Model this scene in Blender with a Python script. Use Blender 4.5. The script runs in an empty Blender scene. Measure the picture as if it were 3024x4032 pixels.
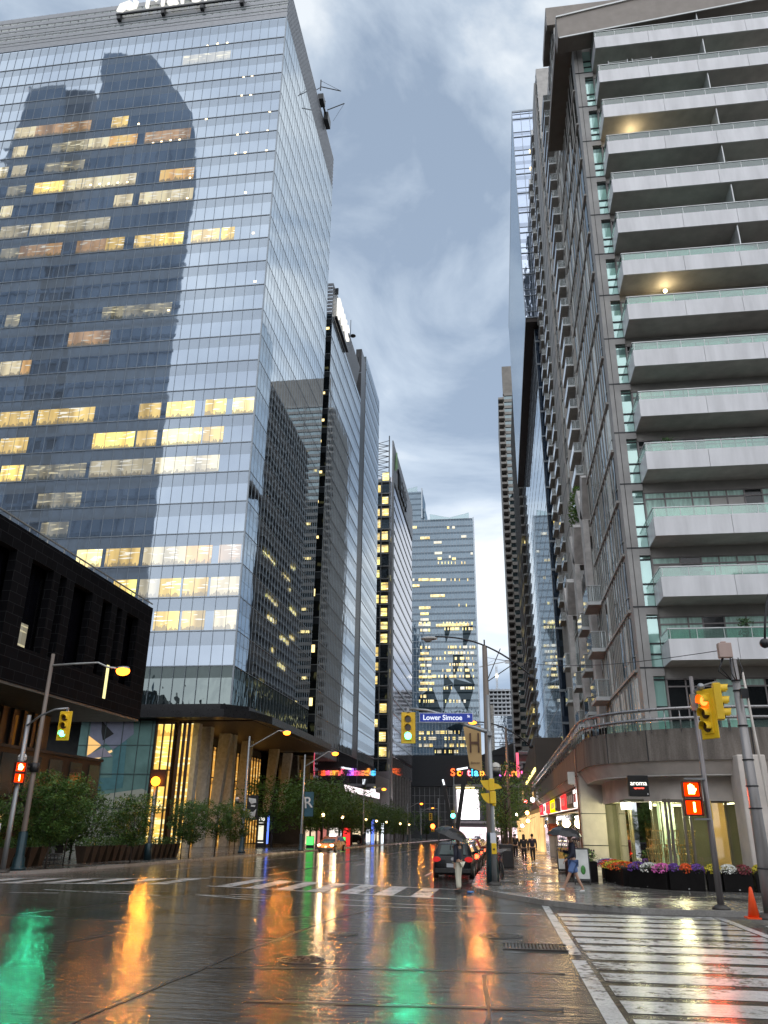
import bpy, bmesh, math, random
from mathutils import Vector, Matrix
S = bpy.context.scene
C = S.collection
PI = math.pi
rnd = random.Random(7)
# ------------------------------------------------------------------ camera
CH = 1.8
yaw, pitch, roll = .1425, .377, .0119
cy_, sy_ = math.cos(yaw), math.sin(yaw)
fw = Vector((-sy_*math.cos(pitch), cy_*math.cos(pitch), math.sin(pitch)))
r0 = Vector((cy_, sy_, 0)); u0 = r0.cross(fw)
rr = r0*math.cos(roll)+u0*math.sin(roll); uu = -r0*math.sin(roll)+u0*math.cos(roll)
cam = bpy.data.objects.new('camera', bpy.data.cameras.new('camera')); C.objects.link(cam)
m = Matrix(((rr.x, uu.x, -fw.x, 0), (rr.y, uu.y, -fw.y, 0), (rr.z, uu.z, -fw.z, CH), (0, 0, 0, 1)))
cam.matrix_world = m
cam.data.sensor_fit = 'VERTICAL'; cam.data.sensor_height = 36; cam.data.lens = 36*3090/4032
cam.data.clip_end = 6000
S.camera = cam
# ------------------------------------------------------------------ world
W = bpy.data.worlds.new('World'); S.world = W; W.use_nodes = True
wt = W.node_tree; wn = wt.nodes; wl = wt.links
for n in list(wn): wn.remove(n)
def WN(t, **k):
    n = wn.new(t)
    for a, b in k.items(): setattr(n, a, b)
    return n
out = WN('ShaderNodeOutputWorld'); bg = WN('ShaderNodeBackground')
sky = WN('ShaderNodeTexSky', sky_type='NISHITA', sun_disc=False, sun_elevation=math.radians(12), sun_rotation=math.radians(200))
tc = WN('ShaderNodeTexCoord'); mp = WN('ShaderNodeMapping'); mp.inputs['Scale'].default_value = (1, 1, 1.7)
wl.new(tc.outputs['Generated'], mp.inputs['Vector'])
n1 = WN('ShaderNodeTexNoise'); n1.inputs['Scale'].default_value = 3.1; n1.inputs['Detail'].default_value = 9; n1.inputs['Roughness'].default_value = .56; n1.inputs['Distortion'].default_value = .5
wl.new(mp.outputs[0], n1.inputs['Vector'])
cr = WN('ShaderNodeValToRGB'); e = cr.color_ramp.elements
e[0].position = .38; e[0].color = (.27, .345, .46, 1); e[1].position = .62; e[1].color = (.72, .77, .82, 1)
x = e.new(.5); x.color = (.44, .52, .625, 1)
wl.new(n1.outputs['Fac'], cr.inputs[0])
# brighter toward the west (behind the camera), as at dusk
sx = WN('ShaderNodeSeparateXYZ'); wl.new(tc.outputs['Generated'], sx.inputs[0])
mr = WN('ShaderNodeMapRange'); mr.inputs[1].default_value = -.9; mr.inputs[2].default_value = .7; mr.inputs[3].default_value = 1.08; mr.inputs[4].default_value = 1.0
wl.new(sx.outputs['Y'], mr.inputs[0])
mz = WN('ShaderNodeMapRange'); mz.inputs[1].default_value = 0; mz.inputs[2].default_value = .9; mz.inputs[3].default_value = 1.22; mz.inputs[4].default_value = .9
wl.new(sx.outputs['Z'], mz.inputs[0])
mm = WN('ShaderNodeMath', operation='MULTIPLY'); wl.new(mr.outputs[0], mm.inputs[0]); wl.new(mz.outputs[0], mm.inputs[1])
vm = WN('ShaderNodeVectorMath', operation='SCALE'); wl.new(cr.outputs[0], vm.inputs[0]); wl.new(mm.outputs[0], vm.inputs['Scale'])
sc = WN('ShaderNodeVectorMath', operation='SCALE'); wl.new(sky.outputs[0], sc.inputs[0]); sc.inputs['Scale'].default_value = .004
ad = WN('ShaderNodeVectorMath', operation='ADD'); wl.new(vm.outputs[0], ad.inputs[0]); wl.new(sc.outputs[0], ad.inputs[1])
wl.new(ad.outputs[0], bg.inputs['Color']); bg.inputs['Strength'].default_value = .83
wl.new(bg.outputs[0], out.inputs[0])
sd = bpy.data.lights.new('sun', 'SUN'); sd.energy = 1.7; sd.angle = math.radians(130); sd.color = (1, .95, .9)
so = bpy.data.objects.new('sun', sd); C.objects.link(so)
so.rotation_euler = Vector((-.35, .8, -.62)).to_track_quat('-Z', 'Y').to_euler()
S.view_settings.view_transform = 'Standard'; S.view_settings.look = 'None'; S.view_settings.exposure = .62; S.view_settings.gamma = 1
S.render.engine = 'CYCLES'
S.cycles.max_bounces = 6; S.cycles.glossy_bounces = 4; S.cycles.transparent_max_bounces = 10; S.cycles.sample_clamp_indirect = 6; S.cycles.caustics_reflective = False; S.cycles.caustics_refractive = False

def gz(y): return -.012*max(-50., min(700., y))

# ------------------------------------------------------------------ materials
MATS = {}
def newmat(name):
    mt = bpy.data.materials.new(name); mt.use_nodes = True; t = mt.node_tree
    for n in list(t.nodes): t.nodes.remove(n)
    o = t.nodes.new('ShaderNodeOutputMaterial'); return mt, t, o
class NT:
    def __init__(s, t): s.t = t
    def n(s, ty, **k):
        nd = s.t.nodes.new(ty)
        for a, b in k.items():
            if a.startswith('i_'): nd.inputs[a[2:].replace('_', ' ')].default_value = b
            else: setattr(nd, a, b)
        return nd
    def l(s, a, b): s.t.links.new(a, b)
    def math(s, op, a, b=None, c=None):
        nd = s.t.nodes.new('ShaderNodeMath'); nd.operation = op
        for i, v in enumerate((a, b, c)):
            if v is None: continue
            if isinstance(v, (int, float)): nd.inputs[i].default_value = v
            else: s.l(v, nd.inputs[i])
        return nd.outputs[0]
    def mix(s, f, a, b):
        nd = s.t.nodes.new('ShaderNodeMix'); nd.data_type = 'RGBA'
        for i, v in ((0, f), (6, a), (7, b)):
            if isinstance(v, (int, float, tuple)): nd.inputs[i].default_value = v if not isinstance(v, tuple) else (*v, 1) if len(v) == 3 else v
            else: s.l(v, nd.inputs[i])
        return nd.outputs[2]
def pos(nt, scale=(1, 1, 1)):
    g = nt.n('ShaderNodeNewGeometry'); mpn = nt.n('ShaderNodeMapping'); mpn.inputs['Scale'].default_value = scale
    nt.l(g.outputs['Position'], mpn.inputs['Vector']); return mpn.outputs[0]
def ocoord(nt, scale=(1, 1, 1)):
    g = nt.n('ShaderNodeTexCoord'); mpn = nt.n('ShaderNodeMapping'); mpn.inputs['Scale'].default_value = scale
    nt.l(g.outputs['Object'], mpn.inputs['Vector']); return mpn.outputs[0]
def noise(nt, vec, sc, det=4, ro=.55, dist=0):
    n = nt.n('ShaderNodeTexNoise'); n.inputs['Scale'].default_value = sc; n.inputs['Detail'].default_value = det; n.inputs['Roughness'].default_value = ro; n.inputs['Distortion'].default_value = dist
    nt.l(vec, n.inputs['Vector']); return n.outputs['Fac']
def ramp(nt, f, stops):
    r = nt.n('ShaderNodeValToRGB'); el = r.color_ramp.elements
    el[0].position, el[0].color = stops[0][0], (*stops[0][1], 1); el[1].position, el[1].color = stops[-1][0], (*stops[-1][1], 1)
    for p, c in stops[1:-1]:
        q = el.new(p); q.color = (*c, 1)
    nt.l(f, r.inputs[0]); return r.outputs[0]
def g3(v): return (v, v, v)
def plain(name, col, rough=.6, metal=0, var=.25, scale=1.5, bump=0, spec=.5, streak=False, coat=0):
    if name in MATS: return MATS[name]
    mt, t, o = newmat(name); nt = NT(t)
    b = nt.n('ShaderNodeBsdfPrincipled'); nt.l(b.outputs[0], o.inputs[0])
    v = pos(nt, (1, 1, .18) if streak else (1, 1, 1))
    f = noise(nt, v, scale, 5)
    d = tuple(c*(1-var) for c in col); li = tuple(min(1, c*(1+var)) for c in col)
    nt.l(ramp(nt, f, [(.3, d), (.7, li)]), b.inputs['Base Color'])
    nt.l(nt.math('ADD', nt.math('MULTIPLY', noise(nt, v, scale*3), .25), rough-.12), b.inputs['Roughness'])
    b.inputs['Metallic'].default_value = metal; b.inputs['Specular IOR Level'].default_value = spec; b.inputs['Coat Weight'].default_value = coat
    if bump:
        bp = nt.n('ShaderNodeBump'); bp.inputs['Strength'].default_value = bump; bp.inputs['Distance'].default_value = .02
        nt.l(noise(nt, v, scale*14, 3), bp.inputs['Height']); nt.l(bp.outputs[0], b.inputs['Normal'])
    MATS[name] = mt; return mt
def emis(name, col, st, var=0, scale=2):
    if name in MATS: return MATS[name]
    mt, t, o = newmat(name); nt = NT(t)
    em = nt.n('ShaderNodeEmission'); em.inputs[0].default_value = (*col, 1); em.inputs[1].default_value = st
    if var:
        f = noise(nt, pos(nt), scale, 3); nt.l(nt.math('MULTIPLY', nt.math('ADD', nt.math('MULTIPLY', nt.math('SUBTRACT', f, .5), var*2), 1), st), em.inputs[1])
    nt.l(em.outputs[0], o.inputs[0]); MATS[name] = mt; return mt
def wet(name, dark, light, rlo, rhi, axis_stretch=1, bump=.25, joint=None, grain=90, puddle=.5, wear=None, rip=1.6):
    mt, t, o = newmat(name); nt = NT(t)
    b = nt.n('ShaderNodeBsdfPrincipled'); nt.l(b.outputs[0], o.inputs[0])
    v = pos(nt)
    big = noise(nt, v, .35, 6, .6, .4); fine = noise(nt, v, grain, 2, .6); mid = noise(nt, v, 5, 5)
    col = nt.mix(ramp(nt, nt.math('ADD', nt.math('ADD', nt.math('MULTIPLY', big, .4), nt.math('MULTIPLY', fine, .2)), nt.math('MULTIPLY', noise(nt, v, 30, 3, .7), .4)), [(.38, g3(0)), (.62, g3(1))]), dark, light)
    if joint:
        sp = nt.n('ShaderNodeSeparateXYZ'); nt.l(v, sp.inputs[0])
        jx = nt.math('LESS_THAN', nt.math('FRACT', nt.math('DIVIDE', sp.outputs[0], joint)), .02)
        jy = nt.math('LESS_THAN', nt.math('FRACT', nt.math('DIVIDE', sp.outputs[1], joint)), .02)
        col = nt.mix(nt.math('MULTIPLY', nt.math('MAXIMUM', jx, jy), .7), col, tuple(c*.4 for c in dark))
    if wear:
        wn_ = nt.math('ADD', nt.math('MULTIPLY', noise(nt, v, 7, 6, .7), .6), nt.math('MULTIPLY', noise(nt, v, 1.1, 3, .5), .4))
        col = nt.mix(ramp(nt, wn_, [(.40, g3(1)), (.47, g3(0))]), col, wear)
    nt.l(col, b.inputs['Base Color'])
    pud = ramp(nt, nt.math('ADD', nt.math('MULTIPLY', big, .7), nt.math('MULTIPLY', mid, .3)), [(puddle-.06, g3(0)), (puddle+.1, g3(1))])
    nt.l(nt.math('ADD', nt.math('MULTIPLY', pud, rhi-rlo), rlo), b.inputs['Roughness'])
    b.inputs['Specular IOR Level'].default_value = .55; b.inputs['IOR'].default_value = 1.38
    bp = nt.n('ShaderNodeBump'); bp.inputs['Distance'].default_value = .012
    nt.l(nt.math('MULTIPLY', nt.math('ADD', nt.math('MULTIPLY', pud, .6), .4), bump), bp.inputs['Strength'])
    nt.l(nt.math('ADD', nt.math('ADD', nt.math('MULTIPLY', fine, .5), nt.math('MULTIPLY', noise(nt, v, 34, 3), .6)), nt.math('ADD', nt.math('MULTIPLY', noise(nt, pos(nt, (.14, 1, 1)), 6, 2, .5), rip), nt.math('MULTIPLY', noise(nt, pos(nt, (.25, 1, 1)), 15, 2, .6), rip*.55))), bp.inputs['Height']); nt.l(bp.outputs[0], b.inputs['Normal'])
    MATS[name] = mt; return mt
def glassy(name, base, tint, refl, floor_h=4.14, z0=18.6, band=.45, bandcol=None, wob=.03, rough=.02, wscale=.6, dashed=None, var=.3):
    """opaque curtain wall: interior colour seen through + coated reflection that wavers pane by pane"""
    if name in MATS: return MATS[name]
    mt, t, o = newmat(name); nt = NT(t); v = pos(nt)
    sp = nt.n('ShaderNodeSeparateXYZ'); nt.l(v, sp.inputs[0])
    fz = nt.math('FRACT', nt.math('DIVIDE', nt.math('SUBTRACT', sp.outputs[2], z0), floor_h))
    bf = nt.math('GREATER_THAN', fz, 1-band)
    c = nt.n('ShaderNodeTexNoise'); c.inputs['Scale'].default_value = .22; c.inputs['Detail'].default_value = 3; nt.l(v, c.inputs['Vector'])
    basec = ramp(nt, c.outputs['Fac'], [(.35, tuple(x*(1-var) for x in base)), (.65, tuple(x*(1+var) for x in base))])
    basec = nt.mix(bf, basec, bandcol or tuple(x*1.8 for x in base))
    di = nt.n('ShaderNodeBsdfDiffuse'); nt.l(basec, di.inputs[0])
    gl = nt.n('ShaderNodeBsdfGlossy'); gl.inputs['Roughness'].default_value = rough; gl.inputs[0].default_value = (*tint, 1)
    bp = nt.n('ShaderNodeBump'); bp.inputs['Strength'].default_value = 1; bp.inputs['Distance'].default_value = wob
    nt.l(noise(nt, pos(nt, (1, 1, .55)), wscale, 2, .5), bp.inputs['Height']); nt.l(bp.outputs[0], gl.inputs['Normal'])
    fr = nt.n('ShaderNodeLayerWeight'); fr.inputs[0].default_value = .35
    fac = nt.math('MINIMUM', nt.math('ADD', nt.math('MULTIPLY', fr.outputs['Fresnel'], 1-refl), nt.math('SUBTRACT', refl, nt.math('MULTIPLY', bf, .22))), .97)
    mx = nt.n('ShaderNodeMixShader'); nt.l(fac, mx.inputs[0]); nt.l(di.outputs[0], mx.inputs[1]); nt.l(gl.outputs[0], mx.inputs[2]); nt.l(mx.outputs[0], o.inputs[0])
    MATS[name] = mt; return mt
def litroom(name, col, st, refl=.25, ceil=(1, .95, .8), dark=(.25, .2, .12), z0=18.6, fh=4.14):
    """a lit room seen behind office glass: warm walls, bright ceiling fittings, dark desks low down"""
    mt, t, o = newmat(name); nt = NT(t)
    v = pos(nt, (1, 1, 1)); 
    sp = nt.n('ShaderNodeSeparateXYZ'); nt.l(v, sp.inputs[0])
    fz = nt.math('FRACT', nt.math('DIVIDE', nt.math('SUBTRACT', sp.outputs[2], z0), fh))
    f = noise(nt, pos(nt, (1, 1, .12)), .55, 2, .5)
    lamp = noise(nt, pos(nt, (.5, .5, 4)), 1.0, 1, .4)
    w = noise(nt, pos(nt, (1.6, 1.6, .5)), 1.5, 3, .6)
    c = ramp(nt, f, [(.34, tuple(a*.55 for a in col)), (.5, col), (.62, tuple(min(1, a*1.25) for a in col))])
    c = nt.mix(nt.math('MULTIPLY', nt.math('GREATER_THAN', lamp, .6), nt.math('GREATER_THAN', fz, .22)), c, ceil)
    desk = nt.math('LESS_THAN', fz, nt.math('MULTIPLY', nt.math('SUBTRACT', w, .28), .55))
    c = nt.mix(nt.math('MULTIPLY', desk, .8), c, dark)
    em = nt.n('ShaderNodeEmission'); nt.l(c, em.inputs[0]); em.inputs[1].default_value = st
    gl = nt.n('ShaderNodeBsdfGlossy'); gl.inputs['Roughness'].default_value = .03; gl.inputs[0].default_value = (.7, .75, .8, 1)
    mx = nt.n('ShaderNodeMixShader'); mx.inputs[0].default_value = refl; nt.l(em.outputs[0], mx.inputs[1]); nt.l(gl.outputs[0], mx.inputs[2]); nt.l(mx.outputs[0], o.inputs[0])
    MATS[name] = mt; return mt
def clearglass(name, tint=(.75, .9, .86), alpha=.35, diff=.25):
    if name in MATS: return MATS[name]
    mt, t, o = newmat(name); nt = NT(t)
    tr = nt.n('ShaderNodeBsdfTransparent'); tr.inputs[0].default_value = (*tint, 1)
    di = nt.n('ShaderNodeBsdfDiffuse'); di.inputs[0].default_value = (*[c*.6 for c in tint], 1)
    gl = nt.n('ShaderNodeBsdfGlossy'); gl.inputs['Roughness'].default_value = .03
    a = nt.n('ShaderNodeMixShader'); a.inputs[0].default_value = diff; nt.l(tr.outputs[0], a.inputs[1]); nt.l(di.outputs[0], a.inputs[2])
    fr = nt.n('ShaderNodeFresnel'); fr.inputs[0].default_value = 1.5
    b = nt.n('ShaderNodeMixShader'); nt.l(nt.math('ADD', fr.outputs[0], alpha*.4), b.inputs[0]); nt.l(a.outputs[0], b.inputs[1]); nt.l(gl.outputs[0], b.inputs[2]); nt.l(b.outputs[0], o.inputs[0])
    MATS[name] = mt; return mt

# ------------------------------------------------------------------ mesh builder
class MB:
    def __init__(s): s.v = []; s.f = []; s.m = []; s.sm = []; s.cm = 0; s.smooth = False
    def mat(s, i): s.cm = i; return s
    def face(s, pts):
        b = len(s.v); s.v += [tuple(p) for p in pts]; s.f.append(tuple(range(b, b+len(pts)))); s.m.append(s.cm); s.sm.append(s.smooth); return s
    def faces(s, vs, fs):
        b = len(s.v); s.v += [tuple(p) for p in vs]
        for f in fs: s.f.append(tuple(b+i for i in f)); s.m.append(s.cm); s.sm.append(s.smooth)
        return s
    def box(s, x0, y0, z0, x1, y1, z1):
        return s.faces([(x0, y0, z0), (x1, y0, z0), (x1, y1, z0), (x0, y1, z0), (x0, y0, z1), (x1, y0, z1), (x1, y1, z1), (x0, y1, z1)],
                       [(0, 3, 2, 1), (4, 5, 6, 7), (0, 1, 5, 4), (1, 2, 6, 5), (2, 3, 7, 6), (3, 0, 4, 7)])
    def hexa(s, lo, hi):      # lo, hi: 4 points each, ccw
        return s.faces(list(lo)+list(hi), [(0, 3, 2, 1), (4, 5, 6, 7), (0, 1, 5, 4), (1, 2, 6, 5), (2, 3, 7, 6), (3, 0, 4, 7)])
    def bar(s, a, b, w, h=None):
        h = h or w; a = Vector(a); b = Vector(b); d = (b-a).normalized(); up = Vector((0, 0, 1)) if abs(d.z) < .95 else Vector((0, 1, 0))
        r = d.cross(up).normalized()*w/2; u = r.cross(d).normalized()*h/2
        return s.hexa([a-r-u, a+r-u, b+r-u, b-r-u], [a-r+u, a+r+u, b+r+u, b-r+u])
    def tube(s, pts, rad, n=10, cap=True):
        pts = [Vector(p) for p in pts]; k = len(pts)
        rad = [rad]*k if isinstance(rad, (int, float)) else list(rad)
        b = len(s.v); prev = None
        for i, p in enumerate(pts):
            d = (pts[min(i+1, k-1)]-pts[max(i-1, 0)]).normalized()
            if prev is None: r = d.orthogonal().normalized()
            else: r = (prev-d*prev.dot(d)).normalized()
            prev = r; u = d.cross(r)
            for j in range(n):
                a = 2*PI*j/n; q = p+(r*math.cos(a)+u*math.sin(a))*rad[i]; s.v.append(tuple(q))
        for i in range(k-1):
            for j in range(n):
                s.f.append((b+i*n+j, b+i*n+(j+1) % n, b+(i+1)*n+(j+1) % n, b+(i+1)*n+j)); s.m.append(s.cm); s.sm.append(True)
        if cap:
            s.f.append(tuple(b+j for j in reversed(range(n)))); s.f.append(tuple(b+(k-1)*n+j for j in range(n))); s.m += [s.cm]*2; s.sm += [False]*2
        return s
    def sphere(s, c, r, nu=14, nv=9, sc=(1, 1, 1), zmin=-1):
        b = len(s.v)
        for i in range(nv+1):
            th = PI*i/nv
            for j in range(nu):
                ph = 2*PI*j/nu; z = max(zmin, math.cos(th)); q = math.sin(th)
                s.v.append((c[0]+r*sc[0]*q*math.cos(ph), c[1]+r*sc[1]*q*math.sin(ph), c[2]+r*sc[2]*z))
        for i in range(nv):
            for j in range(nu):
                s.f.append((b+i*nu+j, b+(i+1)*nu+j, b+(i+1)*nu+(j+1) % nu, b+i*nu+(j+1) % nu)); s.m.append(s.cm); s.sm.append(True)
        return s
    def prism(s, poly, z0, z1, z0f=None, z1f=None):
        n = len(poly); f0 = z0f or (lambda x, y: z0); f1 = z1f or (lambda x, y: z1)
        b = len(s.v); s.v += [(x, y, f0(x, y)) for x, y in poly]+[(x, y, f1(x, y)) for x, y in poly]
        fs = [tuple(reversed(range(n))), tuple(range(n, 2*n))]+[(i, (i+1) % n, n+(i+1) % n, n+i) for i in range(n)]
        for f in fs: s.f.append(tuple(b+i for i in f)); s.m.append(s.cm); s.sm.append(False)
        return s
    def extr(s, poly3, vec):   # extrude planar polygon
        n = len(poly3); vec = Vector(vec); p = [Vector(q) for q in poly3]
        return s.faces([*p, *[q+vec for q in p]], [tuple(reversed(range(n))), tuple(range(n, 2*n))]+[(i, (i+1) % n, n+(i+1) % n, n+i) for i in range(n)])
    def xf(s, M, start=0):
        for i in range(start, len(s.v)): s.v[i] = tuple(M @ Vector(s.v[i]))
        return s
    def build(s, name, mats, parent=None, bevel=0, sub=0):
        off = Vector(rootloc(parent)) if parent else Vector((0, 0, 0))
        me = bpy.data.meshes.new(name); me.from_pydata([tuple(Vector(v)-off) for v in s.v], [], s.f)
        if not isinstance(mats, (list, tuple)): mats = [mats]
        for mt in mats: me.materials.append(mt)
        me.polygons.foreach_set('material_index', s.m); me.polygons.foreach_set('use_smooth', s.sm); me.update()
        bm = bmesh.new(); bm.from_mesh(me); bmesh.ops.recalc_face_normals(bm, faces=bm.faces); bm.to_mesh(me); bm.free()
        o = bpy.data.objects.new(name, me); C.objects.link(o)
        if parent: o.parent = parent
        if bevel:
            bv = o.modifiers.new('b', 'BEVEL'); bv.width = bevel; bv.segments = 2; bv.limit_method = 'ANGLE'; bv.angle_limit = .7
        if sub:
            sb = o.modifiers.new('s', 'SUBSURF'); sb.levels = sub; sb.render_levels = sub
        return o
ROOTS = {}
def rootloc(p):
    while p.parent: p = p.parent
    return ROOTS.get(p.name, tuple(p.location))
def tag(o, label=None, cat=None, group=None, kind=None):
    if label:
        o['label'] = label
        if len(label.split()) > 16: print('LONG', len(label.split()), label)
    if cat: o['category'] = cat
    if group: o['group'] = group
    if kind: o['kind'] = kind
    return o
def thing(name, label, cat, loc=(0, 0, 0), group=None, rz=0):
    o = bpy.data.objects.new(name, None); C.objects.link(o); o.location = loc; o.empty_display_size = .3; o.rotation_euler.z = rz
    return tag(o, label, cat, group)
def dup(root, loc, rz=None, label=None, scale=None, group=None):
    r = root.copy(); C.objects.link(r); r.location = loc
    if rz is not None: r.rotation_euler.z = rz
    if label: r['label'] = label
    if label and len(label.split()) > 16: print('LONG', label)
    if group: r['group'] = group
    if scale: r.scale = scale if isinstance(scale, tuple) else (scale,)*3
    def rec(a, b):
        for ch in list(a.children):
            c = ch.copy(); C.objects.link(c); c.parent = b; rec(ch, c)
    rec(root, r); return r
def settle(root):      # remember where a world-built thing was rooted
    return root
def text_obj(txt, size, ext, mat, name, parent, origin, xdir, updir, align='LEFT', bold=0, sx=1.0, space=1.0):
    cu = bpy.data.curves.new('t', 'FONT'); cu.body = txt; cu.size = size; cu.extrude = ext; cu.align_x = align; cu.offset = bold; cu.space_character = space
    o = bpy.data.objects.new('t', cu); C.objects.link(o)
    bpy.context.view_layer.update()
    me = bpy.data.meshes.new_from_object(o.evaluated_get(bpy.context.evaluated_depsgraph_get())); bpy.data.objects.remove(o)
    xd = Vector(xdir).normalized(); ud = Vector(updir).normalized(); nd = xd.cross(ud); og = Vector(origin)-(Vector(rootloc(parent)) if parent else Vector((0, 0, 0)))
    for v in me.vertices: v.co = og+xd*(v.co.x*sx)+ud*v.co.y+nd*v.co.z
    me.materials.clear(); me.materials.append(mat); me.name = name
    ob = bpy.data.objects.new(name, me); C.objects.link(ob)
    if parent: ob.parent = parent
    return ob
def point(name, loc, e, col, r=.15, parent=None):
    l = bpy.data.lights.new(name, 'POINT'); l.energy = e; l.color = col; l.shadow_soft_size = r
    o = bpy.data.objects.new(name, l); C.objects.link(o); o.location = Vector(loc)-(Vector(rootloc(parent)) if parent else Vector((0, 0, 0)))
    if parent: o.parent = parent
    return o
def spot(name, loc, e, col, d, r=.13, cone=95):
    l = bpy.data.lights.new(name, 'SPOT'); l.energy = e; l.color = col; l.shadow_soft_size = r; l.spot_size = math.radians(cone); l.spot_blend = .6
    o = bpy.data.objects.new(name, l); C.objects.link(o); o.location = loc; o.rotation_euler = Vector(d).to_track_quat('-Z', 'Y').to_euler(); return o
S.cycles.use_denoising = True
# ================================================================== SETTING
ASPH = wet('wet_asphalt', (.014, .013, .012), (.085, .078, .070), .035, .095, bump=.26, puddle=.42, rip=6)
WALK = wet('wet_concrete', (.07, .068, .062), (.2, .19, .175), .05, .30, bump=.3, joint=1.6, puddle=.46, grain=60)
KERB = wet('kerb_stone', (.2, .19, .18), (.36, .35, .33), .1, .35, bump=.3, puddle=.45)
PAINT = wet('road_paint', (.40, .40, .39), (.72, .72, .70), .08, .26, bump=.3, puddle=.42, grain=70, wear=(.10, .095, .09))
mb = MB()
ys = [-1500, -50, 700, 3000]
for a, b in zip(ys, ys[1:]): mb.face([(-2500, a, gz(a)-.02), (2500, a, gz(a)-.02), (2500, b, gz(b)-.02), (-2500, b, gz(b)-.02)])
tag(mb.build('ground', plain('ground', (.06, .06, .055))), kind='structure')
mb = MB(); mb.face([(-160, -45, gz(-45)), (160, -45, gz(-45)), (160, 690, gz(690)), (-160, 690, gz(690))])
tag(mb.build('road', ASPH), kind='structure')
def arc(cx, cy, r, a0, a1, n=8): return [(cx+r*math.cos(math.radians(a0+(a1-a0)*i/n)), cy+r*math.sin(math.radians(a0+(a1-a0)*i/n))) for i in range(n+1)]
def slab(name, line, back, mat=None):
    # line: kerb polyline; back: closing points
    inner = []
    for i, p in enumerate(line):
        a = Vector(line[max(0, i-1)]); b = Vector(line[min(len(line)-1, i+1)]); d = (b-a).normalized(); n = Vector((-d.y, d.x))
        inner.append((p[0]+n.x*.2, p[1]+n.y*.2))
    k = MB(); w = MB()
    for i in range(len(line)-1):
        lo = [line[i], line[i+1], inner[i+1], inner[i]]
        k.hexa([(x, y, gz(y)-.01) for x, y in lo], [(x, y, gz(y)+.135) for x, y in lo])
    w.prism(inner+back, 0, 0, lambda x, y: gz(y)-.015, lambda x, y: gz(y)+.13)
    tag(w.build(name, mat or WALK), kind='structure'); tag(k.build('kerb', KERB), kind='structure')
kr = [(150, 22.6), (5.5, 22.7), (3.4, 22.85), (2.2, 23.6), (1.1, 24.9), (-.2, 27.6), (-.9, 29.6), (-1.15, 31.5), (-1.2, 36), (-1.2, 340)]
kr = [(x, y) for x, y in kr]
slab('pavement', kr[::-1], [(150, 340)])
kl = [(-19.8, 340), (-19.8, 37), (-20.0, 35), (-20.6, 33.2), (-21.8, 32.1), (-23.5, 31.6), (-150, 31.3)]
slab('pavement', kl[::-1], [(-150, 340)])
# ---- painted markings, sheets 4 mm over the road
def sheet(pts, dz=.004): return [(x, y, gz(y)+dz) for x, y in pts]
mb = MB()
mb.face(sheet([(1.0, 9.2), (1.22, 9.2), (1.22, 14.3), (1.0, 14.3)])); mb.face(sheet([(1.02, 14.9), (1.22, 14.9), (1.2, 24.5), (1.02, 24.7)]))
mb.face(sheet([(5.05, 9), (5.25, 9), (5.25, 22.4), (5.05, 22.4)]))
mb.face(sheet([(1.12, 24.5), (1.3, 24.5), (1.3, 24.55), (1.12, 24.55)]))
y = 8.65
while y < 22.3:
    mb.face(sheet([(1.3, y-.36), (5.0, y-.36), (5.0, y+.36), (1.3, y+.36)])); y += 1.03
mb.face(sheet([(5.7, 20.2), (12, 20.2), (12, 20.9), (5.7, 20.9)]))
tag(mb.build('crosswalk_marking', PAINT), kind='structure')
mb = MB()
def seg(x0, y0, x1, y1, w=.15):
    d = Vector((x1-x0, y1-y0)).normalized(); n = Vector((-d.y, d.x))*w/2
    mb.face(sheet([(x0-n.x, y0-n.y), (x1-n.x, y1-n.y), (x1+n.x, y1+n.y), (x0+n.x, y0+n.y)]))
seg(-19.6, 28.0, -11.5, 30.3, .2); seg(-19.8, 31.2, -12, 34.3, .2); seg(-10.4, 29.6, -1.4, 26.3, .2); seg(-10.6, 34.6, -.9, 30.4, .2)
x = -19.0
while x < -12.2:
    a = 28.0+(x+19.6)*.284; b = 31.2+(x+19.8)*.397
    mb.face(sheet([(x, a+.14), (x+.62, a+.3), (x+.62, b-.1), (x, b-.3)])); x += 1.24
x = -10.1
while x < -1.9:
    a = 29.6-(x+10.4)*.367; b = 34.6-(x+10.6)*.433
    mb.face(sheet([(x, a+.12), (x+.62, a-.1), (x+.62, b-.4), (x, b-.15)])); x += 1.2
tag(mb.build('crosswalk_marking', PAINT), kind='structure')
mb = MB()
for q in [(-14.9, 24.6, -13.4, 24.8), (-14.6, 26.1, -10.2, 24.9), (-13.6, 25.6, -10.1, 26.6), (-9.3, 25.5, -6.7, 23.9), (-8.4, 26.0, -6.4, 25.8), (-9.3, 25.5, -6.9, 25.0), (-5, 23.4, -3.2, 23.0), (-4.8, 25.1, -3.4, 24.7), (-3.3, 24.05, -.3, 23.7), (-1.9, 22.2, .95, 22.0), (-3.2, 23.0, -.5, 22.6)]: seg(*q, .11)
for yy in range(44, 200, 9): seg(-12.6, yy, -12.6, yy+3, .13)
seg(-16.2, 40, -16.2, 200, .1)
for yy in range(42, 200, 9): seg(-8.8, yy, -8.8, yy+3, .13)
seg(-3.6, 40, -3.6, 200, .1)
seg(-12.4, 35.4, -9.2, 35.4, .3)
tag(mb.build('lane_marking', PAINT), kind='structure')
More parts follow.
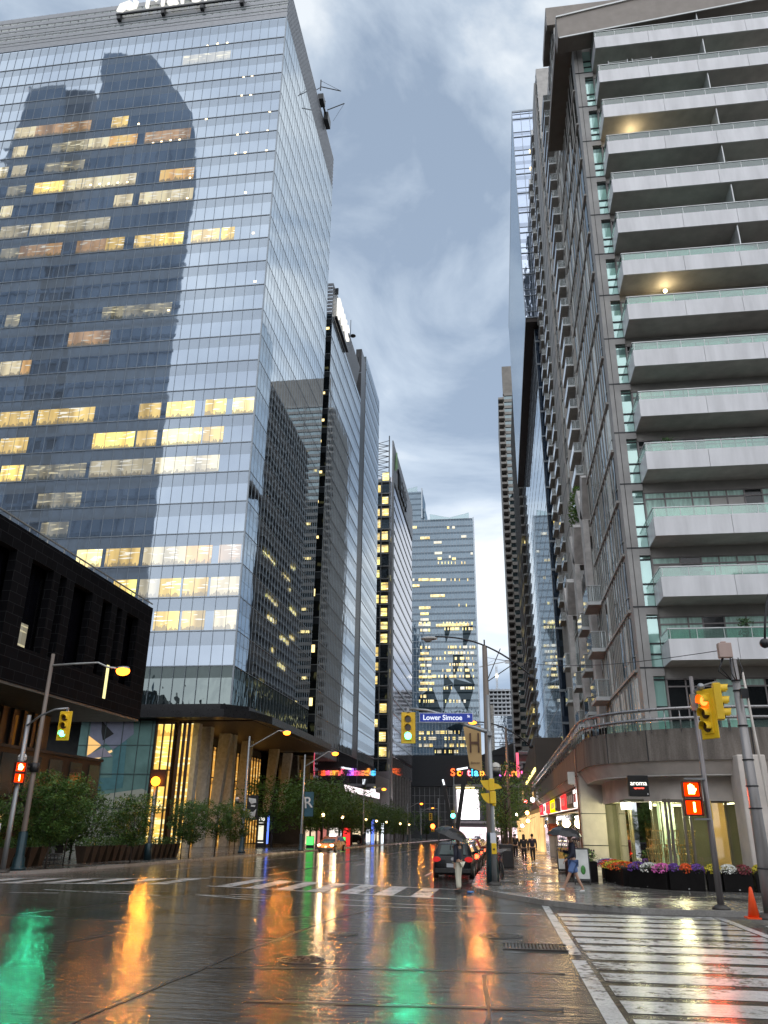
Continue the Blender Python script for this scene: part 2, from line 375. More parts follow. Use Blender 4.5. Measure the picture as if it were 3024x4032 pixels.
# tar seams and patches
TAR = plain('tar', (.012, .012, .012), .35, var=.3)
mb = MB()
def wig(pts, w):
    out = []
    for (a, b) in zip(pts, pts[1:]):
        n = max(2, int((Vector(b)-Vector(a)).length/.35))
        for i in range(n): 
            p = Vector(a).lerp(Vector(b), i/n); q = Vector(a).lerp(Vector(b), (i+1)/n); out.append((p, q))
    pw = w
    off = 0
    for p, q in out:
        d = (q-p).normalized(); nn = Vector((-d.y, d.x)); w2 = w*rnd.uniform(.6, 1.5); o2 = off+rnd.uniform(-.02, .02)
        mb.face([(v.x, v.y, gz(v.y)+.0075) for v in (p+nn*(off-pw/2), q+nn*(o2-w2/2), q+nn*(o2+w2/2), p+nn*(off+pw/2))]); pw = w2; off = o2
wig([(-4.4, 7.5), (-4.33, 12), (-4.3, 14), (-3.9, 19.8), (-3.1, 23)], .055)
wig([(-4.3, 12.3), (-1.7, 12.7), (.8, 12.9)], .09); wig([(-11.3, 18.4), (-8, 17.8), (-6, 17.5)], .05); wig([(-7.5, 14.4), (-7.2, 15.8), (-2.1, 15.4)], .04)
wig([(-12.5, 15.4), (-11, 18.3), (-9, 27)], .05); wig([(-.35, 7.5), (-.2, 10), (-.3, 12.5)], .05); wig([(-3, 10.1), (.6, 10.3)], .1); wig([(-8, 20), (-2, 19.4), (.9, 19)], .05); wig([(-10.5, 38), (-10.6, 70), (-11, 110)], .12)
tag(mb.build('road_seam', TAR), kind='structure')
# ---- iron work in the road
IRON = plain('cast_iron', (.05, .045, .04), .3, .6, .3, 8)
def cover(x, y, r, label):
    t = thing('manhole_cover', label, 'manhole cover', (x, y, gz(y)+.008))
    f = MB(); f.tube([(x, y, gz(y)+.004), (x, y, gz(y)+.014)], r, 24); f.build('rim', IRON, t)
    p = MB()
    for i in range(-4, 5):
        h = math.sqrt(max(0, (r*.85)**2-(i*r*.19)**2)); p.box(x-h, y+i*r*.19-.02, gz(y)+.015, x+h, y+i*r*.19+.02, gz(y)+.021)
    p.build('grille_pattern', plain('worn_iron', (.12, .11, .1), .25, .7, .2, 9), t)
cover(-3.1, 13.3, .36, 'round iron manhole cover beside the long tar seam in the middle of the road')
cover(-3.1, 16.7, .3, 'smaller round manhole cover farther along the tar seam')
cover(-.1, 17.2, .42, 'wide round manhole cover left of the wet crosswalk ladder')
cover(2.7, 25.9, .5, 'dark round cover set into the concrete pavement in front of the flower planters')
t = thing('drain_grate', 'rectangular slotted storm drain grate beside the crosswalk ladder', 'drain grate', (.5, 15.6, gz(15.6)))
f = MB()
for i in range(17): f.box(-.02+i*.06, 15.35, gz(15.5)+.004, .01+i*.06, 15.95, gz(15.5)+.02)
f.box(-.06, 15.28, gz(15.5)+.003, 1.04, 15.34, gz(15.5)+.022); f.box(-.06, 15.96, gz(15.5)+.003, 1.04, 16.02, gz(15.5)+.022); f.build('grate_bars', IRON, t)
mb = MB()
for i in range(7): mb.bar((2.1+i*.22, 23.5, gz(23.5)+.136), (2.3+i*.22, 23.05, gz(23)+.136), .05, .01)
tag(mb.build('ramp_grooves', plain('groove', (.05, .05, .045), .4)), kind='structure')

# ================================================================== LEFT GLASS TOWER
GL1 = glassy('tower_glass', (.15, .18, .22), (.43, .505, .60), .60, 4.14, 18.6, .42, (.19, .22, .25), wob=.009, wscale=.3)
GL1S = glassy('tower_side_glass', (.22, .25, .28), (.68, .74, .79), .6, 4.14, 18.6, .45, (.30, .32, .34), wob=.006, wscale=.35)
MUL = plain('mullion', (.22, .25, .28), .35, .6, .1)
PALE = plain('pale_metal', (.30, .31, .33), .4, .3, .1)
DARK = plain('dark_metal', (.03, .032, .035), .35, .4, .2)
t1 = thing('glass_office_tower', 'tall blue glass office tower with white roof letters and dark canopy, left', 'office tower', (-65, 107, 0))
t1f = MB(); t1f.face([(-101, 88, 18.6), (-30, 88, 18.6), (-30, 88, 126.6), (-101, 88, 126.6)]); t1f.build('front_curtain_wall', GL1, t1)
t1s = MB(); t1s.face([(-30, 88, 18.6), (-30, 126.4, 18.6), (-30, 126.4, 126.6), (-30, 88, 126.6)]); t1s.face([(-30, 126.4, 18.6), (-101, 126.4, 18.6), (-101, 126.4, 126.6), (-30, 126.4, 126.6)]); t1s.face([(-101, 126.4, 18.6), (-101, 88, 18.6), (-101, 88, 126.6), (-101, 126.4, 126.6)]); t1s.build('side_curtain_wall', GL1S, t1)
low = glassy('dark_base_glass', (.012, .018, .02), (.5, .6, .6), .28, 4.3, 14.2, .3, (.05, .07, .07), wob=.04)
b_ = MB(); b_.box(-101, 88.06, 13.6, -30.06, 126.3, 18.6); b_.build('lower_glazing', low, t1)
g = MB(); zs = [18.6+4.14*k for k in range(25)]+[121.9, 126.6]
for z in zs: g.box(-101, 87.92, z-.06, -29.93, 88, z+.06)
x = -30.0
while x > -101: g.box(x-.02, 87.94, 13.6, x+.02, 88.0, 126.6); x -= 1.46
for z in zs: g.box(-30, 88, z-.04, -29.97, 126.4, z+.04)
y = 89.4
while y < 126.4: g.box(-30, y-.02, 13.6, -29.975, y+.02, 126.6); y += 1.46
g.box(-30.1, 87.88, 13.6, -29.9, 88.0, 126.6); g.build('mullion_grid', MUL, t1)
# roof screen: bands of louvres with sky between, fins
par = MB()
for i, (a, b) in enumerate([(126.65, 127.9), (128.0, 128.5), (128.75, 129.5), (129.9, 130.2), (130.5, 131.3), (131.6, 132.0), (132.6, 133.4), (133.9, 134.9)]):
    par.box(-101, 88.0, a, -30, 88.15, b)
for i in range(9): par.box(-30.15, 88.15, 126.65+i*.95, -30, 126.4, 127.2+i*.95)
par.build('roof_screen', PALE, t1)
sc_ = MB(); x = -31.5
while x > -101: sc_.box(x-.05, 88.02, 126.6, x+.05, 88.3, 135); x -= 1.46
for z in (128.6, 130.35, 132.3): sc_.box(-101, 88.3, z-.07, -30.3, 88.5, z+.07)
sc_.box(-100, 94, 126.6, -36, 122, 130); sc_.build('screen_frame', DARK, t1)
rg = MB(); rg.box(-101, 88.05, 128.55, -30, 88.1, 134.2); rg.build('screen_glass', clearglass('screen_glass', (.75, .9, .88), .3, .35), t1)
sg = MB(); sg.box(-60.5, 87.2, 131.5, -37, 87.5, 131.8)
for x in (-60, -52, -45, -38): sg.box(x-.3, 87.3, 130.6, x+.3, 88, 132)
sg.build('sign_bracket', DARK, t1)
WHITE_L = emis('white_letter', (1, .97, .88), .85)
text_obj('Marsh', 5.2, .2, WHITE_L, 'sign_letters', t1, (-55.6, 87.3, 132.4), (1, 0, 0), (0, 0, 1), bold=.0, space=1.02)
for dx in (0, 1.7):
    lg = MB(); lg.extr([(-60.9+dx, 87.2, 131.3), (-59.6+dx, 87.2, 130.9), (-57.6+dx*1.0, 87.2, 133.0), (-58.4+dx, 87.2, 133.9), (-60.4+dx, 87.2, 133.2)] if dx == 0 else [(-59.2, 87.15, 131.7), (-58.2, 87.15, 131.1), (-56.6, 87.15, 131.4), (-56.4, 87.15, 133.2), (-57.6, 87.15, 134.0), (-57.3, 87.15, 132.5)], (0, .3, 0)); lg.xf(Matrix.Translation((-58.6, 87.3, 133.4)) @ Matrix.Scale(.85, 4) @ Matrix.Translation((58.6, -87.3, -132.3))); lg.build('sign_emblem', WHITE_L, t1)
# lit office rooms: floor index, x range, kind
LITY = litroom('lit_yellow', (1.0, .72, .22), 1.05, .12); LITW = litroom('lit_cream', (.85, .72, .45), .8, .3); LITO = litroom('lit_orange', (.95, .55, .2), .75, .3); LITD = litroom('lit_dim', (.33, .30, .22), .75, .42, (.9, .8, .5), (.06, .07, .07))
LM = {'y': [LITY, litroom('lit_yellow_soft', (.85, .6, .22), .8, .2), litroom('lit_yellow_bright', (1, .8, .36), 1.15, .1)], 'w': [LITW, litroom('lit_cream_dim', (.6, .52, .34), .7, .4), LITW], 'o': [LITO, litroom('lit_orange_dim', (.7, .42, .2), .6, .4), LITO], 'd': [LITD]*3}
LIT1 = [(8, -66.6, -61.6, 'y', 2.5), (8, -60.9, -52.6, 'y', 2.5), (8, -46.2, -43.1, 'y', 2.5), (8, -42.3, -38.4, 'y', 2.5), (8, -36.9, -34.0, 'y', 2.5), (8, -33.1, -30.2, 'y', 2.5), (7, -65.7, -61.6, 'y', 2.5), (7, -52.2, -46.3, 'y', 2.5), (7, -46.0, -43.2, 'y', 2.5), (7, -42.4, -37.0, 'y', 2.5), (7, -36.8, -34.0, 'y', 2.5), (6, -64.7, -61.5, 'y', 2.5), (6, -61.1, -52.5, 'd', 2.3), (6, -52.0, -43.3, 'w', 2.5), (6, -42.9, -34.2, 'w', 2.5), (5, -58.6, -52.5, 'd', 2.3), (4, -57.4, -53.6, 'd', 2.3), (3, -51.8, -48.4, 'y', 2.5), (3, -47.9, -43.4, 'y', 2.5), (3, -42.9, -37.4, 'w', 2.5), (3, -37.4, -34.0, 'o', 2.5), (3, -33.1, -30.3, 'o', 2.5), (2, -46.3, -43.3, 'y', 2.5), (2, -42.9, -40.3, 'w', 2.5), (2, -40.3, -37.6, 'y', 2.5), (2, -37.3, -34.1, 'y', 2.5), (2, -33.8, -30.2, 'w', 2.5), (1, -40.5, -37.3, 'y', 2.5), (1, -37.0, -34.1, 'y', 2.5), (1, -33.0, -30.2, 'w', 2.5), (10, -68.3, -65.0, 'w', 2.5), (10, -64.9, -63.5, 'o', 2.5), (21, -75.0, -71.3, 'w', 2.5), (21, -71.3, -68.8, 'o', 2.5), (21, -68.8, -61.6, 'o', 2.5), (21, -58.0, -55.2, 'y', 2.5), (20, -65.0, -61.5, 'w', 2.5), (20, -61.4, -57.8, 'w', 2.5), (20, -57.9, -53.1, 'o', 2.5), (20, -51.8, -44.2, 'o', 2.5), (19, -76.5, -74.8, 'w', 2.5), (20, -74.5, -72.0, 'w', 2.5), (20, -67.7, -62.0, 'd', 2.3), (19, -75.7, -74.5, 'w', 2.5), (19, -73.8, -71.3, 'w', 2.5), (19, -68.2, -61.4, 'd', 2.3), (18, -69.2, -64.2, 'y', 2.5), (18, -64.2, -61.2, 'w', 2.5), (18, -61.1, -52.2, 'w', 2.5), (18, -48.3, -42.8, 'o', 2.5), (18, -73.8, -70.6, 'd', 2.3), (17, -55.2, -52.2, 'w', 2.5), (17, -51.1, -42.5, 'w', 2.5), (17, -74.1, -72.1, 'w', 2.5), (16, -73.3, -68.6, 'w', 2.5), (16, -68.3, -62.5, 'w', 2.5), (16, -62.6, -55.3, 'w', 2.5), (15, -69.3, -62.4, 'o', 2.5), (15, -60.0, -55.3, 'o', 2.5), (15, -55.3, -52.4, 'y', 2.5), (15, -50.8, -46.7, 'y', 2.5), (15, -46.8, -43.1, 'y', 2.5), (15, -41.9, -37.6, 'y', 2.5), (15, -37.3, -35.3, 'y', 2.5), (12, -52.6, -47.7, 'd', 2.3), (12, -47.7, -43.5, 'd', 2.3), (11, -58.5, -52.2, 'o', 2.5), (12, -69.0, -66.8, 'd', 2.3), (15, -72.4, -69.3, 'd', 2.3), (24, -47.3, -39.1, 'd', 2.3), (12, -54.0, -50.8, 'd', 2.3)]
SPOTS1 = [(-43.3, 122.0), (-41.6, 122.2), (-39.9, 122.1), (-36.4, 113.8), (-35.0, 113.8), (-36.4, 109.7), (-34.9, 109.6), (-41.9, 105.4), (-31.5, 105.5), (-36.4, 101.4), (-34.9, 101.5), (-31.6, 101.5), (-36.4, 97.4), (-34.9, 97.5), (-31.5, 97.4), (-34.2, 89.5), (-32.4, 81.7), (-31.5, 73.0), (-43.9, 69.2), (-53.3, 106.0), (-50.3, 101.5), (-48.9, 101.6), (-47.4, 101.7), (-45.9, 101.6), (-59.6, 94.1), (-58.1, 94.1), (-56.6, 94.0), (-55.1, 94.0), (-53.5, 93.9), (-43.3, 93.5), (-46.3, 89.6), (-43.3, 89.5)]
for (k, xa, xb, kk, hh) in LIT1:
    z = 18.6+4.14*k
    q = MB(); q.face([(xa, 87.975, z+.14), (xb, 87.975, z+.14), (xb, 87.975, z+hh), (xa, 87.975, z+hh)]); q.build('lit_window', LM[kk][rnd.randint(0, 2)], t1)
SPOT = emis('downlight', (1, .72, .35), 5)
for (x, z) in SPOTS1:
    q = MB(); q.box(x-.16, 87.95, z-.12, x+.16, 87.98, z+.12); q.build('ceiling_light', SPOT, t1)
# canopy, colonnade and lobby
cn = MB(); 
top = [(-60, 83), (-29, 83), (-26.6, 85), (-25.6, 90), (-25.6, 124), (-27, 128), (-60, 128)]
cn.prism(top, 12.15, 13.0); cn.prism([(-60, 83.4), (-29.6, 83.4), (-27.2, 86), (-27.2, 126), (-60, 126)], 13.0, 13.6); cn.build('canopy', plain('black_canopy', (.018, .018, .02), .3, .3), t1)
rm = MB(); rm.box(-60, 86, 12.05, -26.6, 124, 12.15); rm.build('canopy_soffit', plain('soffit_brown', (.035, .02, .015), .5), t1)
CONC = plain('pale_concrete', (.55, .55, .53), .7, 0, .22, 2.5, .3)
for i, (yb, yt, xo) in enumerate([(88.3, 88.2, 0), (92.3, 91.6, .2), (96.4, 99.2, 0), (101.0, 100.5, .2), (106, 108.5, 0), (118.8, 121.2, .3), (127.0, 129.4, .3)]):
    zb = -1.2 if i < 5 else 3.1; wd = 1.05
    c = MB(); c.hexa([(-34.6+xo, yb-wd/2, zb), (-33.6+xo, yb-wd/2, zb), (-33.6+xo, yb+wd/2, zb), (-34.6+xo, yb+wd/2, zb)], [(-34.8+xo, yt-wd/2, 12.1), (-33.4+xo, yt-wd/2, 12.1), (-33.4+xo, yt+wd/2, 12.1), (-34.8+xo, yt+wd/2, 12.1)]); c.build('column', CONC, t1)
GOLD = litroom('golden_lobby', (1.0, .58, .12), 1.15, .1, (1, .82, .4), (.5, .25, .05))
lb = MB(); lb.face([(-36.9, 84.6, -1), (-34.9, 84.6, -1), (-34.9, 84.6, 11.6), (-36.9, 84.6, 11.6)]); lb.build('lobby_glazing', GOLD, t1)
GOLD2 = litroom('golden_side', (.75, .36, .07), .75, .15, (1, .62, .2), (.1, .05, .02))
lb = MB(); lb.face([(-37.0, 90, -1.2), (-37.0, 125, -1.2), (-37.0, 125, 10.8), (-37.0, 90, 10.8)]); lb.build('lobby_glazing', GOLD2, t1)
fr = MB()
for x in (-36.95, -36.2, -35.3, -34.9): fr.box(x-.06, 84.35, -1, x+.06, 84.6, 11.8)
for z in (2.8, 6.8): fr.box(-36.9, 84.4, z-.06, -34.9, 84.55, z+.06)
y = 90
while y < 125: fr.box(-36.98, y-.07, -1.2, -36.8, y+.07, 11); y += 1.4
for z in (3, 7): fr.box(-36.98, 90, z-.07, -36.85, 125, z+.07)
fr.box(-37.3, 84.65, -1.1, -36.98, 90, 12.1)
fr.build('lobby_frame', plain('bronze_frame', (.05, .035, .025), .4, .5), t1)
for i, x in enumerate((-34.5, -33.95, -33.4)):
    f = MB(); f.box(x-.17, 84.8, -1, x+.17, 85.3, 11.9); f.build('lobby_fin', plain('bronze_fin', (.09, .05, .03), .45, .3), t1)
    f = MB(); f.box(x+.18, 84.9, -1, x+.36, 85.0, 11.7); f.build('lobby_strip_light', GOLD, t1)
hl = MB(); hl.box(-60, 88.5, -1.2, -37.3, 126, 12); hl.build('podium_core', plain('core_dark', (.03, .028, .026), .5), t1)
# teal mural wall
tl = thing('mural_wall', 'translucent teal glass wall with a folded paper pattern of violet and orange triangles', 'glass wall', (-41, 84.7, gz(84)))
TEAL = plain('teal_glass', (.17, .30, .28), .15, 0, .25, .35, spec=.7)
w = MB(); w.box(-46, 84.7, -1, -37.3, 84.95, 12.0); w.build('glass_panels', TEAL, tl)
w = MB()
for x in (-45, -43, -41, -39.1, -37.6): w.box(x-.03, 84.62, -1, x+.03, 84.7, 12)
for z in (2.9, 6.4, 9.4): w.box(-46, 84.63, z-.03, -37.3, 84.7, z+.03)
w.build('glass_joint', plain('joint', (.08, .12, .12), .4), tl)
def mur(pts, mat, d): 
    q = MB(); q.extr([(x, 84.68-d, z) for x, z in pts], (0, .012, 0)); q.build('mural_shape', mat, tl)
mur([(-44.9, 12), (-39.9, 12), (-39.7, 10.6), (-41.8, 8.9), (-42.8, 9.6), (-44.7, 8.4)], plain('mural_violet', (.25, .27, .36), .4, var=.1), .0)
mur([(-43.6, 12), (-42, 10.6), (-43.2, 9.9), (-43.5, 10.8)], plain('mural_black', (.02, .02, .02), .4, var=.1), .02)
mur([(-44.9, 10.4), (-43.3, 9.4), (-44.8, 8.2)], emis('mural_orange', (.85, .5, .18), .8), .02)
mur([(-44.9, 7.9), (-42, 8.9), (-41.9, 8.7), (-44.9, 7.2)], emis('mural_orange2', (.9, .6, .28), .75), .02)
mur([(-44.8, 8.3), (-43, 9.2), (-41.8, 8.2), (-44.6, 8.0)], plain('mural_lilac', (.36, .33, .40), .4, var=.1), .035)
mur([(-46, 3.8), (-38, 4.9), (-37.4, 4.7), (-37.4, -1), (-46, -1)], plain('mural_cream', (.42, .43, .36), .4, var=.1), .0)
mur([(-46, 6), (-41.6, 6), (-41.8, 9.0), (-40.4, 10), (-40.2, 5), (-46, 4.2)], plain('mural_deep', (.09, .22, .24), .4, var=.15), .0)
# crane on the roof edge
cr_ = thing('window_cleaning_rig', 'black building maintenance rig with two booms hanging over the glass tower roof edge', 'roof crane', (-29.6, 112, 135.3))
q = MB(); q.box(-30.3, 111.5, 135.2, -29.2, 113.6, 136.6); q.box(-29.8, 115, 133.6, -28.9, 117.6, 135.6); q.bar((-29.4, 110, 135.6), (-29.4, 110, 138.4), .2); q.bar((-29.6, 113, 135.6), (-29.3, 118, 134.8), .35); q.bar((-30, 112, 136.6), (-29.3, 114, 137.2), .12); q.build('rig_cabin', DARK, cr_)
q = MB(); q.bar((-29.4, 110, 136.6), (-25.6, 111.5, 136.6), .13); q.bar((-29.4, 110, 138.2), (-25.6, 111.5, 136.6), .05); q.bar((-30.5, 110, 135.7), (-29.4, 110, 136.4), .1); q.build('boom', DARK, cr_)
q = MB(); q.bar((-29, 114.5, 135.4), (-25.6, 115, 137.3), .14); q.bar((-25.6, 115, 137.3), (-28, 116, 134), .04); q.build('boom', DARK, cr_)

# ================================================================== SECOND TOWER (with roof letters) AND ITS NEIGHBOURS
def slab_tower(label, name, x0, x1, y0, y1, z0, z1, frontmat, sidemat, fh, mw=1.5, loc=None, front_mull=True, bandz=None, cat='office tower'):
    t = thing(name, label, cat, loc or ((x0+x1)/2, (y0+y1)/2, 0))
    f = MB(); f.face([(x0, y0, z0), (x1, y0, z0), (x1, y0, z1), (x0, y0, z1)]); f.build('front_curtain_wall', frontmat, t)
    s = MB(); s.box(x0, y0+.01, z0, x1, y1, z1); s.build('side_curtain_wall', sidemat, t)
    g = MB(); z = z0
    while z <= z1: g.box(x0-.05, y0-.06, z-.07, x1+.06, y1+.05, z+.05); z += fh
    n = int((x1-x0)/mw)
    if front_mull:
        for i in range(n+1): x = x1-i*mw; g.box(x-.05, y0-.09, z0, x+.05, y0, z1)
    n = int((y1-y0)/mw)
    xs = x1 if x1 < 0 else x0
    for i in range(n+1):
        y = y0+i*mw; g.box(xs-.02, y-.04, z0, xs+.02, y+.04, z1)
    g.build('mullion_grid', MUL, t)
    return t
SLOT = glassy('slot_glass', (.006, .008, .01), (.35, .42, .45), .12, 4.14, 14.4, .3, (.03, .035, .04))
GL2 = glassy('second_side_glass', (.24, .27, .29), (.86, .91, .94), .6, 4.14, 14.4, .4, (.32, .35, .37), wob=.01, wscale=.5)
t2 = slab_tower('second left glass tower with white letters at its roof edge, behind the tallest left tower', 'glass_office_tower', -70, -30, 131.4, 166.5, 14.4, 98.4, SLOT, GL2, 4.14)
par = MB()
for i in range(9): par.box(-30.15, 131.4, 98.5+i*.88, -30, 160.2+i*.5, 99.05+i*.88); par.box(-40, 131.4, 98.5+i*.88, -30.2, 131.6, 99.05+i*.88)
par.box(-60, 134, 98.4, -33, 160, 102); par.build('roof_screen', PALE, t2)
q = MB(); q.box(-29.9, 133, 98.6, -29.3, 146, 99.0); q.box(-29.95, 133, 104.5, -29.3, 133.3, 106); q.build('sign_bracket', DARK, t2)
text_obj('pwc', 7.2, .3, WHITE_L, 'sign_letters', t2, (-29.3, 133.2, 100.6), (0, 1, 0), (0, 0, 1), bold=.06)
dk = MB(); dk.tube([(-30, 161.5, 106), (-30, 161.5, 108.6)], .12, 6); dk.tube([(-29.8, 150, 106), (-29.8, 150, 110)], .08, 6); dk.sphere((-29.6, 152, 107), .7, 10, 6, (1, 1, .4)); dk.build('rooftop_antenna', DARK, t2)
for i, (xx, zz) in enumerate([(-31.2, 95), (-33.5, 92), (-31.5, 80), (-33, 78), (-31.4, 74), (-31.8, 69.5), (-33.2, 67), (-31.4, 63), (-32.6, 61), (-31.8, 57), (-33, 55), (-31.5, 50), (-32.5, 48), (-31.7, 40), (-32.4, 33), (-31.3, 30), (-32, 27), (-33, 24), (-31.3, 21), (-32.2, 18)]):
    q = MB(); q.box(xx-.7, 131.28, zz-.3-(i > 12)*.8, xx+.7, 131.33, zz+.2); q.build('lit_window', emis('slot_light', (1, .75, .3), 1.6, .5, 1), t2)
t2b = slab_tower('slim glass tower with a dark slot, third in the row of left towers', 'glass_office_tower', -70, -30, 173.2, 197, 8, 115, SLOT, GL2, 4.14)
q = MB(); q.box(-31.5, 166.6, 2, -30.05, 173.0, 113); q.build('recessed_stair_shaft', plain('slot_black', (.012, .013, .016), .3, .2), t2b)
q = MB()
for i in range(9): q.box(-30.6, 166.55, 14+i*11.5, -30, 166.6, 14.2+i*11.5)
q.build('shaft_joint', MUL, t2b)
# streets wall below those towers: retail podium
POD = glassy('podium_glass', (.03, .025, .025), (.8, .8, .82), .7, 5, 0, 0, (.09, .08, .08), wob=.006)
pd = thing('retail_podium', 'low retail podium with bright shop windows under the second and third left towers', 'podium', (-45, 160, gz(160)))
q = MB(); q.box(-70, 131.6, -4, -31.2, 218, 8.2); q.build('podium_wall', plain('podium_dark', (.05, .045, .042), .5), pd)
q = MB(); q.box(-70, 131.5, 8.2, -29.98, 200, 14.3); q.build('upper_glazing', POD, pd)
for i, (ya, yb, c, stn) in enumerate([(133, 140, (1, .75, .5), .7), (142, 149, (.9, .3, .25), .4), (152, 160, (1, .9, .8), .7), (163, 172, (.9, .95, 1), .8), (176, 186, (1, .8, .5), .9), (190, 200, (.85, .9, 1), 1.4), (204, 214, (1, .85, .6), .8)]):
    q = MB(); q.box(-31.2, ya, gz(ya)-.5, -31.1, yb, gz(ya)+2.6); q.build('shop_window', emis('shopwin%d' % i, c, stn, .8, .9), pd)
# ---- third tower with dark roof letters and banded flank
STR = glassy('band_white', (.34, .34, .37), (.8, .8, .85), .42, 4.0, 18.5, 0, (.34, .34, .36), wob=.03)
t3 = thing('banded_office_tower', 'office tower with slanting dark and pale bands and dark roof lettering, beyond the glass towers', 'office tower', (-45, 256, 0))
q = MB(); q.box(-70, 226, 15, -30.0, 286, 104); q.build('flank_wall', STR, t3)
q = MB(); 
for k in range(22): z = 19.5+4.0*k; q.box(-29.99, 232.5, z, -29.85, 286, z+.75)
q.build('flank_glass_band', plain('band_black', (.012, .013, .018), .15), t3)
q = MB(); q.box(-30.0, 226, 8, -29.6, 229, 117); q.box(-30, 229, 104, -29.7, 286, 117); q.build('end_screen_wall', plain('screen_grey', (.22, .225, .235), .4, .2), t3)
q = MB(); q.box(-39, 225.9, 15, -30.4, 226, 103.5); q.build('front_glazing', glassy('t3front', (.008, .011, .014), (.4, .46, .5), .18, 4.0, 18.5, .25, (.05, .055, .06)), t3)
q = MB()
for z in range(22): q.box(-39.2, 225.6, 18.4+4*z-.2, -30.3, 225.9, 18.4+4*z+.15)
for x in (-39, -36.2, -35.6, -33.2, -30.6): q.box(x-.15, 225.65, 15, x+.15, 225.95, 104)
q.build('front_frame', plain('frame_grey', (.16, .165, .17), .4, .3), t3)
for k in range(22):
    for (xa, xb) in ((-38.7, -36.5), (-35.4, -33.5), (-33, -30.9)):
        if rnd.random() < .42:
            q = MB(); q.box(xa, 225.8, 18.4+4*k+.5, xb-.3*rnd.random(), 225.88, 18.4+4*k+2.6+rnd.random()*.6); q.build('lit_window', LITY, t3)
lt = MB()
for i in range(7):
    z = 104+i*1.9; lt.bar((-38.5, 226.5, z), (-31, 226.5, z+1.9), .14); lt.bar((-31, 226.5, z), (-38.5, 226.5, z+1.9), .14); lt.bar((-38.5, 226.5, z), (-31, 226.5, z), .14)
lt.bar((-38.5, 226.5, 103), (-38.5, 226.5, 116), .3); lt.bar((-31, 226.5, 103), (-31, 226.5, 119), .3); lt.build('roof_lattice', DARK, t3)
text_obj('TELUS', 9, .3, DARK, 'sign_letters', t3, (-29.5, 238, 106), (0, 1, 0), (0, 0, 1), bold=.1)
q = MB(); q.extr([(-29.5, 230, 108), (-29.5, 236, 112), (-29.5, 233, 116), (-29.5, 231, 113)], (.3, 0, 0)); q.build('sign_emblem', plain('sign_green', (.25, .45, .2), .5), t3)
q = MB()
for i in range(8): q.box(-30.3, 229+i*7, gz(230)-1, -29.7, 229.5+i*7, 15)
q.box(-38, 226.5, -4, -36, 286, 15); q.build('base_column', plain('base_grey', (.24, .24, .25), .5), t3)
# ================================================================== CENTRE BACKGROUND
t4 = thing('faceted_glass_tower', 'wide faceted glass tower with lit floors and dark diamond reflections closing the street view', 'office tower', (-30, 575, gz(575)))
GL4 = glassy('facet_glass', (.055, .08, .10), (.34, .42, .49), .36, 5.2, 20, .3, (.06, .085, .11), wob=.06, wscale=.3)
k = 560/420.
X0, X1 = -60, -8.9*k
q = MB(); q.face([(X0, 560, 15), (X1, 560, 15), (-9.6*k, 560, 218), (X0, 560, 218)]); q.build('front_curtain_wall', GL4, t4)
q = MB(); q.box(X0, 560.1, 15, X1-.6, 600, 217.5); q.build('side_curtain_wall', GL4, t4)
q = MB(); z = 20
while z < 218: q.box(X0, 559.9, z-.12, X1-.4, 560, z+.12); z += 5.2
x = X0
while x < X1-1: q.box(x-.09, 559.75, 15, x+.09, 560, 218); x += 2.2
q.build('mullion_grid', MUL, t4)
q = MB(); q.extr([(-44.8, 560, 217), (-29.8, 560, 217), (-29.8, 560, 219), (-44.8, 560, 222.5)], (0, .3, 0)); q.extr([(-29.8, 560, 217), (-15, 560, 217), (-15, 560, 222.5), (-29.8, 560, 219)], (0, .3, 0)); q.build('roof_screen', clearglass('roofscreen', (.75, .9, .92), .3, .3), t4)
q = MB(); q.box(X1-.4, 559.5, 15, X1+.4, 566, 218.5); q.build('edge_fin', plain('fin_pale', (.4, .45, .5), .4, .2), t4)
GLD = glassy('facet_dark_reflection', (.008, .013, .018), (.25, .33, .38), .04, 5.2, 20, .2, (.012, .02, .025)); GLB = glassy('facet_light', (.10, .14, .17), (.5, .58, .65), .4, 5.2, 20, 0, (.13, .19, .24))  # dark copy of the glass, with a dark reflection put into its colour
def p4(x, y):  # V-plane local corner: x across (m), z
    return (x*k, 559.55, y)
def fac(pts, mat):
    q = MB(); q.extr([p4(*p) for p in pts], (0, .25, 0)); q.build('reflection_facet', mat, t4)
for pts in [[(-26.63, 134.9), (-22.33, 134.8), (-25.68, 122.5)], [(-16.44, 134.9), (-10.87, 134.7), (-15.99, 116.3), (-16.5, 118.3)], [(-22.03, 113.8), (-16.59, 113.6), (-21.63, 97.9), (-22.24, 100.8)], [(-16.25, 112.4), (-10.87, 92.4), (-16.2, 96.8)], [(-27.74, 91.2), (-22.25, 93.1), (-27.59, 73.7)], [(-21.65, 96.9), (-10.86, 92.9), (-15.22, 74.0), (-18.96, 84.4), (-22.1, 91.6)], [(-33.39, 91.3), (-28.49, 73.7), (-40.42, 73.8), (-40.37, 84.7)], [(-27.07, 100.9), (-22.06, 93.5), (-27.18, 92.2)], [(-32.86, 49.7), (-21.71, 49.7), (-23.6, 42.0), (-32.05, 42.0)], [(-21.8, 65.7), (-17.53, 65.7), (-19.09, 58.3), (-26.12, 63.0)]] : fac(pts, GLD)
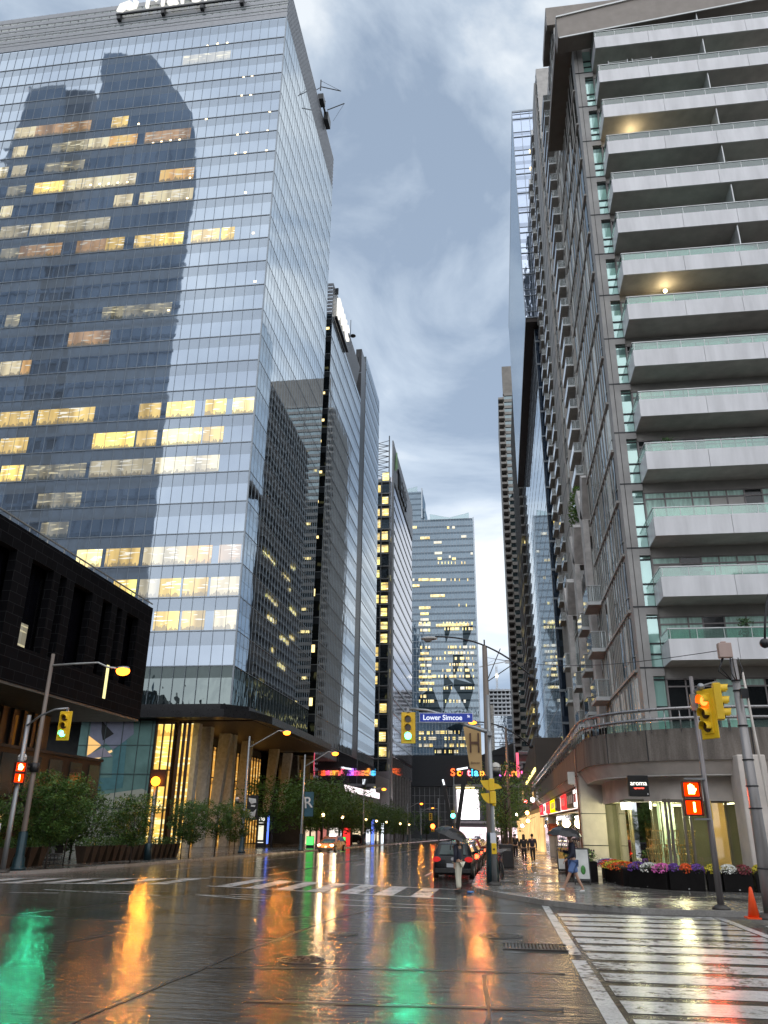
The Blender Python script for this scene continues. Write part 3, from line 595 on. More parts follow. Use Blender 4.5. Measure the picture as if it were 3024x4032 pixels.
LIT4 = [(-40.16, 137.1, -38.65), (-37.52, 137.0, -36.57), (-35.44, 137.0, -33.94), (-26.98, 136.7, -26.46), (-25.34, 136.7, -24.21), (-23.84, 136.6, -22.72), (-21.97, 136.6, -21.45), (-19.77, 136.5, -19.24), (-18.13, 136.4, -17.01), (-16.26, 136.4, -15.15), (-14.03, 136.3, -13.51), (-11.84, 136.3, -10.95), (-26.29, 132.6, -25.76), (-24.64, 132.6, -23.9), (-23.15, 132.5, -20.92), (-20.54, 132.5, -18.31), (-16.64, 132.3, -16.12), (-15.01, 132.3, -14.49), (-13.37, 132.3, -12.26), (-11.89, 132.2, -11.15), (-10.41, 132.2, -10.3), (-39.43, 132.0, -38.49), (-38.11, 131.9, -35.48), (-35.1, 131.9, -34.16), (-39.49, 119.4, -38.55), (-36.87, 119.3, -35.94), (-35.19, 119.3, -34.26), (-24.61, 119.3, -24.09), (-23.35, 119.2, -21.13), (-20.76, 119.2, -20.03), (-18.37, 119.1, -17.63), (-16.53, 119.1, -14.32), (-13.22, 119.0, -12.11), (-11.75, 119.0, -11.01), (-10.65, 118.9, -10.13), (-26.52, 115.1, -25.78), (-24.67, 115.1, -22.46), (-22.09, 115.0, -21.35), (-20.61, 115.0, -19.51), (-19.14, 114.9, -18.63), (-17.89, 114.9, -16.79), (-16.42, 114.9, -15.32), (-14.22, 114.8, -13.71), (-12.61, 114.8, -10.71), (-39.51, 114.9, -35.04), (-40.27, 110.9, -37.67), (-37.3, 110.9, -33.59), (-31.0, 111.2, -30.26), (-29.15, 111.2, -28.41), (-26.75, 111.1, -26.2), (-21.05, 111.0, -19.95), (-18.3, 111.0, -16.1), (-15.0, 110.9, -14.49), (-14.12, 110.9, -13.39), (-11.75, 110.8, -11.53), (-39.54, 106.5, -36.95), (-36.21, 106.4, -33.63), (-24.05, 106.7, -23.32), (-22.59, 106.7, -22.07), (-21.71, 106.6, -20.97), (-20.24, 106.6, -19.73), (-19.0, 106.6, -17.9), (-17.54, 106.5, -16.44), (-16.08, 106.5, -14.98), (-14.25, 106.5, -12.07), (-11.34, 106.4, -10.9), (-40.3, 102.1, -38.83), (-38.46, 102.1, -36.98), (-35.32, 102.0, -34.03), (-27.78, 102.6, -27.26), (-25.62, 102.6, -23.42), (-21.77, 102.5, -21.26), (-19.73, 102.7, -19.21), (-18.49, 102.7, -17.39), (-15.75, 102.6, -13.57), (-11.94, 102.5, -11.43), (-40.32, 98.2, -35.9), (-35.53, 98.1, -33.33), (-33.33, 98.6, -31.12), (-30.02, 98.5, -29.29), (-28.56, 98.5, -27.46), (-26.37, 98.4, -25.64), (-24.17, 98.4, -21.99), (-21.62, 98.4, -20.53), (-18.89, 98.3, -18.17), (-17.08, 98.3, -16.57), (-15.48, 98.3, -13.3), (-11.67, 98.2, -11.17), (-39.6, 93.8, -35.2), (-34.83, 93.7, -32.27), (-40.35, 89.5, -35.96), (-34.87, 89.4, -33.4), (-27.2, 90.3, -26.47), (-25.75, 90.2, -25.02), (-23.39, 90.2, -22.88), (-18.5, 90.1, -16.33), (-15.61, 90.1, -14.89), (-14.53, 90.1, -12.36), (-11.64, 90.0, -11.28), (-40.39, 81.4, -39.66), (-38.02, 81.3, -37.51), (-36.78, 81.3, -36.27), (-35.55, 81.3, -35.04), (-34.67, 81.3, -32.5), (-26.59, 81.2, -26.09), (-24.46, 81.2, -23.38), (-22.3, 81.2, -21.8), (-20.72, 81.1, -20.0), (-19.64, 81.1, -18.56), (-16.94, 81.1, -15.86), (-39.64, 84.7, -38.73), (-38.0, 84.7, -36.54), (-40.47, 59.8, -37.96), (-36.35, 59.8, -34.91), (-33.84, 59.8, -33.3), (-31.87, 60.2, -29.73), (-29.37, 60.2, -27.23), (-26.52, 60.2, -26.02), (-25.31, 60.2, -23.17), (-22.1, 60.2, -21.61), (-20.01, 60.2, -19.51), (-40.49, 56.1, -39.59), (-37.98, 56.1, -37.09), (-35.48, 56.1, -31.55), (-27.28, 56.1, -26.22), (-25.15, 56.1, -24.65), (-23.06, 56.1, -22.56), (-22.21, 56.1, -21.71), (-20.12, 56.1, -18.0), (-17.65, 56.1, -16.3), (-40.51, 51.5, -39.08), (-38.01, 51.5, -35.51), (-35.16, 51.5, -33.38), (-27.34, 51.5, -26.28), (-24.69, 51.5, -22.57), (-20.98, 51.5, -20.27), (-19.21, 51.5, -17.1), (-16.4, 51.5, -15.9), (-32.35, 47.4, -31.85), (-31.14, 47.4, -29.02), (-27.43, 47.4, -26.72), (-25.13, 47.4, -24.43), (-24.08, 47.4, -23.58), (-22.53, 47.4, -21.47), (-21.12, 47.4, -20.41), (-39.12, 43.1, -38.23), (-37.88, 43.1, -36.46), (-36.11, 43.1, -32.74), (-43.54, 211.9, -41.16), (-23.81, 210.6, -22.5), (-20.93, 210.6, -19.37), (-15.86, 203.0, -13.02), (-31.52, 199.0, -27.09), (-39.09, 203.0, -33.84), (-31.08, 190.5, -26.93), (-23.1, 187.3, -22.07), (-29.41, 186.2, -27.24), (-21.33, 185.6, -19.27), (-29.35, 182.8, -28.83), (-27.28, 182.7, -26.77), (-25.48, 182.7, -25.12), (-23.68, 182.6, -23.17), (-21.89, 182.5, -21.48), (-19.84, 182.4, -19.48), (-16.25, 182.3, -15.74), (-14.46, 182.2, -14.06), (-43.62, 170.2, -42.58), (-40.26, 170.1, -34.61), (-34.1, 169.8, -27.95), (-27.19, 169.5, -24.89), (-22.34, 169.3, -21.94), (-20.31, 169.3, -19.7), (-17.77, 169.1, -17.36), (-13.21, 169.0, -12.7), (-43.62, 165.6, -39.77), (-33.68, 157.5, -25.82), (-18.37, 150.0, -17.86), (-14.36, 149.8, -13.86), (-40.09, 148.6, -33.76), (-39.35, 144.1, -34.8), (-39.37, 139.7, -34.84), (-40.4, 135.9, -33.86), (-30.85, 135.3, -12.93), (-10.99, 189.2, -9.71)]
LIT4.sort(key=lambda a: a[0]-a[2]); rest = MB()
for i, (x0, z, x1) in enumerate(LIT4):
    q = MB() if i < 95 else rest; q.box(x0*k, 559.35, z-.9, x1*k, 559.45, z+1.1)
    if i < 95: q.build('lit_window', (LITY, LITW)[rnd.random() < .35], t4)
tag(rest.build('lit_window', LITY, t4), kind='stuff')
t4b = thing('crowned_glass_tower', 'glass tower with a slanted crown just behind the faceted tower', 'office tower', (-62, 640, gz(640)))
q = MB(); q.box(-80, 640, 0, -57.5, 670, 276); q.box(-57.4, 646, 0, -55.8, 670, 262); q.build('curtain_wall', GL4, t4b)
q = MB(); q.extr([(-80, 640, 276), (-62, 640, 276), (-62, 640, 281), (-80, 640, 277)], (0, .4, 0)); q.build('roof_screen', MATS['roofscreen'], t4b)
q = MB(); q.box(-58.6, 639, 250, -57.6, 645, 279); q.build('edge_fin', MATS['fin_pale'], t4b)
# ---- arena with coloured letters and screen
ar = thing('arena', 'dark arena front with multicoloured lit letters and a big white screen ending the street', 'arena', (-10, 335, gz(335)))
AD = plain('arena_dark', (.012, .014, .018), .45, 0, .3)
q = MB(); q.box(-62, 332, 15.6, 34, 380, 27.5); q.extr([(-7, 331.6, 27.5), (34, 331.6, 27.5), (34, 331.6, 36), (8, 331.6, 33)], (0, 30, 0)); q.build('fascia', AD, ar)
q = MB(); q.box(-62, 333, -5, 34, 380, 15.5); q.build('lower_wall', plain('arena_low', (.03, .032, .035), .4), ar)
q = MB()
for x in range(-34, -18, 2): q.box(x, 332.7, 1, x+.12, 333, 15.4)
for z in (3, 6, 9, 12, 15.2): q.box(-35, 332.7, z, -17, 333, z+.1)
q.box(-18, 331.5, 15.4, 12, 333, 16.4); q.box(-18.5, 331, 2.0, 12, 333, 2.8); q.box(-18.5, 331.6, 2, -17.6, 333, 16); q.build('window_frame', plain('frame_light', (.3, .3, .31), .5), ar)
cols = [(1, .12, .03), (1, .3, .02), (1, .05, .08), (1, .25, .3), (.05, .5, 1), (.1, .6, 1), (1, .35, .05), (1, .2, .1), (1, .1, .3), (.55, .15, 1), (1, .08, .05), (1, .1, .2), (1, .2, .05), (1, .4, .05), (1, .1, .3)]
xx = -19.3
for i, ch in enumerate('Scotiabank Arena'):
    adv = {'i': 1.15, 't': 1.6, 'S': 2.5, 'A': 2.7, 'r': 1.6, ' ': 1.1, 'k': 2.15, 'c': 1.95}.get(ch, 2.15)
    if ch != ' ': text_obj(ch, 3.9, .15, emis('neon%d' % i, cols[i % len(cols)], 2.1), 'sign_letter', ar, (xx, 331.1, 19.6), (1, 0, 0), (0, 0, 1), bold=.09)
    xx += adv
q = MB(); q.box(-17.0, 331.3, 3.4, -8.4, 331.6, 14.4); q.build('video_screen', emis('screen_white', (1, .93, .97), 2.6), ar)
q = MB(); q.box(-17.3, 331.2, 14.9, -10, 331.5, 15.3); q.build('strip_light', emis('stripwarm', (1, .8, .3), 2), ar)
q = MB(); q.box(-18, 329, -4, 8, 330.5, .6); q.build('entrance_glow', emis('entr', (1, .75, .8), 1.1, .8, .6), ar)
# ---- tower under construction
uc = thing('unfinished_tower', 'far tower under construction with bare concrete floors above pale cladding', 'tower', (5, 610, gz(610)))
q = MB(); q.box(-6, 600, 0, 22, 630, 76); q.build('clad_wall', glassy('uc_glass', (.12, .17, .24), (.7, .8, .9), .4, 3.2, 0, .25, (.28, .33, .4)), uc)
q = MB()
for i in range(7): q.box(-5.6, 599.5, 76+i*3, 22, 630, 77.2+i*3)
for i in range(9): q.box(-5.4+i*3, 600, 76, -4.6+i*3, 629, 94.5)
q.box(-6.2, 599.2, 94, 22, 631, 95.4)
for i in range(6): q.box(-5.5+i*2.6, 600, 95.4, -5.2+i*2.6, 600.4, 96.4)
q.box(-5.4, 612, 76, 21, 613, 94); q.build('floor_with_added_backing', plain('uc_conc', (.5, .52, .55), .7), uc)  # includes a pale back wall added to lighten the open floors
q = MB()
for i in range(26): q.box(-5.9, 599.6, 2+i*2.9, 20, 599.95, 2.3+i*2.9)
for i in range(14): xq = -2+rnd.random()*18; zq = 8+rnd.random()*60; q.box(xq, 599.6, zq, xq+4, 599.9, zq+.9)
q.build('floor_line', plain('uc_line', (.1, .12, .15), .5), uc)
q = MB(); q.box(-5.2, 598.6, 0, -2.4, 599.4, 84); q.build('hoist', plain('hoist', (.3, .28, .25), .6, var=.6, scale=1), uc)
# tower crane
tcr = thing('tower_crane', 'white tower crane standing on the unfinished tower', 'crane', (1, 615, 95))
q = MB()
for i in range(10): q.bar((.4, 615, 95+i*2), (1.6, 615, 97+i*2), .25); q.bar((1.6, 615, 95+i*2), (.4, 615, 97+i*2), .25)
q.bar((.4, 615, 95), (.4, 615, 116), .35); q.bar((1.6, 615, 95), (1.6, 615, 116), .35); q.build('mast', plain('crane_white', (.6, .6, .6), .5), tcr)
q = MB(); q.bar((-12, 615, 115), (9, 615, 119), .5, .7); q.bar((1, 615, 121), (9, 615, 119), .2); q.bar((1, 615, 121), (-10, 615, 115.3), .2); q.box(8, 614, 117.6, 11, 616, 120); q.build('jib', MATS['crane_white'], tcr)
q = MB(); q.sphere((1.2, 614, 108), 1.3, 8, 6); q.build('lamp', emis('cranelamp', (1, .9, .7), 4), tcr)
# ---- brown residential tower
BR = plain('brown_concrete', (.2, .185, .165), .7, 0, .2, .4)
bt = thing('brown_residential_tower', 'tall brown apartment tower with stacked recessed balconies, right of the sky gap', 'apartment tower', (18, 315, gz(315)))
q = MB(); q.box(6.1, 303, 25, 40, 340, 174); q.box(8.2, 300, 25, 40, 303, 188); q.build('wall', BR, bt)
q = MB(); q.box(8.15, 299.9, 25, 36, 300, 174); q.build('window_band', glassy('bt_glass', (.03, .045, .05), (.5, .6, .62), .3, 3.05, 25, .38, (.16, .15, .14), wob=.03), bt)
q = MB(); 
for i in range(49):
    z = 25+3.05*i; q.box(6.0, 299.3, z, 8.1, 303, z+.95); q.box(8.1, 299.5, z+1.75, 36, 299.95, z+3.04)
for x in (8.25, 19, 27): q.box(x-.2, 299.5, 25, x+.2, 300, 174)
q.build('balcony_slab', plain('bt_slab', (.24, .225, .205), .7, 0, .15, .4), bt)
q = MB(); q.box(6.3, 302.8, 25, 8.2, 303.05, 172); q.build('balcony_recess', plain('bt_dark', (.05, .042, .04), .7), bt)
for i in range(16):
    z = 25+3.05*rnd.choice([1, 3, 6, 8, 9, 12, 14, 15, 18, 20, 22, 25, 26, 30, 33, 38, 41]); x = 11+rnd.random()*8
    q = MB(); q.box(x, 299.6, z+.7, x+1.2+rnd.random(), 299.68, z+1.8); q.build('lit_window', emis('slot_light', (1, .75, .3), 1.6), bt)
q = MB(); q.box(12.6, 299.5, 26.5, 15.8, 299.6, 29.2); q.build('lit_window', LITY, bt)
bp = thing('black_framed_block', 'low black block with white floor edges and a pink lit banner below the brown tower', 'building', (14, 296, gz(296)))
q = MB(); q.box(8.2, 290, -4, 30, 299, 21.5); q.build('wall', plain('blk', (.012, .012, .014), .4), bp)
q = MB()
for z in (25.2, 21.6): q.box(6.9, 289, z, 30, 299, z+.5)
for i in range(7): q.extr([(6.4, 289.2, 3+2.7*i), (8.2, 289.4, 4+2.7*i), (8.2, 289.4, 4.9+2.7*i), (6.4, 289.2, 3.9+2.7*i)], (0, 8, 0))
q.build('floor_edge', plain('edge_white', (.55, .55, .56), .5), bp)
q = MB(); q.box(6.0, 289, 17, 6.9, 289.3, 25); q.build('banner', emis('pinkban', (1, .12, .2), 1.2), bp)
for (x, z) in ((10, 17.8), (14, 17.8), (10, 12.6), (13.5, 12.6), (11, 7)):
    q = MB(); q.box(x, 289.8, z, x+2.6, 289.9, z+2); q.build('window', (LITW, LITD)[int(x) % 2], bp)
# ---- tall glass tower right, upper volume overhanging the lower one
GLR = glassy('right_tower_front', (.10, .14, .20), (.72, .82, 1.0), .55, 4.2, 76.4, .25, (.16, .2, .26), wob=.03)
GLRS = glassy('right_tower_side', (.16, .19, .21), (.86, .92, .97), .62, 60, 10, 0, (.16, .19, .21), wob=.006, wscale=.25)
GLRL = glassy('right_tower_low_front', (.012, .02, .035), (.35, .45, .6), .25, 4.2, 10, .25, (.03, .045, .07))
SM = Matrix.Translation((0, 0, 1.8)) @ Matrix.Scale(1.25, 4) @ Matrix.Translation((0, 0, -1.8))
gt = thing('overhanging_glass_tower', 'tall pale glass tower whose upper volume overhangs a slimmer shaft, behind the condominium', 'office tower', (25, 156, gz(156)))
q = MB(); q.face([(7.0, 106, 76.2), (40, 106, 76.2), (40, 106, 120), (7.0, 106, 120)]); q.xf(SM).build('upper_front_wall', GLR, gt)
q = MB(); q.box(7.0, 106.02, 76.2, 40, 172, 120); q.xf(SM).build('upper_side_wall', GLRS, gt)
q = MB(); q.box(7.0, 106.0, 75.4, 40, 172, 76.2); q.xf(SM).build('upper_soffit', plain('soffit_dark', (.035, .025, .022), .6), gt)
q = MB(); z = 76.2
while z < 121: q.box(7, 105.88, z-.07, 40, 106, z+.07); q.box(7, 105.92, z+1.1, 40, 106, z+1.18); z += 4.2
for i in range(22): q.box(7+i*1.5-.04, 105.9, 76.2, 7+i*1.5+.04, 106, 120)
for i in range(44): q.box(6.988, 106+i*1.5-.03, 76.2, 7.0, 106+i*1.5+.03, 120)
q.box(6.98, 105.9, 119.8, 40, 172, 120.2); q.xf(SM).build('mullion_grid', MUL, gt)
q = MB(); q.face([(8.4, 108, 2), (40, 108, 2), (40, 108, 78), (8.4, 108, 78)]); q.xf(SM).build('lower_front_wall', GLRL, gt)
q = MB(); q.box(8.4, 108.02, 2, 40, 174, 75.4); q.xf(SM).build('lower_side_wall', GLRS, gt)
q = MB()
for i in range(16): q.box(8.4, 107.85, 10+4.2*i-.15, 40, 108, 10+4.2*i+.15)
for i in range(18): q.box(8.4+i*1.6-.05, 107.9, 2, 8.4+i*1.6+.05, 108, 75.4)
for i in range(22): q.box(8.385, 108+i*3-.04, 2, 8.4, 108+i*3+.04, 75.4)
for i in range(20): q.box(8.38, 108, 6+3.6*i-.05, 8.4, 174, 6+3.6*i+.05)
q.xf(SM).build('mullion_grid', MUL, gt)
for (x, z, w) in ((9.5, 110.2, 1.3), (9.8, 101.9, 1.6), (10.4, 93.5, 1.4), (10, 98, 1.5), (11.5, 85, 1.2), (9.4, 106.3, .5), (10.2, 89.4, 1.4)):
    q = MB(); q.box(x, 105.8, z, x+w, 105.86, z+.5); q.xf(SM).build('lit_window', emis('warmspot', (1, .72, .35), 2.2), gt)
for (x, z, w) in ((9.4, 24.2, 2.5), (9.2, 41.8, 1.1), (10, 33.6, .8), (9.2, 35.6, .8)):
    q = MB(); q.box(x, 107.7, z, x+w, 107.8, z+1.2); q.xf(SM).build('lit_window', LITY, gt)
# tower beyond it whose face is mirrored in the tall left tower
ht = thing('balconied_tower', 'grey tower of stacked balcony floors hidden behind the overhanging glass tower', 'apartment tower', (25, 245, gz(245)))
q = MB(); q.box(10.5, 222, 0, 40, 275, 138); q.build('wall', plain('ht', (.09, .09, .09), .6), ht)
q = MB()
for i in range(44): q.box(9.4, 222, 5+3.05*i, 10.5, 275, 5.6+3.05*i)
q.build('balcony_slab', plain('ht_slab', (.22, .22, .21), .6), ht)
for i in range(26):
    y = 224+rnd.random()*40; z = 5+3.05*rnd.randint(1, 26); q = MB(); q.box(10.3, y, z+.9, 10.45, y+3+rnd.random()*8, z+2.7); q.build('lit_window', LITY, ht)
# buildings behind the camera, seen only mirrored in the left tower
def mir(name, label, poly, y0, y1, col, band):
    t = thing(name, label, 'tower', (poly[0][0], y0, 0)); q = MB(); q.extr([(x, y0, z) for x, z in poly], (0, y1-y0, 0)); q.build('wall', col, t)
    b = MB(); zmax = max(z for x, z in poly)
    xs = [x for x, z in poly]
    z = 6
    while z < zmax-(95 if 'rounded' in name else 30): b.box(min(xs)+4, y0-.01 if y1 < y0 else y1, z, max(xs)-3, (y1 if y1 > y0 else y0)+.3, z+1.2); z += 6
    x = min(xs)+6
    while x < max(xs)-5: b.box(x, (y1 if y1 > y0 else y0), 4, x+.7, (y1 if y1 > y0 else y0)+.35, zmax-45); x += 5
    b.build('floor_line', band, t)
MG = plain('mir_blue', (.46, .55, .66), .35, 0, .2, .02); MD = plain('mir_dark', (.18, .2, .235), .5, 0, .3, .02); ML = plain('mir_line', (.3, .37, .46), .5)
sc_y = (88+128)/276.  # virtual distance of the plane y=-40
def mz_(x, z): return (x*sc_y, 1.8+(z-1.8)*sc_y)
mir('rounded_glass_tower', 'rounded blue tower mirrored in the left glass front', [mz_(-170, 0), mz_(-129, 0), mz_(-134, 205), mz_(-133, 285), mz_(-134.5, 308), mz_(-140, 333), mz_(-145.5, 342), mz_(-161, 369), mz_(-167, 377), mz_(-194, 383), mz_(-190, 315)], -40.5, -40, MG, ML)
mir('dark_tower', 'darker stepped tower mirrored left of the rounded tower', [mz_(-200, 0), mz_(-146, 0), mz_(-146, 97), mz_(-165, 268), mz_(-197, 272), mz_(-198, 360), mz_(-213, 362), mz_(-214, 0)], -60, -42, MD, ML)
mir('slim_blue_tower', 'slim blue tower mirrored near the left edge of the glass front', [mz_(-240, 0), mz_(-196, 0), mz_(-205, 290), mz_(-213, 364), mz_(-234, 366), mz_(-245, 200)], -41.5, -41, MG, ML)

bk = thing('low_city_block', 'low dark city block behind the viewpoint, seen only in reflections', 'building', (-20, -95, gz(-95))); q = MB()
for i, (a, b, h) in enumerate([(-170, -120, 46), (-119, -70, 38), (-69, -26, 44), (4, 50, 40), (51, 110, 52), (111, 170, 34)]): q.box(a, -115, 0, b, -92-i % 3, h)
q.build('wall', plain('back_block', (.07, .07, .075), .6), bk)
# ================================================================== DARK BUILDING LEFT
BRK = None
mt, t_, o_ = newmat('dark_block'); nt = NT(t_)
b = nt.n('ShaderNodeBsdfPrincipled'); nt.l(b.outputs[0], o_.inputs[0]); br = nt.n('ShaderNodeTexBrick'); v = pos(nt); sp = nt.n('ShaderNodeSeparateXYZ'); nt.l(v, sp.inputs[0]); cb = nt.n('ShaderNodeCombineXYZ'); nt.l(nt.math('ADD', sp.outputs[0], sp.outputs[1]), cb.inputs[0]); nt.l(sp.outputs[2], cb.inputs[1]); nt.l(cb.outputs[0], br.inputs['Vector'])
br.inputs['Scale'].default_value = 1; br.inputs['Brick Width'].default_value = 1.2; br.inputs['Row Height'].default_value = .6; br.inputs['Mortar Size'].default_value = .018
br.inputs['Color1'].default_value = (.0035, .0036, .0045, 1); br.inputs['Color2'].default_value = (.0065, .0066, .008, 1); br.inputs['Mortar'].default_value = (.022, .022, .024, 1)
nt.l(br.outputs[0], b.inputs['Base Color']); b.inputs['Roughness'].default_value = .8; b.inputs['Specular IOR Level'].default_value = .06
db = thing('dark_stone_building', 'black stone building with tall narrow window slots overhanging its glazed base at the left edge', 'building', (-40, 40, gz(40)))
# wall panels between slots (x=-27 plane)
slots = [(16, 18.2), (20.5, 22), (24, 26.6), (28.5, 31), (33.2, 34.6), (36.6, 39.6), (41.2, 43.6), (44.4, 45.2), (46.2, 48.7), (50.2, 51.6), (52.4, 53.2), (54.0, 56.0)]
q = MB(); q.box(-27.5, 14, 8.9, -27, 58.3, 11.0); q.box(-27.5, 14, 16.2, -27, 58.3, 17.6)
pv = 14
for a, b in slots+[(58.3, 59)]: q.box(-27.5, pv, 11.0, -27, a, 16.2); pv = b
q.box(-60, 57.8, 8.9, -27.5, 58.3, 17.6); q.box(-60, 14, 17.3, -27.5, 57.8, 17.5); q.build('stone_wall', mt, db)
q = MB(); q.box(-28.2, 14, 9.2, -27.9, 57.7, 17.2); q.build('recessed_glazing', plain('black_glass', (.004, .004, .006), .12, 0, .3), db)
q = MB(); q.box(-60, 14, 8.75, -27.05, 58.2, 8.9); q.build('soffit', plain('pale_soffit', (.10, .10, .09), .5), db)
q = MB(); q.bar((-27.1, 14, 17.95), (-27.1, 58.3, 17.95), .08)
for i in range(22): q.bar((-27.1, 14.5+i*2, 17.6), (-27.1, 14.5+i*2, 17.95), .05)
q.build('roof_rail', plain('rail_pale', (.35, .35, .33), .4, .5), db)
for (ya, yb, za, zb, mt2) in ((50.3, 50.7, 9.4, 11.2, LITW), (37, 38.8, 11.4, 12.0, LITD), (42, 43, 11.2, 12.6, LITD), (36.7, 38.0, 12.4, 13.2, LITO)):
    q = MB(); q.box(-27.85, ya, za, -27.7, yb, zb); q.build('lit_window', mt2, db)
q = MB(); q.box(-27.0, 52.0, 9.6, -26.94, 52.3, 11.9); q.build('lit_window', emis('slotwarm', (1, .9, .4), .9), db)
q = MB(); q.box(-60, 14, -1, -32.3, 55, 8.75); q.build('base_wall', plain('base_dark', (.010, .009, .009), .5), db)
q = MB(); y = 15
while y < 55: q.box(-32.3, y, .1, -32.1, y+.35, 8.7); y += 1.25
q.build('base_fin', plain('base_fin', (.012, .012, .012), .4), db)
for i in range(24):
    y = 15.4+i*1.65; 
    q = MB(); q.box(-32.28, y, 5.6, -32.22, y+.75, 8.3); q.build('curtain_window', plain('curtain_green', (.10, .10, .07), .4, 0, .5, .8) if i % 3 else emis('amberwin', (.5, .2, .03), .14, .5), db)
q = MB(); q.box(-32.0, 36, 5.0, -31.9, 48.5, 5.09); q.build('strip_light', emis('strip_warm2', (1, .75, .4), 2), db)
q = MB(); q.box(-32.3, 14, -.9, -24.2, 47.1, .0+2.62); 
cnp = MB(); cnp.box(-32, 14, 2.62, -24, 47.2, 5.05); cnp.build('glazed_box', plain('box_black', (.007, .008, .008), .5, spec=.2), db)
q = MB(); q.box(-32.1, 13.9, 5.05, -23.9, 47.3, 5.2); q.build('box_cornice', plain('cornice', (.02, .018, .016), .6, spec=.2), db)
q = MB(); y = 15
while y < 47: q.box(-24.02, y, 2.75, -23.96, y+1.3, 4.8); y += 2.2
q.box(-31, 47.2, 2.8, -26, 47.24, 4.8); q.build('box_pane', plain('box_pane', (.022, .027, .025), .2, 0, .4, .6), db)
q = MB(); q.box(-31.9, 14, gz(30), -28.6, 47.1, 2.6); q.build('restaurant_wall', plain('rest_dark', (.025, .018, .012), .5), db)
q = MB(); q.box(-32, 14, 2.3, -24.4, 48, 2.6); q.box(-24.6, 14, 2.0, -24.3, 48, 2.62); q.build('awning', plain('awning_grey', (.12, .12, .115), .6, 0, .3, 2), db)
for i in range(9):
    y = 16+i*3.4; q = MB(); q.box(-28.6, y, gz(y)+.5, -28.5, y+1.9, 2.0); q.build('lit_window', (LITO, MATS['golden_side'])[i % 2], db)
for y in (36.5, 38.3, 40.5):
    q = MB(); q.box(-28.4, y, .9, -28.2, y+.22, 1.6); q.build('wall_lamp', emis('walllamp', (1, .95, .55), 3), db)
text_obj('BAR', .5, .03, WHITE_L, 'sign_letters', db, (-24.25, 30.6, 2.05), (0, 1, 0), (0, 0, 1), bold=.01)
# ================================================================== CONDOMINIUM RIGHT
CST = plain('condo_stone', (.36, .35, .34), .6, 0, .12, 1.2, .1)
CSD = plain('condo_stone_brown', (.42, .405, .385), .65, 0, .15, 1.0, .1)
FAS = plain('fascia_panel', (.64, .64, .66), .42, .05, .13, 1.6, streak=True)
TEALW = glassy('teal_window', (.36, .62, .55), (.75, .95, .92), .3, 3.03, 8.95, .12, (.12, .2, .19), wob=.003)
GRL = clearglass('balcony_glass', (.62, .90, .80), .3, .22)
RAIL = plain('rail_white', (.55, .57, .57), .35, .3, .08)
SOF = plain('balcony_soffit', (.52, .49, .46), .7, 0, .15, 1.5)
WDK = plain('window_dark', (.012, .014, .015), .08, 0, .4, .8)
CURT = plain('curtain', (.42, .62, .55), .5, 0, .25, 9, streak=True)
FRM = plain('window_frame_grey', (.22, .20, .20), .5, .1, .12)
cd = thing('balconied_condominium', 'grey and teal condominium with long pale balconies, on the right above the curved podium', 'apartment building', (20, 55, 0))
FZ = [8.96, 12.0, 15.1, 18.7, 21.75, 24.8, 27.8, 30.8, 33.8, 36.8, 39.8, 42.8, 45.8, 48.85]
q = MB(); q.box(7.0, 39.9, 4.6, 40, 52, 51.5); q.build('wall', CSD, cd)
q = MB(); q.box(6.98, 39.62, 4.6, 7.56, 40.4, 51.5)
for z in FZ+[6.0]: q.box(7.56, 39.62, z-.42, 8.12, 39.95, z)
q.build('corner_pier', CST, cd)
q = MB()
for z in FZ+[5.9]: q.box(6.96, 39.6, z-.05, 8.13, 39.62, z+.02)
for a in range(3): q.box(7.2+.0*a, 39.605, 4.6, 7.22, 39.62, 51)
for z in FZ+[5.9]: q.box(7.56, 39.75, z+.62, 8.1, 39.8, z+.7); q.box(7.56, 39.75, z+1.15, 8.1, 39.8, z+1.23); q.box(7.56, 39.75, z+2.45, 8.1, 39.8, z+2.52)
q.build('joint_line', DARK, cd)
q = MB(); q.box(7.57, 39.8, 4.6, 8.1, 39.92, 51); q.build('corner_window', TEALW, cd)
# recessed front wall with sliding doors, one flat per floor
fl_all = [5.95]+FZ
for i, z in enumerate(fl_all):
    zt = (fl_all[i+1] if i+1 < len(fl_all) else 51.6)-.25
    f = MB(); f.mat(0).box(8.12, 39.8, z, 24, 39.9, zt+.25)
    r2 = random.Random(i*7+3); x = 8.2
    segs = []
    while x < 17:
        w = r2.choice([.62, .8, .8, .95, 1.3]); segs.append((x, min(x+w, 17))); x += w+.07
    f.mat(1)
    for (a, b_) in segs:
        kind = r2.random(); top = zt-.35
        f.mat(2 if kind < .32 else (3 if kind < .85 else 0)); f.box(a, 39.7, z+.1, b_, 39.8, top-.35)
        f.mat(3 if kind > .25 else 2); f.box(a, 39.7, top-.3, b_, 39.8, top)
        f.mat(1); f.box(a-.07, 39.66, z+.1, a, 39.8, top+.05); f.box(a, 39.66, top-.36, b_, 39.72, top-.29)
    f.mat(1); f.box(8.12, 39.66, top, 17, 39.82, top+.07); f.build('sliding_window', [CSD, FRM, WDK, CURT], cd)
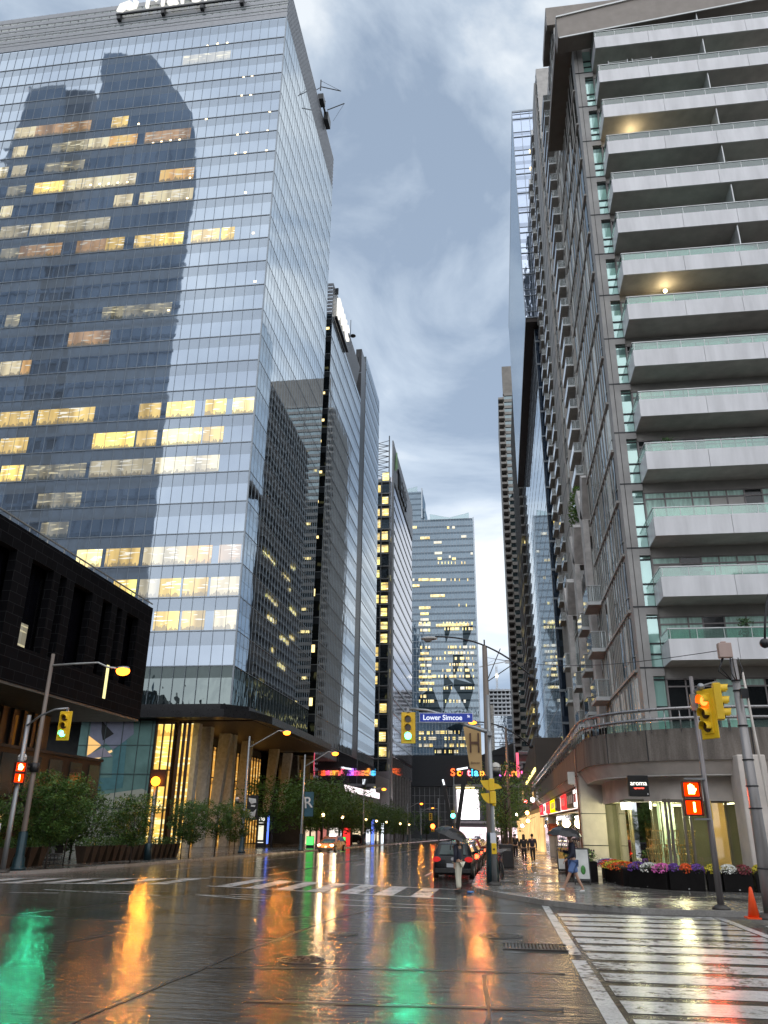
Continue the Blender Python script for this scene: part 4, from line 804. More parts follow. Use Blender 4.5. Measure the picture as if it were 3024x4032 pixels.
for i, z in enumerate(FZ):
    bz = z
    s_ = MB(); s_.box(8.15, 37.92, bz+.02, 24, 39.8, bz+.26); bal = s_.build('balcony', SOF, cd)
    p = MB()
    x = 8.15
    for w in (3.05+.3*(i % 3), 3.0, 3.0, 7): p.box(x, 37.86, bz, x+w-.02, 37.94, bz+1.0); x += w
    p.box(8.11, 37.86, bz, 8.15, 39.75, bz+1.0); p.build('fascia_panel', FAS, bal)
    gg = MB(); gg.box(8.14, 37.89, bz+1.0, 24, 37.91, bz+1.46); gg.box(8.12, 37.9, bz+1.0, 8.14, 39.7, bz+1.46); gg.build('glass_rail', GRL, bal)
    h = MB(); h.box(8.1, 37.86, bz+1.46, 24, 37.95, bz+1.51); h.box(8.1, 37.95, bz+1.46, 8.16, 39.7, bz+1.51)
    x = 8.2
    while x < 20: h.box(x, 37.88, bz+1.0, x+.025, 37.93, bz+1.46); x += 1.22
    h.build('handrail', RAIL, bal)
for (x, z) in ((10.6, 30.5), (9.9, 42.5)):
    q = MB(); q.sphere((x, 39.2, z-.02), .11, 10, 6); q.build('balcony_lamp', emis('balc_lamp', (1, .8, .4), 12), cd); point('balcony_light', (x, 38.9, z-.25), 14, (1, .75, .4), .1, cd)
for z in FZ[-7:]:
    q = MB(); q.box(14.6+.1*(z % 2), 38.0, z+1.5, 14.66+.1*(z % 2), 39.7, z+2.95); q.build('privacy_screen', RAIL, cd)
# roof frame
q = MB(); q.extr([(5.83, 37.9, 50.2), (11, 37.9, 50.75), (24, 37.9, 52.2), (24, 37.9, 54.3), (11, 37.9, 52.95), (5.83, 37.9, 52.05)], (0, 1.2, 0)); q.box(5.83, 39.1, 51.5, 7.05, 48.7, 52.3); q.box(5.83, 37.9, 50.2, 6.3, 39.1, 50.25)
q.build('roof_frame', plain('roof_frame', (.25, .22, .195), .6, 0, .1), cd)
q = MB(); q.extr([(5.8, 37.8, 52.05), (11, 37.8, 52.95), (24, 37.8, 54.3), (24, 37.8, 54.42), (11, 37.8, 53.07), (5.8, 37.8, 52.17)], (0, 1.4, 0)); q.extr([(5.9, 37.84, 50.12), (11, 37.84, 50.67), (24, 37.84, 52.1), (24, 37.84, 52.2), (11, 37.84, 50.77), (5.9, 37.84, 50.22)], (0, .06, 0)); q.build('frame_flashing', RAIL, cd)
# street-side wall: window grid with slim floor bands, seen at a steep angle
SW_ = glassy('side_win', (.014, .016, .018), (.6, .65, .66), .22, 3.03, 8.96, .1, (.05, .05, .05)); SP_ = plain('side_highlight', (.72, .78, .76), .3, 0, .2, 2); SB_ = plain('side_band', (.40, .385, .36), .5, .1, .1)  # pale panes imitate bright highlights on the side glass by colour
def sidegrid(root, X, y0, y1, z0, z1, pale=.3):
    z = 8.96+3.03*round((z0-8.96)/3.03)
    while z < z1:
        side = MB(); lite = MB(); band = MB(); y = y0+.2
        band.box(X-.14, y0, z-.07, X, y1, z+.07); band.box(X-.05, y0, z+.7, X, y1, z+.76)
        while y < y1-.3:
            w = rnd.choice([.5, .7, .7, 1.0]); (lite if rnd.random() < pale*.8 else side).box(X-.05, y, z+.15, X-.01, min(y+w, y1), z+2.7); band.box(X-.09, y+w, z, X, y+w+.09, z+3.0); y += w+.1
        if side.v: side.build('side_window', SW_, root)
        if lite.v: lite.build('side_window_highlight', SP_, root)
        band.build('floor_band', SB_, root); z += 3.03
sidegrid(cd, 7.0, 40.5, 52, 5.9, 50.5)
GRS = clearglass('side_balcony_glass', (.92, 1.0, 1.0), .9, .5)  # white diffuse share imitates sky reflected in the side glass
def sbal(root, X, y0, y1, z, dep=.9):
    s_ = MB(); s_.box(X-dep, y0, z, X, y1, z+.22); bal = s_.build('balcony', SOF, root); xo = X-dep
    g_ = MB(); g_.box(xo-.02, y0, z+.2, xo, y1, z+1.25); g_.box(xo, y0-.02, z+.2, X, y0, z+1.25); g_.build('glass_rail', GRS, bal)
    h = MB(); h.box(xo-.04, y0-.04, z, xo-.02, y1, z+.22); h.box(xo-.04, y0-.06, z, X, y0-.02, z+.22); h.box(xo-.04, y0-.05, z+1.25, X, y0, z+1.3); h.box(xo-.04, y0, z+1.25, xo+.01, y1, z+1.3); h.build('edge_trim', RAIL, bal)
ct = thing('condominium_tower', 'taller rear condominium tower with columns of small glass balconies facing the street', 'apartment tower', (25, 105, 0))
q = MB(); q.box(11.5, 78, 4.6, 45, 99, 106); q.box(11.0, 99, 4.6, 45, 112, 121.5); q.box(11.3, 112, 4.6, 45, 131, 125); q.build('wall', CSD, ct)
q = MB(); q.box(10.6, 77.6, 103.6, 45, 78.6, 107); q.box(10.6, 78.6, 105.4, 11.6, 85.5, 107); q.build('roof_frame', plain('roof_frame', (.25, .22, .195), .6), ct)
sidegrid(ct, 11.5, 78.5, 87.5, 30, 104, .35); sidegrid(ct, 11.0, 99, 101, 30, 120, .3)
q = MB(); q.box(10.75, 101.3, 5, 11.0, 108.5, 121); q.build('side_pilaster', CSD, ct)
jl = MB()
for i in range(38): jl.box(10.72, 101.2, 6+3.03*i, 10.75, 108.5, 6.08+3.03*i)
jl.build('joint_line', DARK, ct)
z = 28.6; i = 0
while z < 104: sbal(ct, 11.5, 88, 93.5, z, .95); z += 3.03
z = 31
while z < 121: sbal(ct, 11.3, 110.5, 115, z, .75); z += 3.03
z = 31.5
while z < 122: sbal(ct, 11.3, 123, 127, z, .7); z += 3.03
for (x, z_) in ((11.45, 60), (11.45, 45)): q = MB(); q.box(x-.02, 96, z_, x+.0, 97.6, z_+1.6); q.build('lit_window', LITY, ct)
# lower street wing with leaning fins and glazed balconies
lw = thing('low_street_wing', 'lower wing with pale concrete fins and chevron brackets between the condominium and the terrace', 'building', (12, 65, 0))
q = MB(); q.box(7.6, 53, 4.6, 20, 78, 21); q.box(8.2, 60, 21, 20, 78, 27); q.build('wall', CSD, lw)
sidegrid(lw, 7.6, 53, 77, 5.9, 20, .25)
q = MB()
for (ya, yb, zt) in ((53.6, 55.0, 22), (61, 62.6, 21), (69.5, 71, 19)):
    q.box(6.6, ya, 5, 7.0, yb, zt); q.extr([(6.6, ya, zt), (6.6, ya+2.2, zt+3.2), (6.6, ya+3.8, zt+3.2), (6.6, ya+1.5, zt)], (1.0, 0, 0)); q.extr([(6.6, ya+.1, zt), (6.6, ya-1.6, zt+2.6), (6.6, ya-.6, zt+3.2), (6.6, ya+1.3, zt+.6)], (1.0, 0, 0))
q.build('street_fin', plain('fin_conc', (.5, .48, .46), .6), lw)
for (ya, z) in ((50.2, 8.9), (50.2, 11.9), (50.2, 14.9), (57.2, 8.9), (57.2, 11.9), (57.2, 14.9), (64.5, 8.9), (64.5, 11.9), (72.5, 11.9), (72.5, 15)): sbal(lw if ya > 52 else cd, 7.6 if ya > 52 else 7.0, ya, ya+2.6, z, 1.25 if ya > 52 else .9)
# ================================================================== CURVED PODIUM
pc = thing('curved_concrete_podium', 'curved concrete podium with tubular railing, cafe windows and lit shop signs at the right corner', 'podium', (10, 45, gz(45)))
PCON = None
mt2, tt, oo = newmat('podium_concrete'); nt = NT(tt); b = nt.n('ShaderNodeBsdfPrincipled'); nt.l(b.outputs[0], oo.inputs[0])
v = pos(nt); st_ = noise(nt, pos(nt, (2.2, 2.2, .25)), 1.6, 5, .6); fi = noise(nt, v, 26, 2); 
col = ramp(nt, nt.math('ADD', nt.math('MULTIPLY', st_, .7), nt.math('MULTIPLY', fi, .3)), [(.32, (.085, .07, .058)), (.5, (.15, .128, .11)), (.68, (.24, .21, .185))])
nt.l(col, b.inputs['Base Color']); b.inputs['Roughness'].default_value = .75
bp = nt.n('ShaderNodeBump'); bp.inputs['Strength'].default_value = .35; bp.inputs['Distance'].default_value = .01; nt.l(fi, bp.inputs['Height']); nt.l(bp.outputs[0], b.inputs['Normal'])
PDK = mt2
PLT = plain('podium_light_concrete', (.60, .54, .49), .7, 0, .14, 1.4, .25)
def curve(off):  # plan line of the podium edge, offset inward
    r = 5-off
    return [(3.75+off, 95), (3.75+off, 60), (3.75+off, 41)] + [(8.75-r*math.cos(a), 37.5-r*math.sin(a)) for a in [PI/2*i/14 for i in range(15)]] + [(8.8, 32.5+off), (24, 32.5+off)]
def band3(mb, offs):  # offs: list of (offset, z) profile, swept along the curve
    lines = [[(x, y, z) for x, y in curve(o)] for o, z in offs]
    for a, b_ in zip(lines, lines[1:]):
        for i in range(len(a)-1): mb.face([a[i], a[i+1], b_[i+1], b_[i]])
q = MB(); band3(q, [(.4, 4.5), (.4, 5.33), (0, 5.35), (0, 4.17), (.12, 4.17)]); q.build('parapet', PDK, pc)
q = MB(); band3(q, [(.1, 4.17), (.42, 3.66), (1.1, 3.70)]); q.build('flared_band', PLT, pc)
q = MB(); band3(q, [(.40, 3.67), (.40, 3.62), (1.15, 3.62)]); q.build('band_edge', plain('edge_pale', (.5, .48, .45), .6), pc)
q = MB(); 
cv = curve(.4); q.prism(cv+[(24, 95)], 4.35, 4.55); q.build('deck', PDK, pc)
q = MB(); cv2 = [(3.75+1.1, 41.0)]+[(x, y) for x, y in curve(1.1)[3:]]
lines = [[(x, y, z) for x, y in cv2] for z in (3.72, 2.72)]
for i in range(len(cv2)-1): q.face([lines[0][i], lines[0][i+1], lines[1][i+1], lines[1][i]])
q.build('sign_wall', PLT, pc)
jt = MB()
for a in (.55, .95): 
    x, y = 8.75-5.01*math.cos(a), 37.5-5.01*math.sin(a); jt.box(x-.015, y-.01, 4.17, x+.015, y+.02, 5.35)
for x in (9.55,): jt.box(x, 32.47, 4.17, x+.03, 32.5, 5.35)
jt.build('joint_line', DARK, pc)
q = MB(); q.box(3.76, 41.1, -.6, 4.95, 42.3, 4.3); q.box(3.7, 41.0, -.55, 5.05, 42.4, -.15); q.build('column', PLT, pc, bevel=.08)
q = MB(); q.box(8.75, 31.9, -.3, 9.75, 33.2, 4.3); q.build('column', PLT, pc, bevel=.04)
q = MB(); q.box(4.2, 77, -1.2, 5.1, 78, 4); q.build('column', PLT, pc)
q = MB(); q.box(4.15, 76.9, .9, 5.15, 78.1, 1.9); q.build('column_wrap', plain('wrap_red', (.45, .08, .03), .5), pc)
q = MB()
for z in (.9, 2.3): q.box(3.74, 41.08, z, 4.97, 41.1, z+.03)
q.build('joint_line', DARK, pc)
# roof railing
rl = MB(); line = [(x, y) for x, y in curve(-.12)]
for z, r_ in ((6.1, .06), (5.72, .06)): rl.tube([(x, y, z) for x, y in line], r_, 8)
rl.build('tube_rail', plain('rail_grey', (.32, .31, .31), .28, .7, .08), pc)
rp = MB(); acc = 0
dens = []
for (a, b_) in zip(line, line[1:]):
    L = (Vector(b_)-Vector(a)).length; n = max(1, int(L/.8))
    for i in range(n):
        p = Vector(a).lerp(Vector(b_), i/n); dens.append(p)
for p in dens[::1]: rp.tube([(p.x, p.y, 5.2), (p.x, p.y, 6.1)], .022, 6)
rp.build('rail_post', MATS['rail_grey'], pc)
gg = MB(); cg = curve(.02)
for i in range(len(cg)-1): gg.face([(*cg[i], 5.33), (*cg[i+1], 5.33), (*cg[i+1], 5.62), (*cg[i], 5.62)])
gg.build('deck_glass', GRL, pc)
# cafe front: mullions, lit ceiling, interior
ci = MB(); 
cc = [(x, y) for x, y in curve(1.5)[2:]]
for i in range(len(cc)-1): ci.face([(*cc[i], .2), (*cc[i+1], .2), (*cc[i+1], 2.75), (*cc[i], 2.75)])
CGL = clearglass('cafe_glass', (.85, .9, .78), .15, .04)
ci.build('cafe_glazing', CGL, pc)
ci = MB(); 
for i in range(len(cc)-1): ci.face([(*cc[i], -.3), (*cc[i+1], -.3), (*cc[i+1], .2), (*cc[i], .2)])
ci.build('plinth', plain('plinth_dark', (.05, .045, .04), .5), pc)
q = MB(); q.box(4.9, 41.8, -.3, 24, 42, 3); q.box(5.0, 35, 2.74, 24, 42, 2.8); q.build('room_wall', plain('cafe_wall', (.13, .13, .075), .6, 0, .2, 1), pc)
q = MB(); q.box(6.9, 38.2, -.2, 7.5, 38.8, 2.75); q.box(11.5, 37, -.2, 12, 37.6, 2.75); q.build('room_column', plain('room_col', (.22, .3, .24), .5), pc)
q = MB(); q.prism([(5.2, 37.6), (5.35, 36.6), (5.9, 35.6), (6.2, 35.9), (5.8, 36.8), (5.6, 37.8)], 2.45, 2.72); q.build('ceiling_lamp', emis('cafe_ceiling', (1, .98, .80), 7), pc)
q = MB(); q.box(5.6, 39, 2.66, 8.5, 40.5, 2.72); q.box(9, 36, 2.68, 9.6, 38, 2.72); q.build('ceiling_lamp', emis('cafe_ceiling2', (1, .92, .6), 3.2), pc)
point('cafe_light', (7.2, 37.2, 2.3), 220, (1, .88, .58), .3, pc)
point('cafe_light', (5.6, 38.8, 2.3), 130, (1, .9, .6), .3, pc)
vb = MB()
pts = []
for (a, b_) in zip(cc[1:], cc[2:]):
    L = (Vector(b_)-Vector(a)).length; n = max(1, int(L/.2))
    for i in range(n): pts.append(Vector(a).lerp(Vector(b_), i/n))
for j, p in enumerate(pts):
    if p.y > 34.6: vb.box(p.x+.10, p.y+.10, .2, p.x+.15, p.y+.17, 2.72)
vb.build('vertical_blind', plain('blind_olive', (.5, .48, .33), .5, 0, .2, 2), pc)
vf = MB()
for x in (6.35, 6.5, 7.0, 7.25, 7.95, 8.62): vf.box(x, 34.02, .2, x+.09, 34.14, 2.8)
vf.box(6.3, 34.0, 2.66, 8.8, 34.12, 2.78)
vf.box(6.3, 34.0, .2, 8.8, 34.12, .3); vf.build('window_frame', plain('cafe_frame', (.17, .145, .11), .45, .2), pc)
mtb, tb_, ob_ = newmat('blind_translucent'); ntb = NT(tb_); d1 = ntb.n('ShaderNodeBsdfDiffuse'); d1.inputs[0].default_value = (.7, .55, .32, 1); d2 = ntb.n('ShaderNodeBsdfTranslucent'); d2.inputs[0].default_value = (.9, .72, .42, 1); mxb = ntb.n('ShaderNodeMixShader'); mxb.inputs[0].default_value = .6; ntb.l(d1.outputs[0], mxb.inputs[1]); ntb.l(d2.outputs[0], mxb.inputs[2]); ntb.l(mxb.outputs[0], ob_.inputs[0])
bl = MB(); bl.box(7.98, 34.2, .25, 8.62, 34.21, 2.68); bl.build('roller_blind', mtb, pc); point('cafe_light', (8.3, 35.4, 2.2), 45, (1, .86, .55), .3, pc)
# round-cornered cafe sign
sg = thing('cafe_sign', 'small black cafe sign box with white lettering on the curved podium wall', 'sign', (5.4, 33.9, 2.85))
q = MB(); q.box(4.98, 33.45, 2.86, 5.75, 33.75, 3.64); q.build('sign_box', plain('sign_black', (.008, .008, .008), .35), sg, bevel=.02)
text_obj('aroma', .245, .012, emis('aroma_w', (1, .97, .85), 1.3), 'sign_letters', sg, (5.365, 33.44, 3.27), (1, 0, 0), (0, 0, 1), 'CENTER', bold=.002)
text_obj('espresso bar', .075, .01, emis('aroma_r', (1, .08, .05), 3), 'sign_letters', sg, (5.365, 33.44, 3.14), (1, 0, 0), (0, 0, 1), 'CENTER', bold=.003)
q = MB(); q.box(5.66, 33.43, 2.92, 5.70, 33.45, 2.98); q.build('sticker', plain('stk', (.6, .6, .6), .5), sg)
# shop sign strip on the street side: a lit fascia with separate tenant signs
q = MB(); q.box(4.3, 42.4, 2.62, 4.45, 92, 3.72); q.build('lit_fascia', emis('fascia_pink', (1, .78, .72), 1.1, .25, 1.5), pc)
q = MB(); q.box(4.1, 42.4, 3.7, 4.5, 92, 3.95); q.box(4.15, 42.4, 2.5, 4.5, 92, 2.64); q.build('fascia_trim', plain('trim_brown', (.035, .022, .018), .5), pc)
tenants = [(43.4, 45.2, (.9, .02, .1), 2, 'red bag-shaped'), (45.6, 47.4, (1, .9, .86), 1.8, 'white'), (48, 52.5, (.03, .015, .008), 0, 'dark brown'), (54, 57.5, (.85, .03, .03), 1.6, 'red'), (62, 64, (.05, .02, .01), 0, 'black'), (64.5, 70, (1, .72, .0), 1.5, 'yellow'), (71, 77, (.8, .04, .04), 1.5, 'broad red'), (78, 81, (1, .92, .75), 1.6, 'cream'), (84, 89, (.8, .03, .05), 1.4, 'farthest red')]
for (ya, yb, c, st, nm) in tenants:
    t = thing('shop_sign', '%s shop sign on the lit pink fascia along the pavement' % nm, 'sign', (4.2, ya, 2.8)); q = MB(); q.box(4.02, ya, 2.72, 4.3, yb, 3.6)
    q.build('sign_panel', emis('ten'+nm.replace(' ', ''), c, st, .3, 2) if st else plain('ten'+nm, c, .4), t, bevel=.02)
    q = MB()
    for i in range(3): q.box(4.0, ya+.2+(yb-ya)*.28*i, 2.95, 4.02, ya+.2+(yb-ya)*.28*i+(yb-ya)*.16, 3.4)
    q.build('sign_marks', plain('mk'+nm, (.75, .7, .65) if 'white' not in nm and 'cream' not in nm else (.3, .05, .04), .5), t)
# glowing shopfronts along the pavement
q = MB(); q.box(5.2, 42.4, -1.3, 5.25, 95, 2.5); q.build('shop_interior', emis('shop_int', (1, .62, .18), .8, .95, .9), pc)
q = MB(); y = 42.6
while y < 95: q.box(4.55, y, -1.2, 4.62, y+.1, 2.5); y += 2.3
q.build('shop_mullion', plain('mull_br', (.08, .05, .03), .4), pc)
q = MB(); q.face([(4.56, 42.4, -1.1), (4.56, 95, -1.1), (4.56, 95, 2.5), (4.56, 42.4, 2.5)]); q.build('shop_glazing', clearglass('shopglass', (.95, .95, .9), .15, .02), pc)
q = MB()
for i in range(46): 
    y = 44+rnd.random()*48; q.sphere((4.75+rnd.random()*.35, y, gz(y)+1.9+rnd.random()*.75), .06+.03*rnd.random(), 6, 4)
tag(q.build('hanging_lamp', emis('hanging_bulb', (1, .75, .3), 22), pc), kind='stuff')
q = MB(); q.box(4.5, 47, 2.2, 5.1, 53, 2.3); q.build('ceiling_lamp', emis('shop_ceil', (1, .97, .85), 6), pc)
for y in (46, 55, 66, 80): point('shop_light', (4.2, y, 1.9), 55, (1, .72, .35), .3, pc)
q = MB(); q.box(4.45, 45.0, gz(45)+.2, 4.5, 46.7, 1.7); q.build('poster_board', emis('posterboard', (.85, .55, .15), .55, .1), pc)
# upper dark canopy block further along the street
ub = thing('brown_terrace_block', 'brown terrace block with a lit strip under its eaves beyond the curved podium', 'building', (8, 130, gz(130)))
q = MB(); q.extr([(4.2, 96, 3.6), (4.2, 200, 3.2), (4.2, 200, 9.4), (4.2, 110, 11.4), (4.2, 96, 11.2)], (3.2, 0, 0)); q.build('wall', plain('terrace_brown', (.06, .045, .035), .5, 0, .2, .3), ub)
q = MB(); q.box(4.05, 97, 7.6, 4.2, 132, 7.95); q.build('strip_light', emis('terr_strip', (1, .85, .25), 2.2), ub)
q = MB(); q.box(4.05, 96.4, 5.0, 4.2, 99, 6.4); q.box(4.0, 104, 4.4, 4.2, 107, 5.6); q.box(4.0, 150, 5.8, 4.2, 158, 7.4); q.build('lit_window', LITO, ub)
q = MB(); q.box(4.3, 96, -4, 6, 240, 3.1); q.build('shopfront', emis('terr_shop', (1, .6, .25), .8, .95, .5), ub)
wx = thing('wall_box', 'white metal equipment box with a bent conduit on the podium corner', 'equipment box', (3.55, 41.2, 3.75))
q = MB(); q.box(3.28, 40.95, 3.62, 3.62, 41.15, 4.2); q.build('box', plain('wb_white', (.6, .6, .58), .5), wx, bevel=.02)
q = MB(); q.tube([(3.5, 41.05, 3.62), (3.62, 41.05, 3.4), (3.6, 41.05, 3.2), (3.76, 41.08, 3.18)], .02, 6); q.bar((3.62, 41.05, 4.0), (3.76, 41.08, 4.0), .06); q.build('conduit', DARK, wx)
dp = thing('downpipe', 'thin copper coloured downpipe running down the podium corner', 'pipe', (3.72, 41.0, 4))
q = MB(); q.tube([(3.70, 40.98, 5.3), (3.70, 40.98, 3.9), (3.72, 41.02, .2)], .035, 8); q.build('pipe', plain('copper', (.25, .13, .09), .4, .4), dp)
# things left out on the balconies
def clutter(name, label, cat, x, z, build):
    t = thing(name, label, cat, (x, 38.4, z)); build(t, x, z)
def rack(t, x, z):
    q = MB()
    for dx in (0, 1.2): q.bar((x+dx, 38.3, z), (x+dx, 38.3, z+2.0), .03)
    for k2 in range(3): q.bar((x, 38.3, z+1.55+.15*k2), (x+1.2, 38.3, z+1.6+.15*k2), .02)
    q.build('rack_frame', RAIL, t)
def chairset(t, x, z):
    q = MB(); q.box(x, 38.4, z+.4, x+.5, 38.9, z+.46); q.box(x, 38.85, z+.46, x+.5, 38.9, z+1.25); q.build('seat', FRM, t)
    for dx in (.02, .46): q = MB(); q.bar((x+dx, 38.42, z), (x+dx, 38.42, z+.42), .04); q.build('leg', FRM, t)
def plantpot(t, x, z):
    q = MB(); q.tube([(x, 38.4, z), (x, 38.4, z+.5)], [.18, .24], 12); q.build('pot', plain('clay', (.2, .09, .05), .7), t)
    r_ = random.Random(int(x*10)); q = MB()
    for i in range(260):
        a = r_.uniform(0, 6.28); h_ = r_.uniform(.5, 1.75); w_ = r_.uniform(0, .38); c3 = Vector((x+w_*math.cos(a), 38.4+w_*math.sin(a), z+h_)); u_ = Vector((r_.uniform(-1, 1), r_.uniform(-1, 1), r_.uniform(-1, 1))).normalized()*.09; v_ = u_.orthogonal().normalized()*.04; q.face([c3-u_, c3+v_, c3+u_, c3-v_])
    q.build('foliage', plain('pot_leaf', (.04, .09, .025), .6, 0, .4, 8), t)
clutter('drying_rack', 'wire drying rack standing on the second balcony from the top', 'drying rack', 8.9, FZ[-2]+.26, rack)
clutter('drying_rack', 'second wire drying rack farther right on the second balcony from the top', 'drying rack', 10.4, FZ[-2]+.26, rack)
clutter('potted_plant', 'leafy potted plant on the lowest condominium balcony', 'potted plant', 11.8, FZ[0]+.26, plantpot)
clutter('potted_plant', 'leafy potted plant on the fourth condominium balcony from below', 'potted plant', 9.4, FZ[3]+.26, plantpot)
clutter('balcony_chair', 'grey chair on the second condominium balcony from below', 'chair', 10.2, FZ[1]+.26, chairset)
clutter('balcony_chair', 'grey chair on the fifth condominium balcony from below', 'chair', 12.2, FZ[4]+.26, chairset)
# ================================================================== TREES AND PLANTS
def leafmat(name, a, b_, c):
    mt, t, o = newmat(name); nt = NT(t)
    v = ocoord(nt); f = noise(nt, v, 1.6, 3); g = noise(nt, v, 14, 2)
    col = ramp(nt, nt.math('ADD', nt.math('MULTIPLY', f, .6), nt.math('MULTIPLY', g, .4)), [(.32, a), (.5, b_), (.68, c)])
    p = nt.n('ShaderNodeBsdfPrincipled'); nt.l(col, p.inputs['Base Color']); p.inputs['Roughness'].default_value = .5
    tr = nt.n('ShaderNodeBsdfTranslucent'); nt.l(col, tr.inputs[0])
    m_ = nt.n('ShaderNodeMixShader'); m_.inputs[0].default_value = .35; nt.l(p.outputs[0], m_.inputs[1]); nt.l(tr.outputs[0], m_.inputs[2]); nt.l(m_.outputs[0], o.inputs[0]); return mt
LEAF = leafmat('leaf_green', (.03, .07, .018), (.085, .17, .038), (.20, .29, .07)); LEAF2 = leafmat('leaf_dark', (.035, .085, .02), (.10, .19, .04), (.21, .31, .07))
BARK = plain('bark', (.035, .028, .022), .8, 0, .3, 6)
def leafcloud(mb, c, rad, n, size, r, droop=.4):
    for i in range(n):
        while True:
            p = Vector((r.uniform(-1, 1), r.uniform(-1, 1), r.uniform(-1, 1)))
            if .15 < p.length < 1: break
        p = Vector((c[0]+p.x*rad[0], c[1]+p.y*rad[1], c[2]+p.z*rad[2]))
        a = r.uniform(0, 2*PI); d = Vector((math.cos(a), math.sin(a), r.uniform(-1.2, .3)*droop*2)).normalized(); s = d.cross(Vector((0, 0, 1))).normalized()
        s = (s+Vector((0, 0, r.uniform(-.7, .7)))).normalized(); L = size*r.uniform(.7, 1.5); w = L*.34
        mb.face([p-d*L*.5, p+s*w*.5, p+d*L*.5, p-s*w*.5])
def tree(name, label, h, crown_r, trunk_h, trunk_r, nclump, nleaf, lsize, seed, mat, flat=.6, clump=.5):
    r = random.Random(seed); t = thing(name, label, 'tree', (0, 0, 0))
    tk = MB(); top = Vector((r.uniform(-.1, .1), r.uniform(-.1, .1), h*.86))
    tk.tube([(0, 0, -.1), (.02, 0, trunk_h*.5), (.04, .03, trunk_h), tuple(top)], [trunk_r*1.25, trunk_r, trunk_r*.8, trunk_r*.2], 8)
    cr = MB()
    for i in range(nclump):
        a = 2*PI*i*.381966+r.uniform(-.3, .3); fz = (i+.5)/nclump
        z = trunk_h*.92+(h-trunk_h)*fz; rr_ = crown_r*(math.sin(PI*(.18+.8*(1-fz)))**.7)*r.uniform(.45, 1.0)
        c = Vector((math.cos(a)*rr_, math.sin(a)*rr_, z+r.uniform(-.2, .2)))
        if i % 2 == 0: tk.tube([(.03, .02, max(trunk_h*.8, z-.9)), (c.x*.5, c.y*.5, z-.25), tuple(c)], [trunk_r*.4, trunk_r*.22, trunk_r*.06], 5, False)
        cs = crown_r*clump*r.uniform(.6, 1.15); leafcloud(cr, c, (cs, cs, cs*flat), nleaf, lsize, r)
    tk.build('trunk', BARK, t); cr.build('crown', mat, t); return t
ta = tree('young_street_tree', 'young feathery street tree on a thin trunk nearest the left corner lamp pole', 4.6, 1.55, 1.5, .045, 30, 130, .24, 1, LEAF)
tb = tree('young_street_tree', 'young street tree with a sparse crown left of the amber beacon pole', 4.3, 1.35, 1.7, .04, 22, 120, .22, 2, LEAF)
placed = [(-20.6, 36.6, 1.0, 0), (-21.4, 39.6, 1.02, 1), (-20.2, 44.6, .85, 0), (-20.3, 52.2, .9, 1), (-20.8, 54.9, .84, 0), (-20.9, 60.3, .98, 1), (-21.0, 65.2, .9, 0)]
labs = ['young street tree nearest the left corner lamp pole, its leaves spreading over the planter row', 'second young tree from the left corner, behind the row of tapered planters', 'young street tree just left of the amber beacon pole', 'young street tree beside the amber beacon, its leaves lit orange by the lamp', 'small bare-stemmed young tree in front of the first pale concrete column', 'young street tree in front of the leaning grey columns', 'young street tree left of the lamp pole that carries the dark banner']
for i, ((x, y, s_, k_), lb_) in enumerate(zip(placed, labs)):
    src = (ta, tb)[k_]
    if i in (0, 1): src.location = (x, y, gz(y)+.13); src['label'] = lb_; src['group'] = 'young street trees along the left kerb'; src.scale = (s_*.9,)*3
    else: dup(src, (x, y, gz(y)+.13), i*1.3, lb_, s_*.9, 'young street trees along the left kerb')
# extra fuller shrubs-trees behind planters
tc_ = tree('terrace_tree', 'bushy terrace tree', 4.2, 2.1, 1.0, .06, 40, 140, .25, 5, LEAF, .7)
sp_ = [(-24.2, 41.5, .95, 'bushy terrace tree behind the left planters, widest of the terrace trees'), (-25.3, 47.5, 1.05, 'bushy terrace tree left of the amber beacon, under the mural wall'), (-25.0, 53, .8, 'low bushy terrace tree right of the amber beacon pole'), (-24.0, 36.8, .8, 'bushy terrace tree partly hidden by the left corner poles')]
for i, (x, y, s_, lb_) in enumerate(sp_):
    if i == 0: tc_.location = (x, y, gz(y)+.13); tc_['label'] = lb_; tc_['group'] = 'terrace trees'; tc_.scale = (s_*.85,)*3
    else: dup(tc_, (x, y, gz(y)+.13), i*1.1, lb_, s_*.85, 'terrace trees')
# mature trees further along
td = tree('mature_street_tree', 'tree', 7.6, 3.6, 2.6, .13, 36, 80, .46, 8, LEAF2, .65)
ml = [(-26.5, 96, .98, 'broad dark tree right of the lit office lobby, nearest of the row'), (-24, 105, 1.05, 'full green tree above the taxi'), (-24.5, 114, 1.1, 'full tree right behind the blue letter banner'), (-23.5, 124, 1.0, 'mature tree where the shaft of the left towers meets the ground'), (-24, 135, 1.0, 'mature tree left of the bright shop canopy'), (-23.8, 147, .95, 'mature tree under the white shop canopy'), (-23.8, 160, .95, 'middle tree of the far green row along the left pavement'), (-24, 174, .95, 'tree right of the middle of the far left row'), (-24, 190, .92, 'yellowish tree of the far left row lit from beneath'), (-24, 207, .9, 'last tree of the far left row before the arena'), (-22, 250, 1, 'small distant tree left of the far green traffic signal')]
for i, (x, y, s_, lb_) in enumerate(ml):
    if i == 0: td.location = (x, y, gz(y)+.13); td['label'] = lb_; td['group'] = 'mature trees along the left pavement'; td.scale = (s_,)*3
    else: dup(td, (x, y, gz(y)+.13), i*2.1, lb_, (s_, s_, s_*rnd.uniform(.92, 1.05)), 'mature trees along the left pavement')
te = tree('pavement_tree', 'tree', 7.0, 2.3, 2.5, .10, 26, 60, .27, 11, LEAF2, .7)
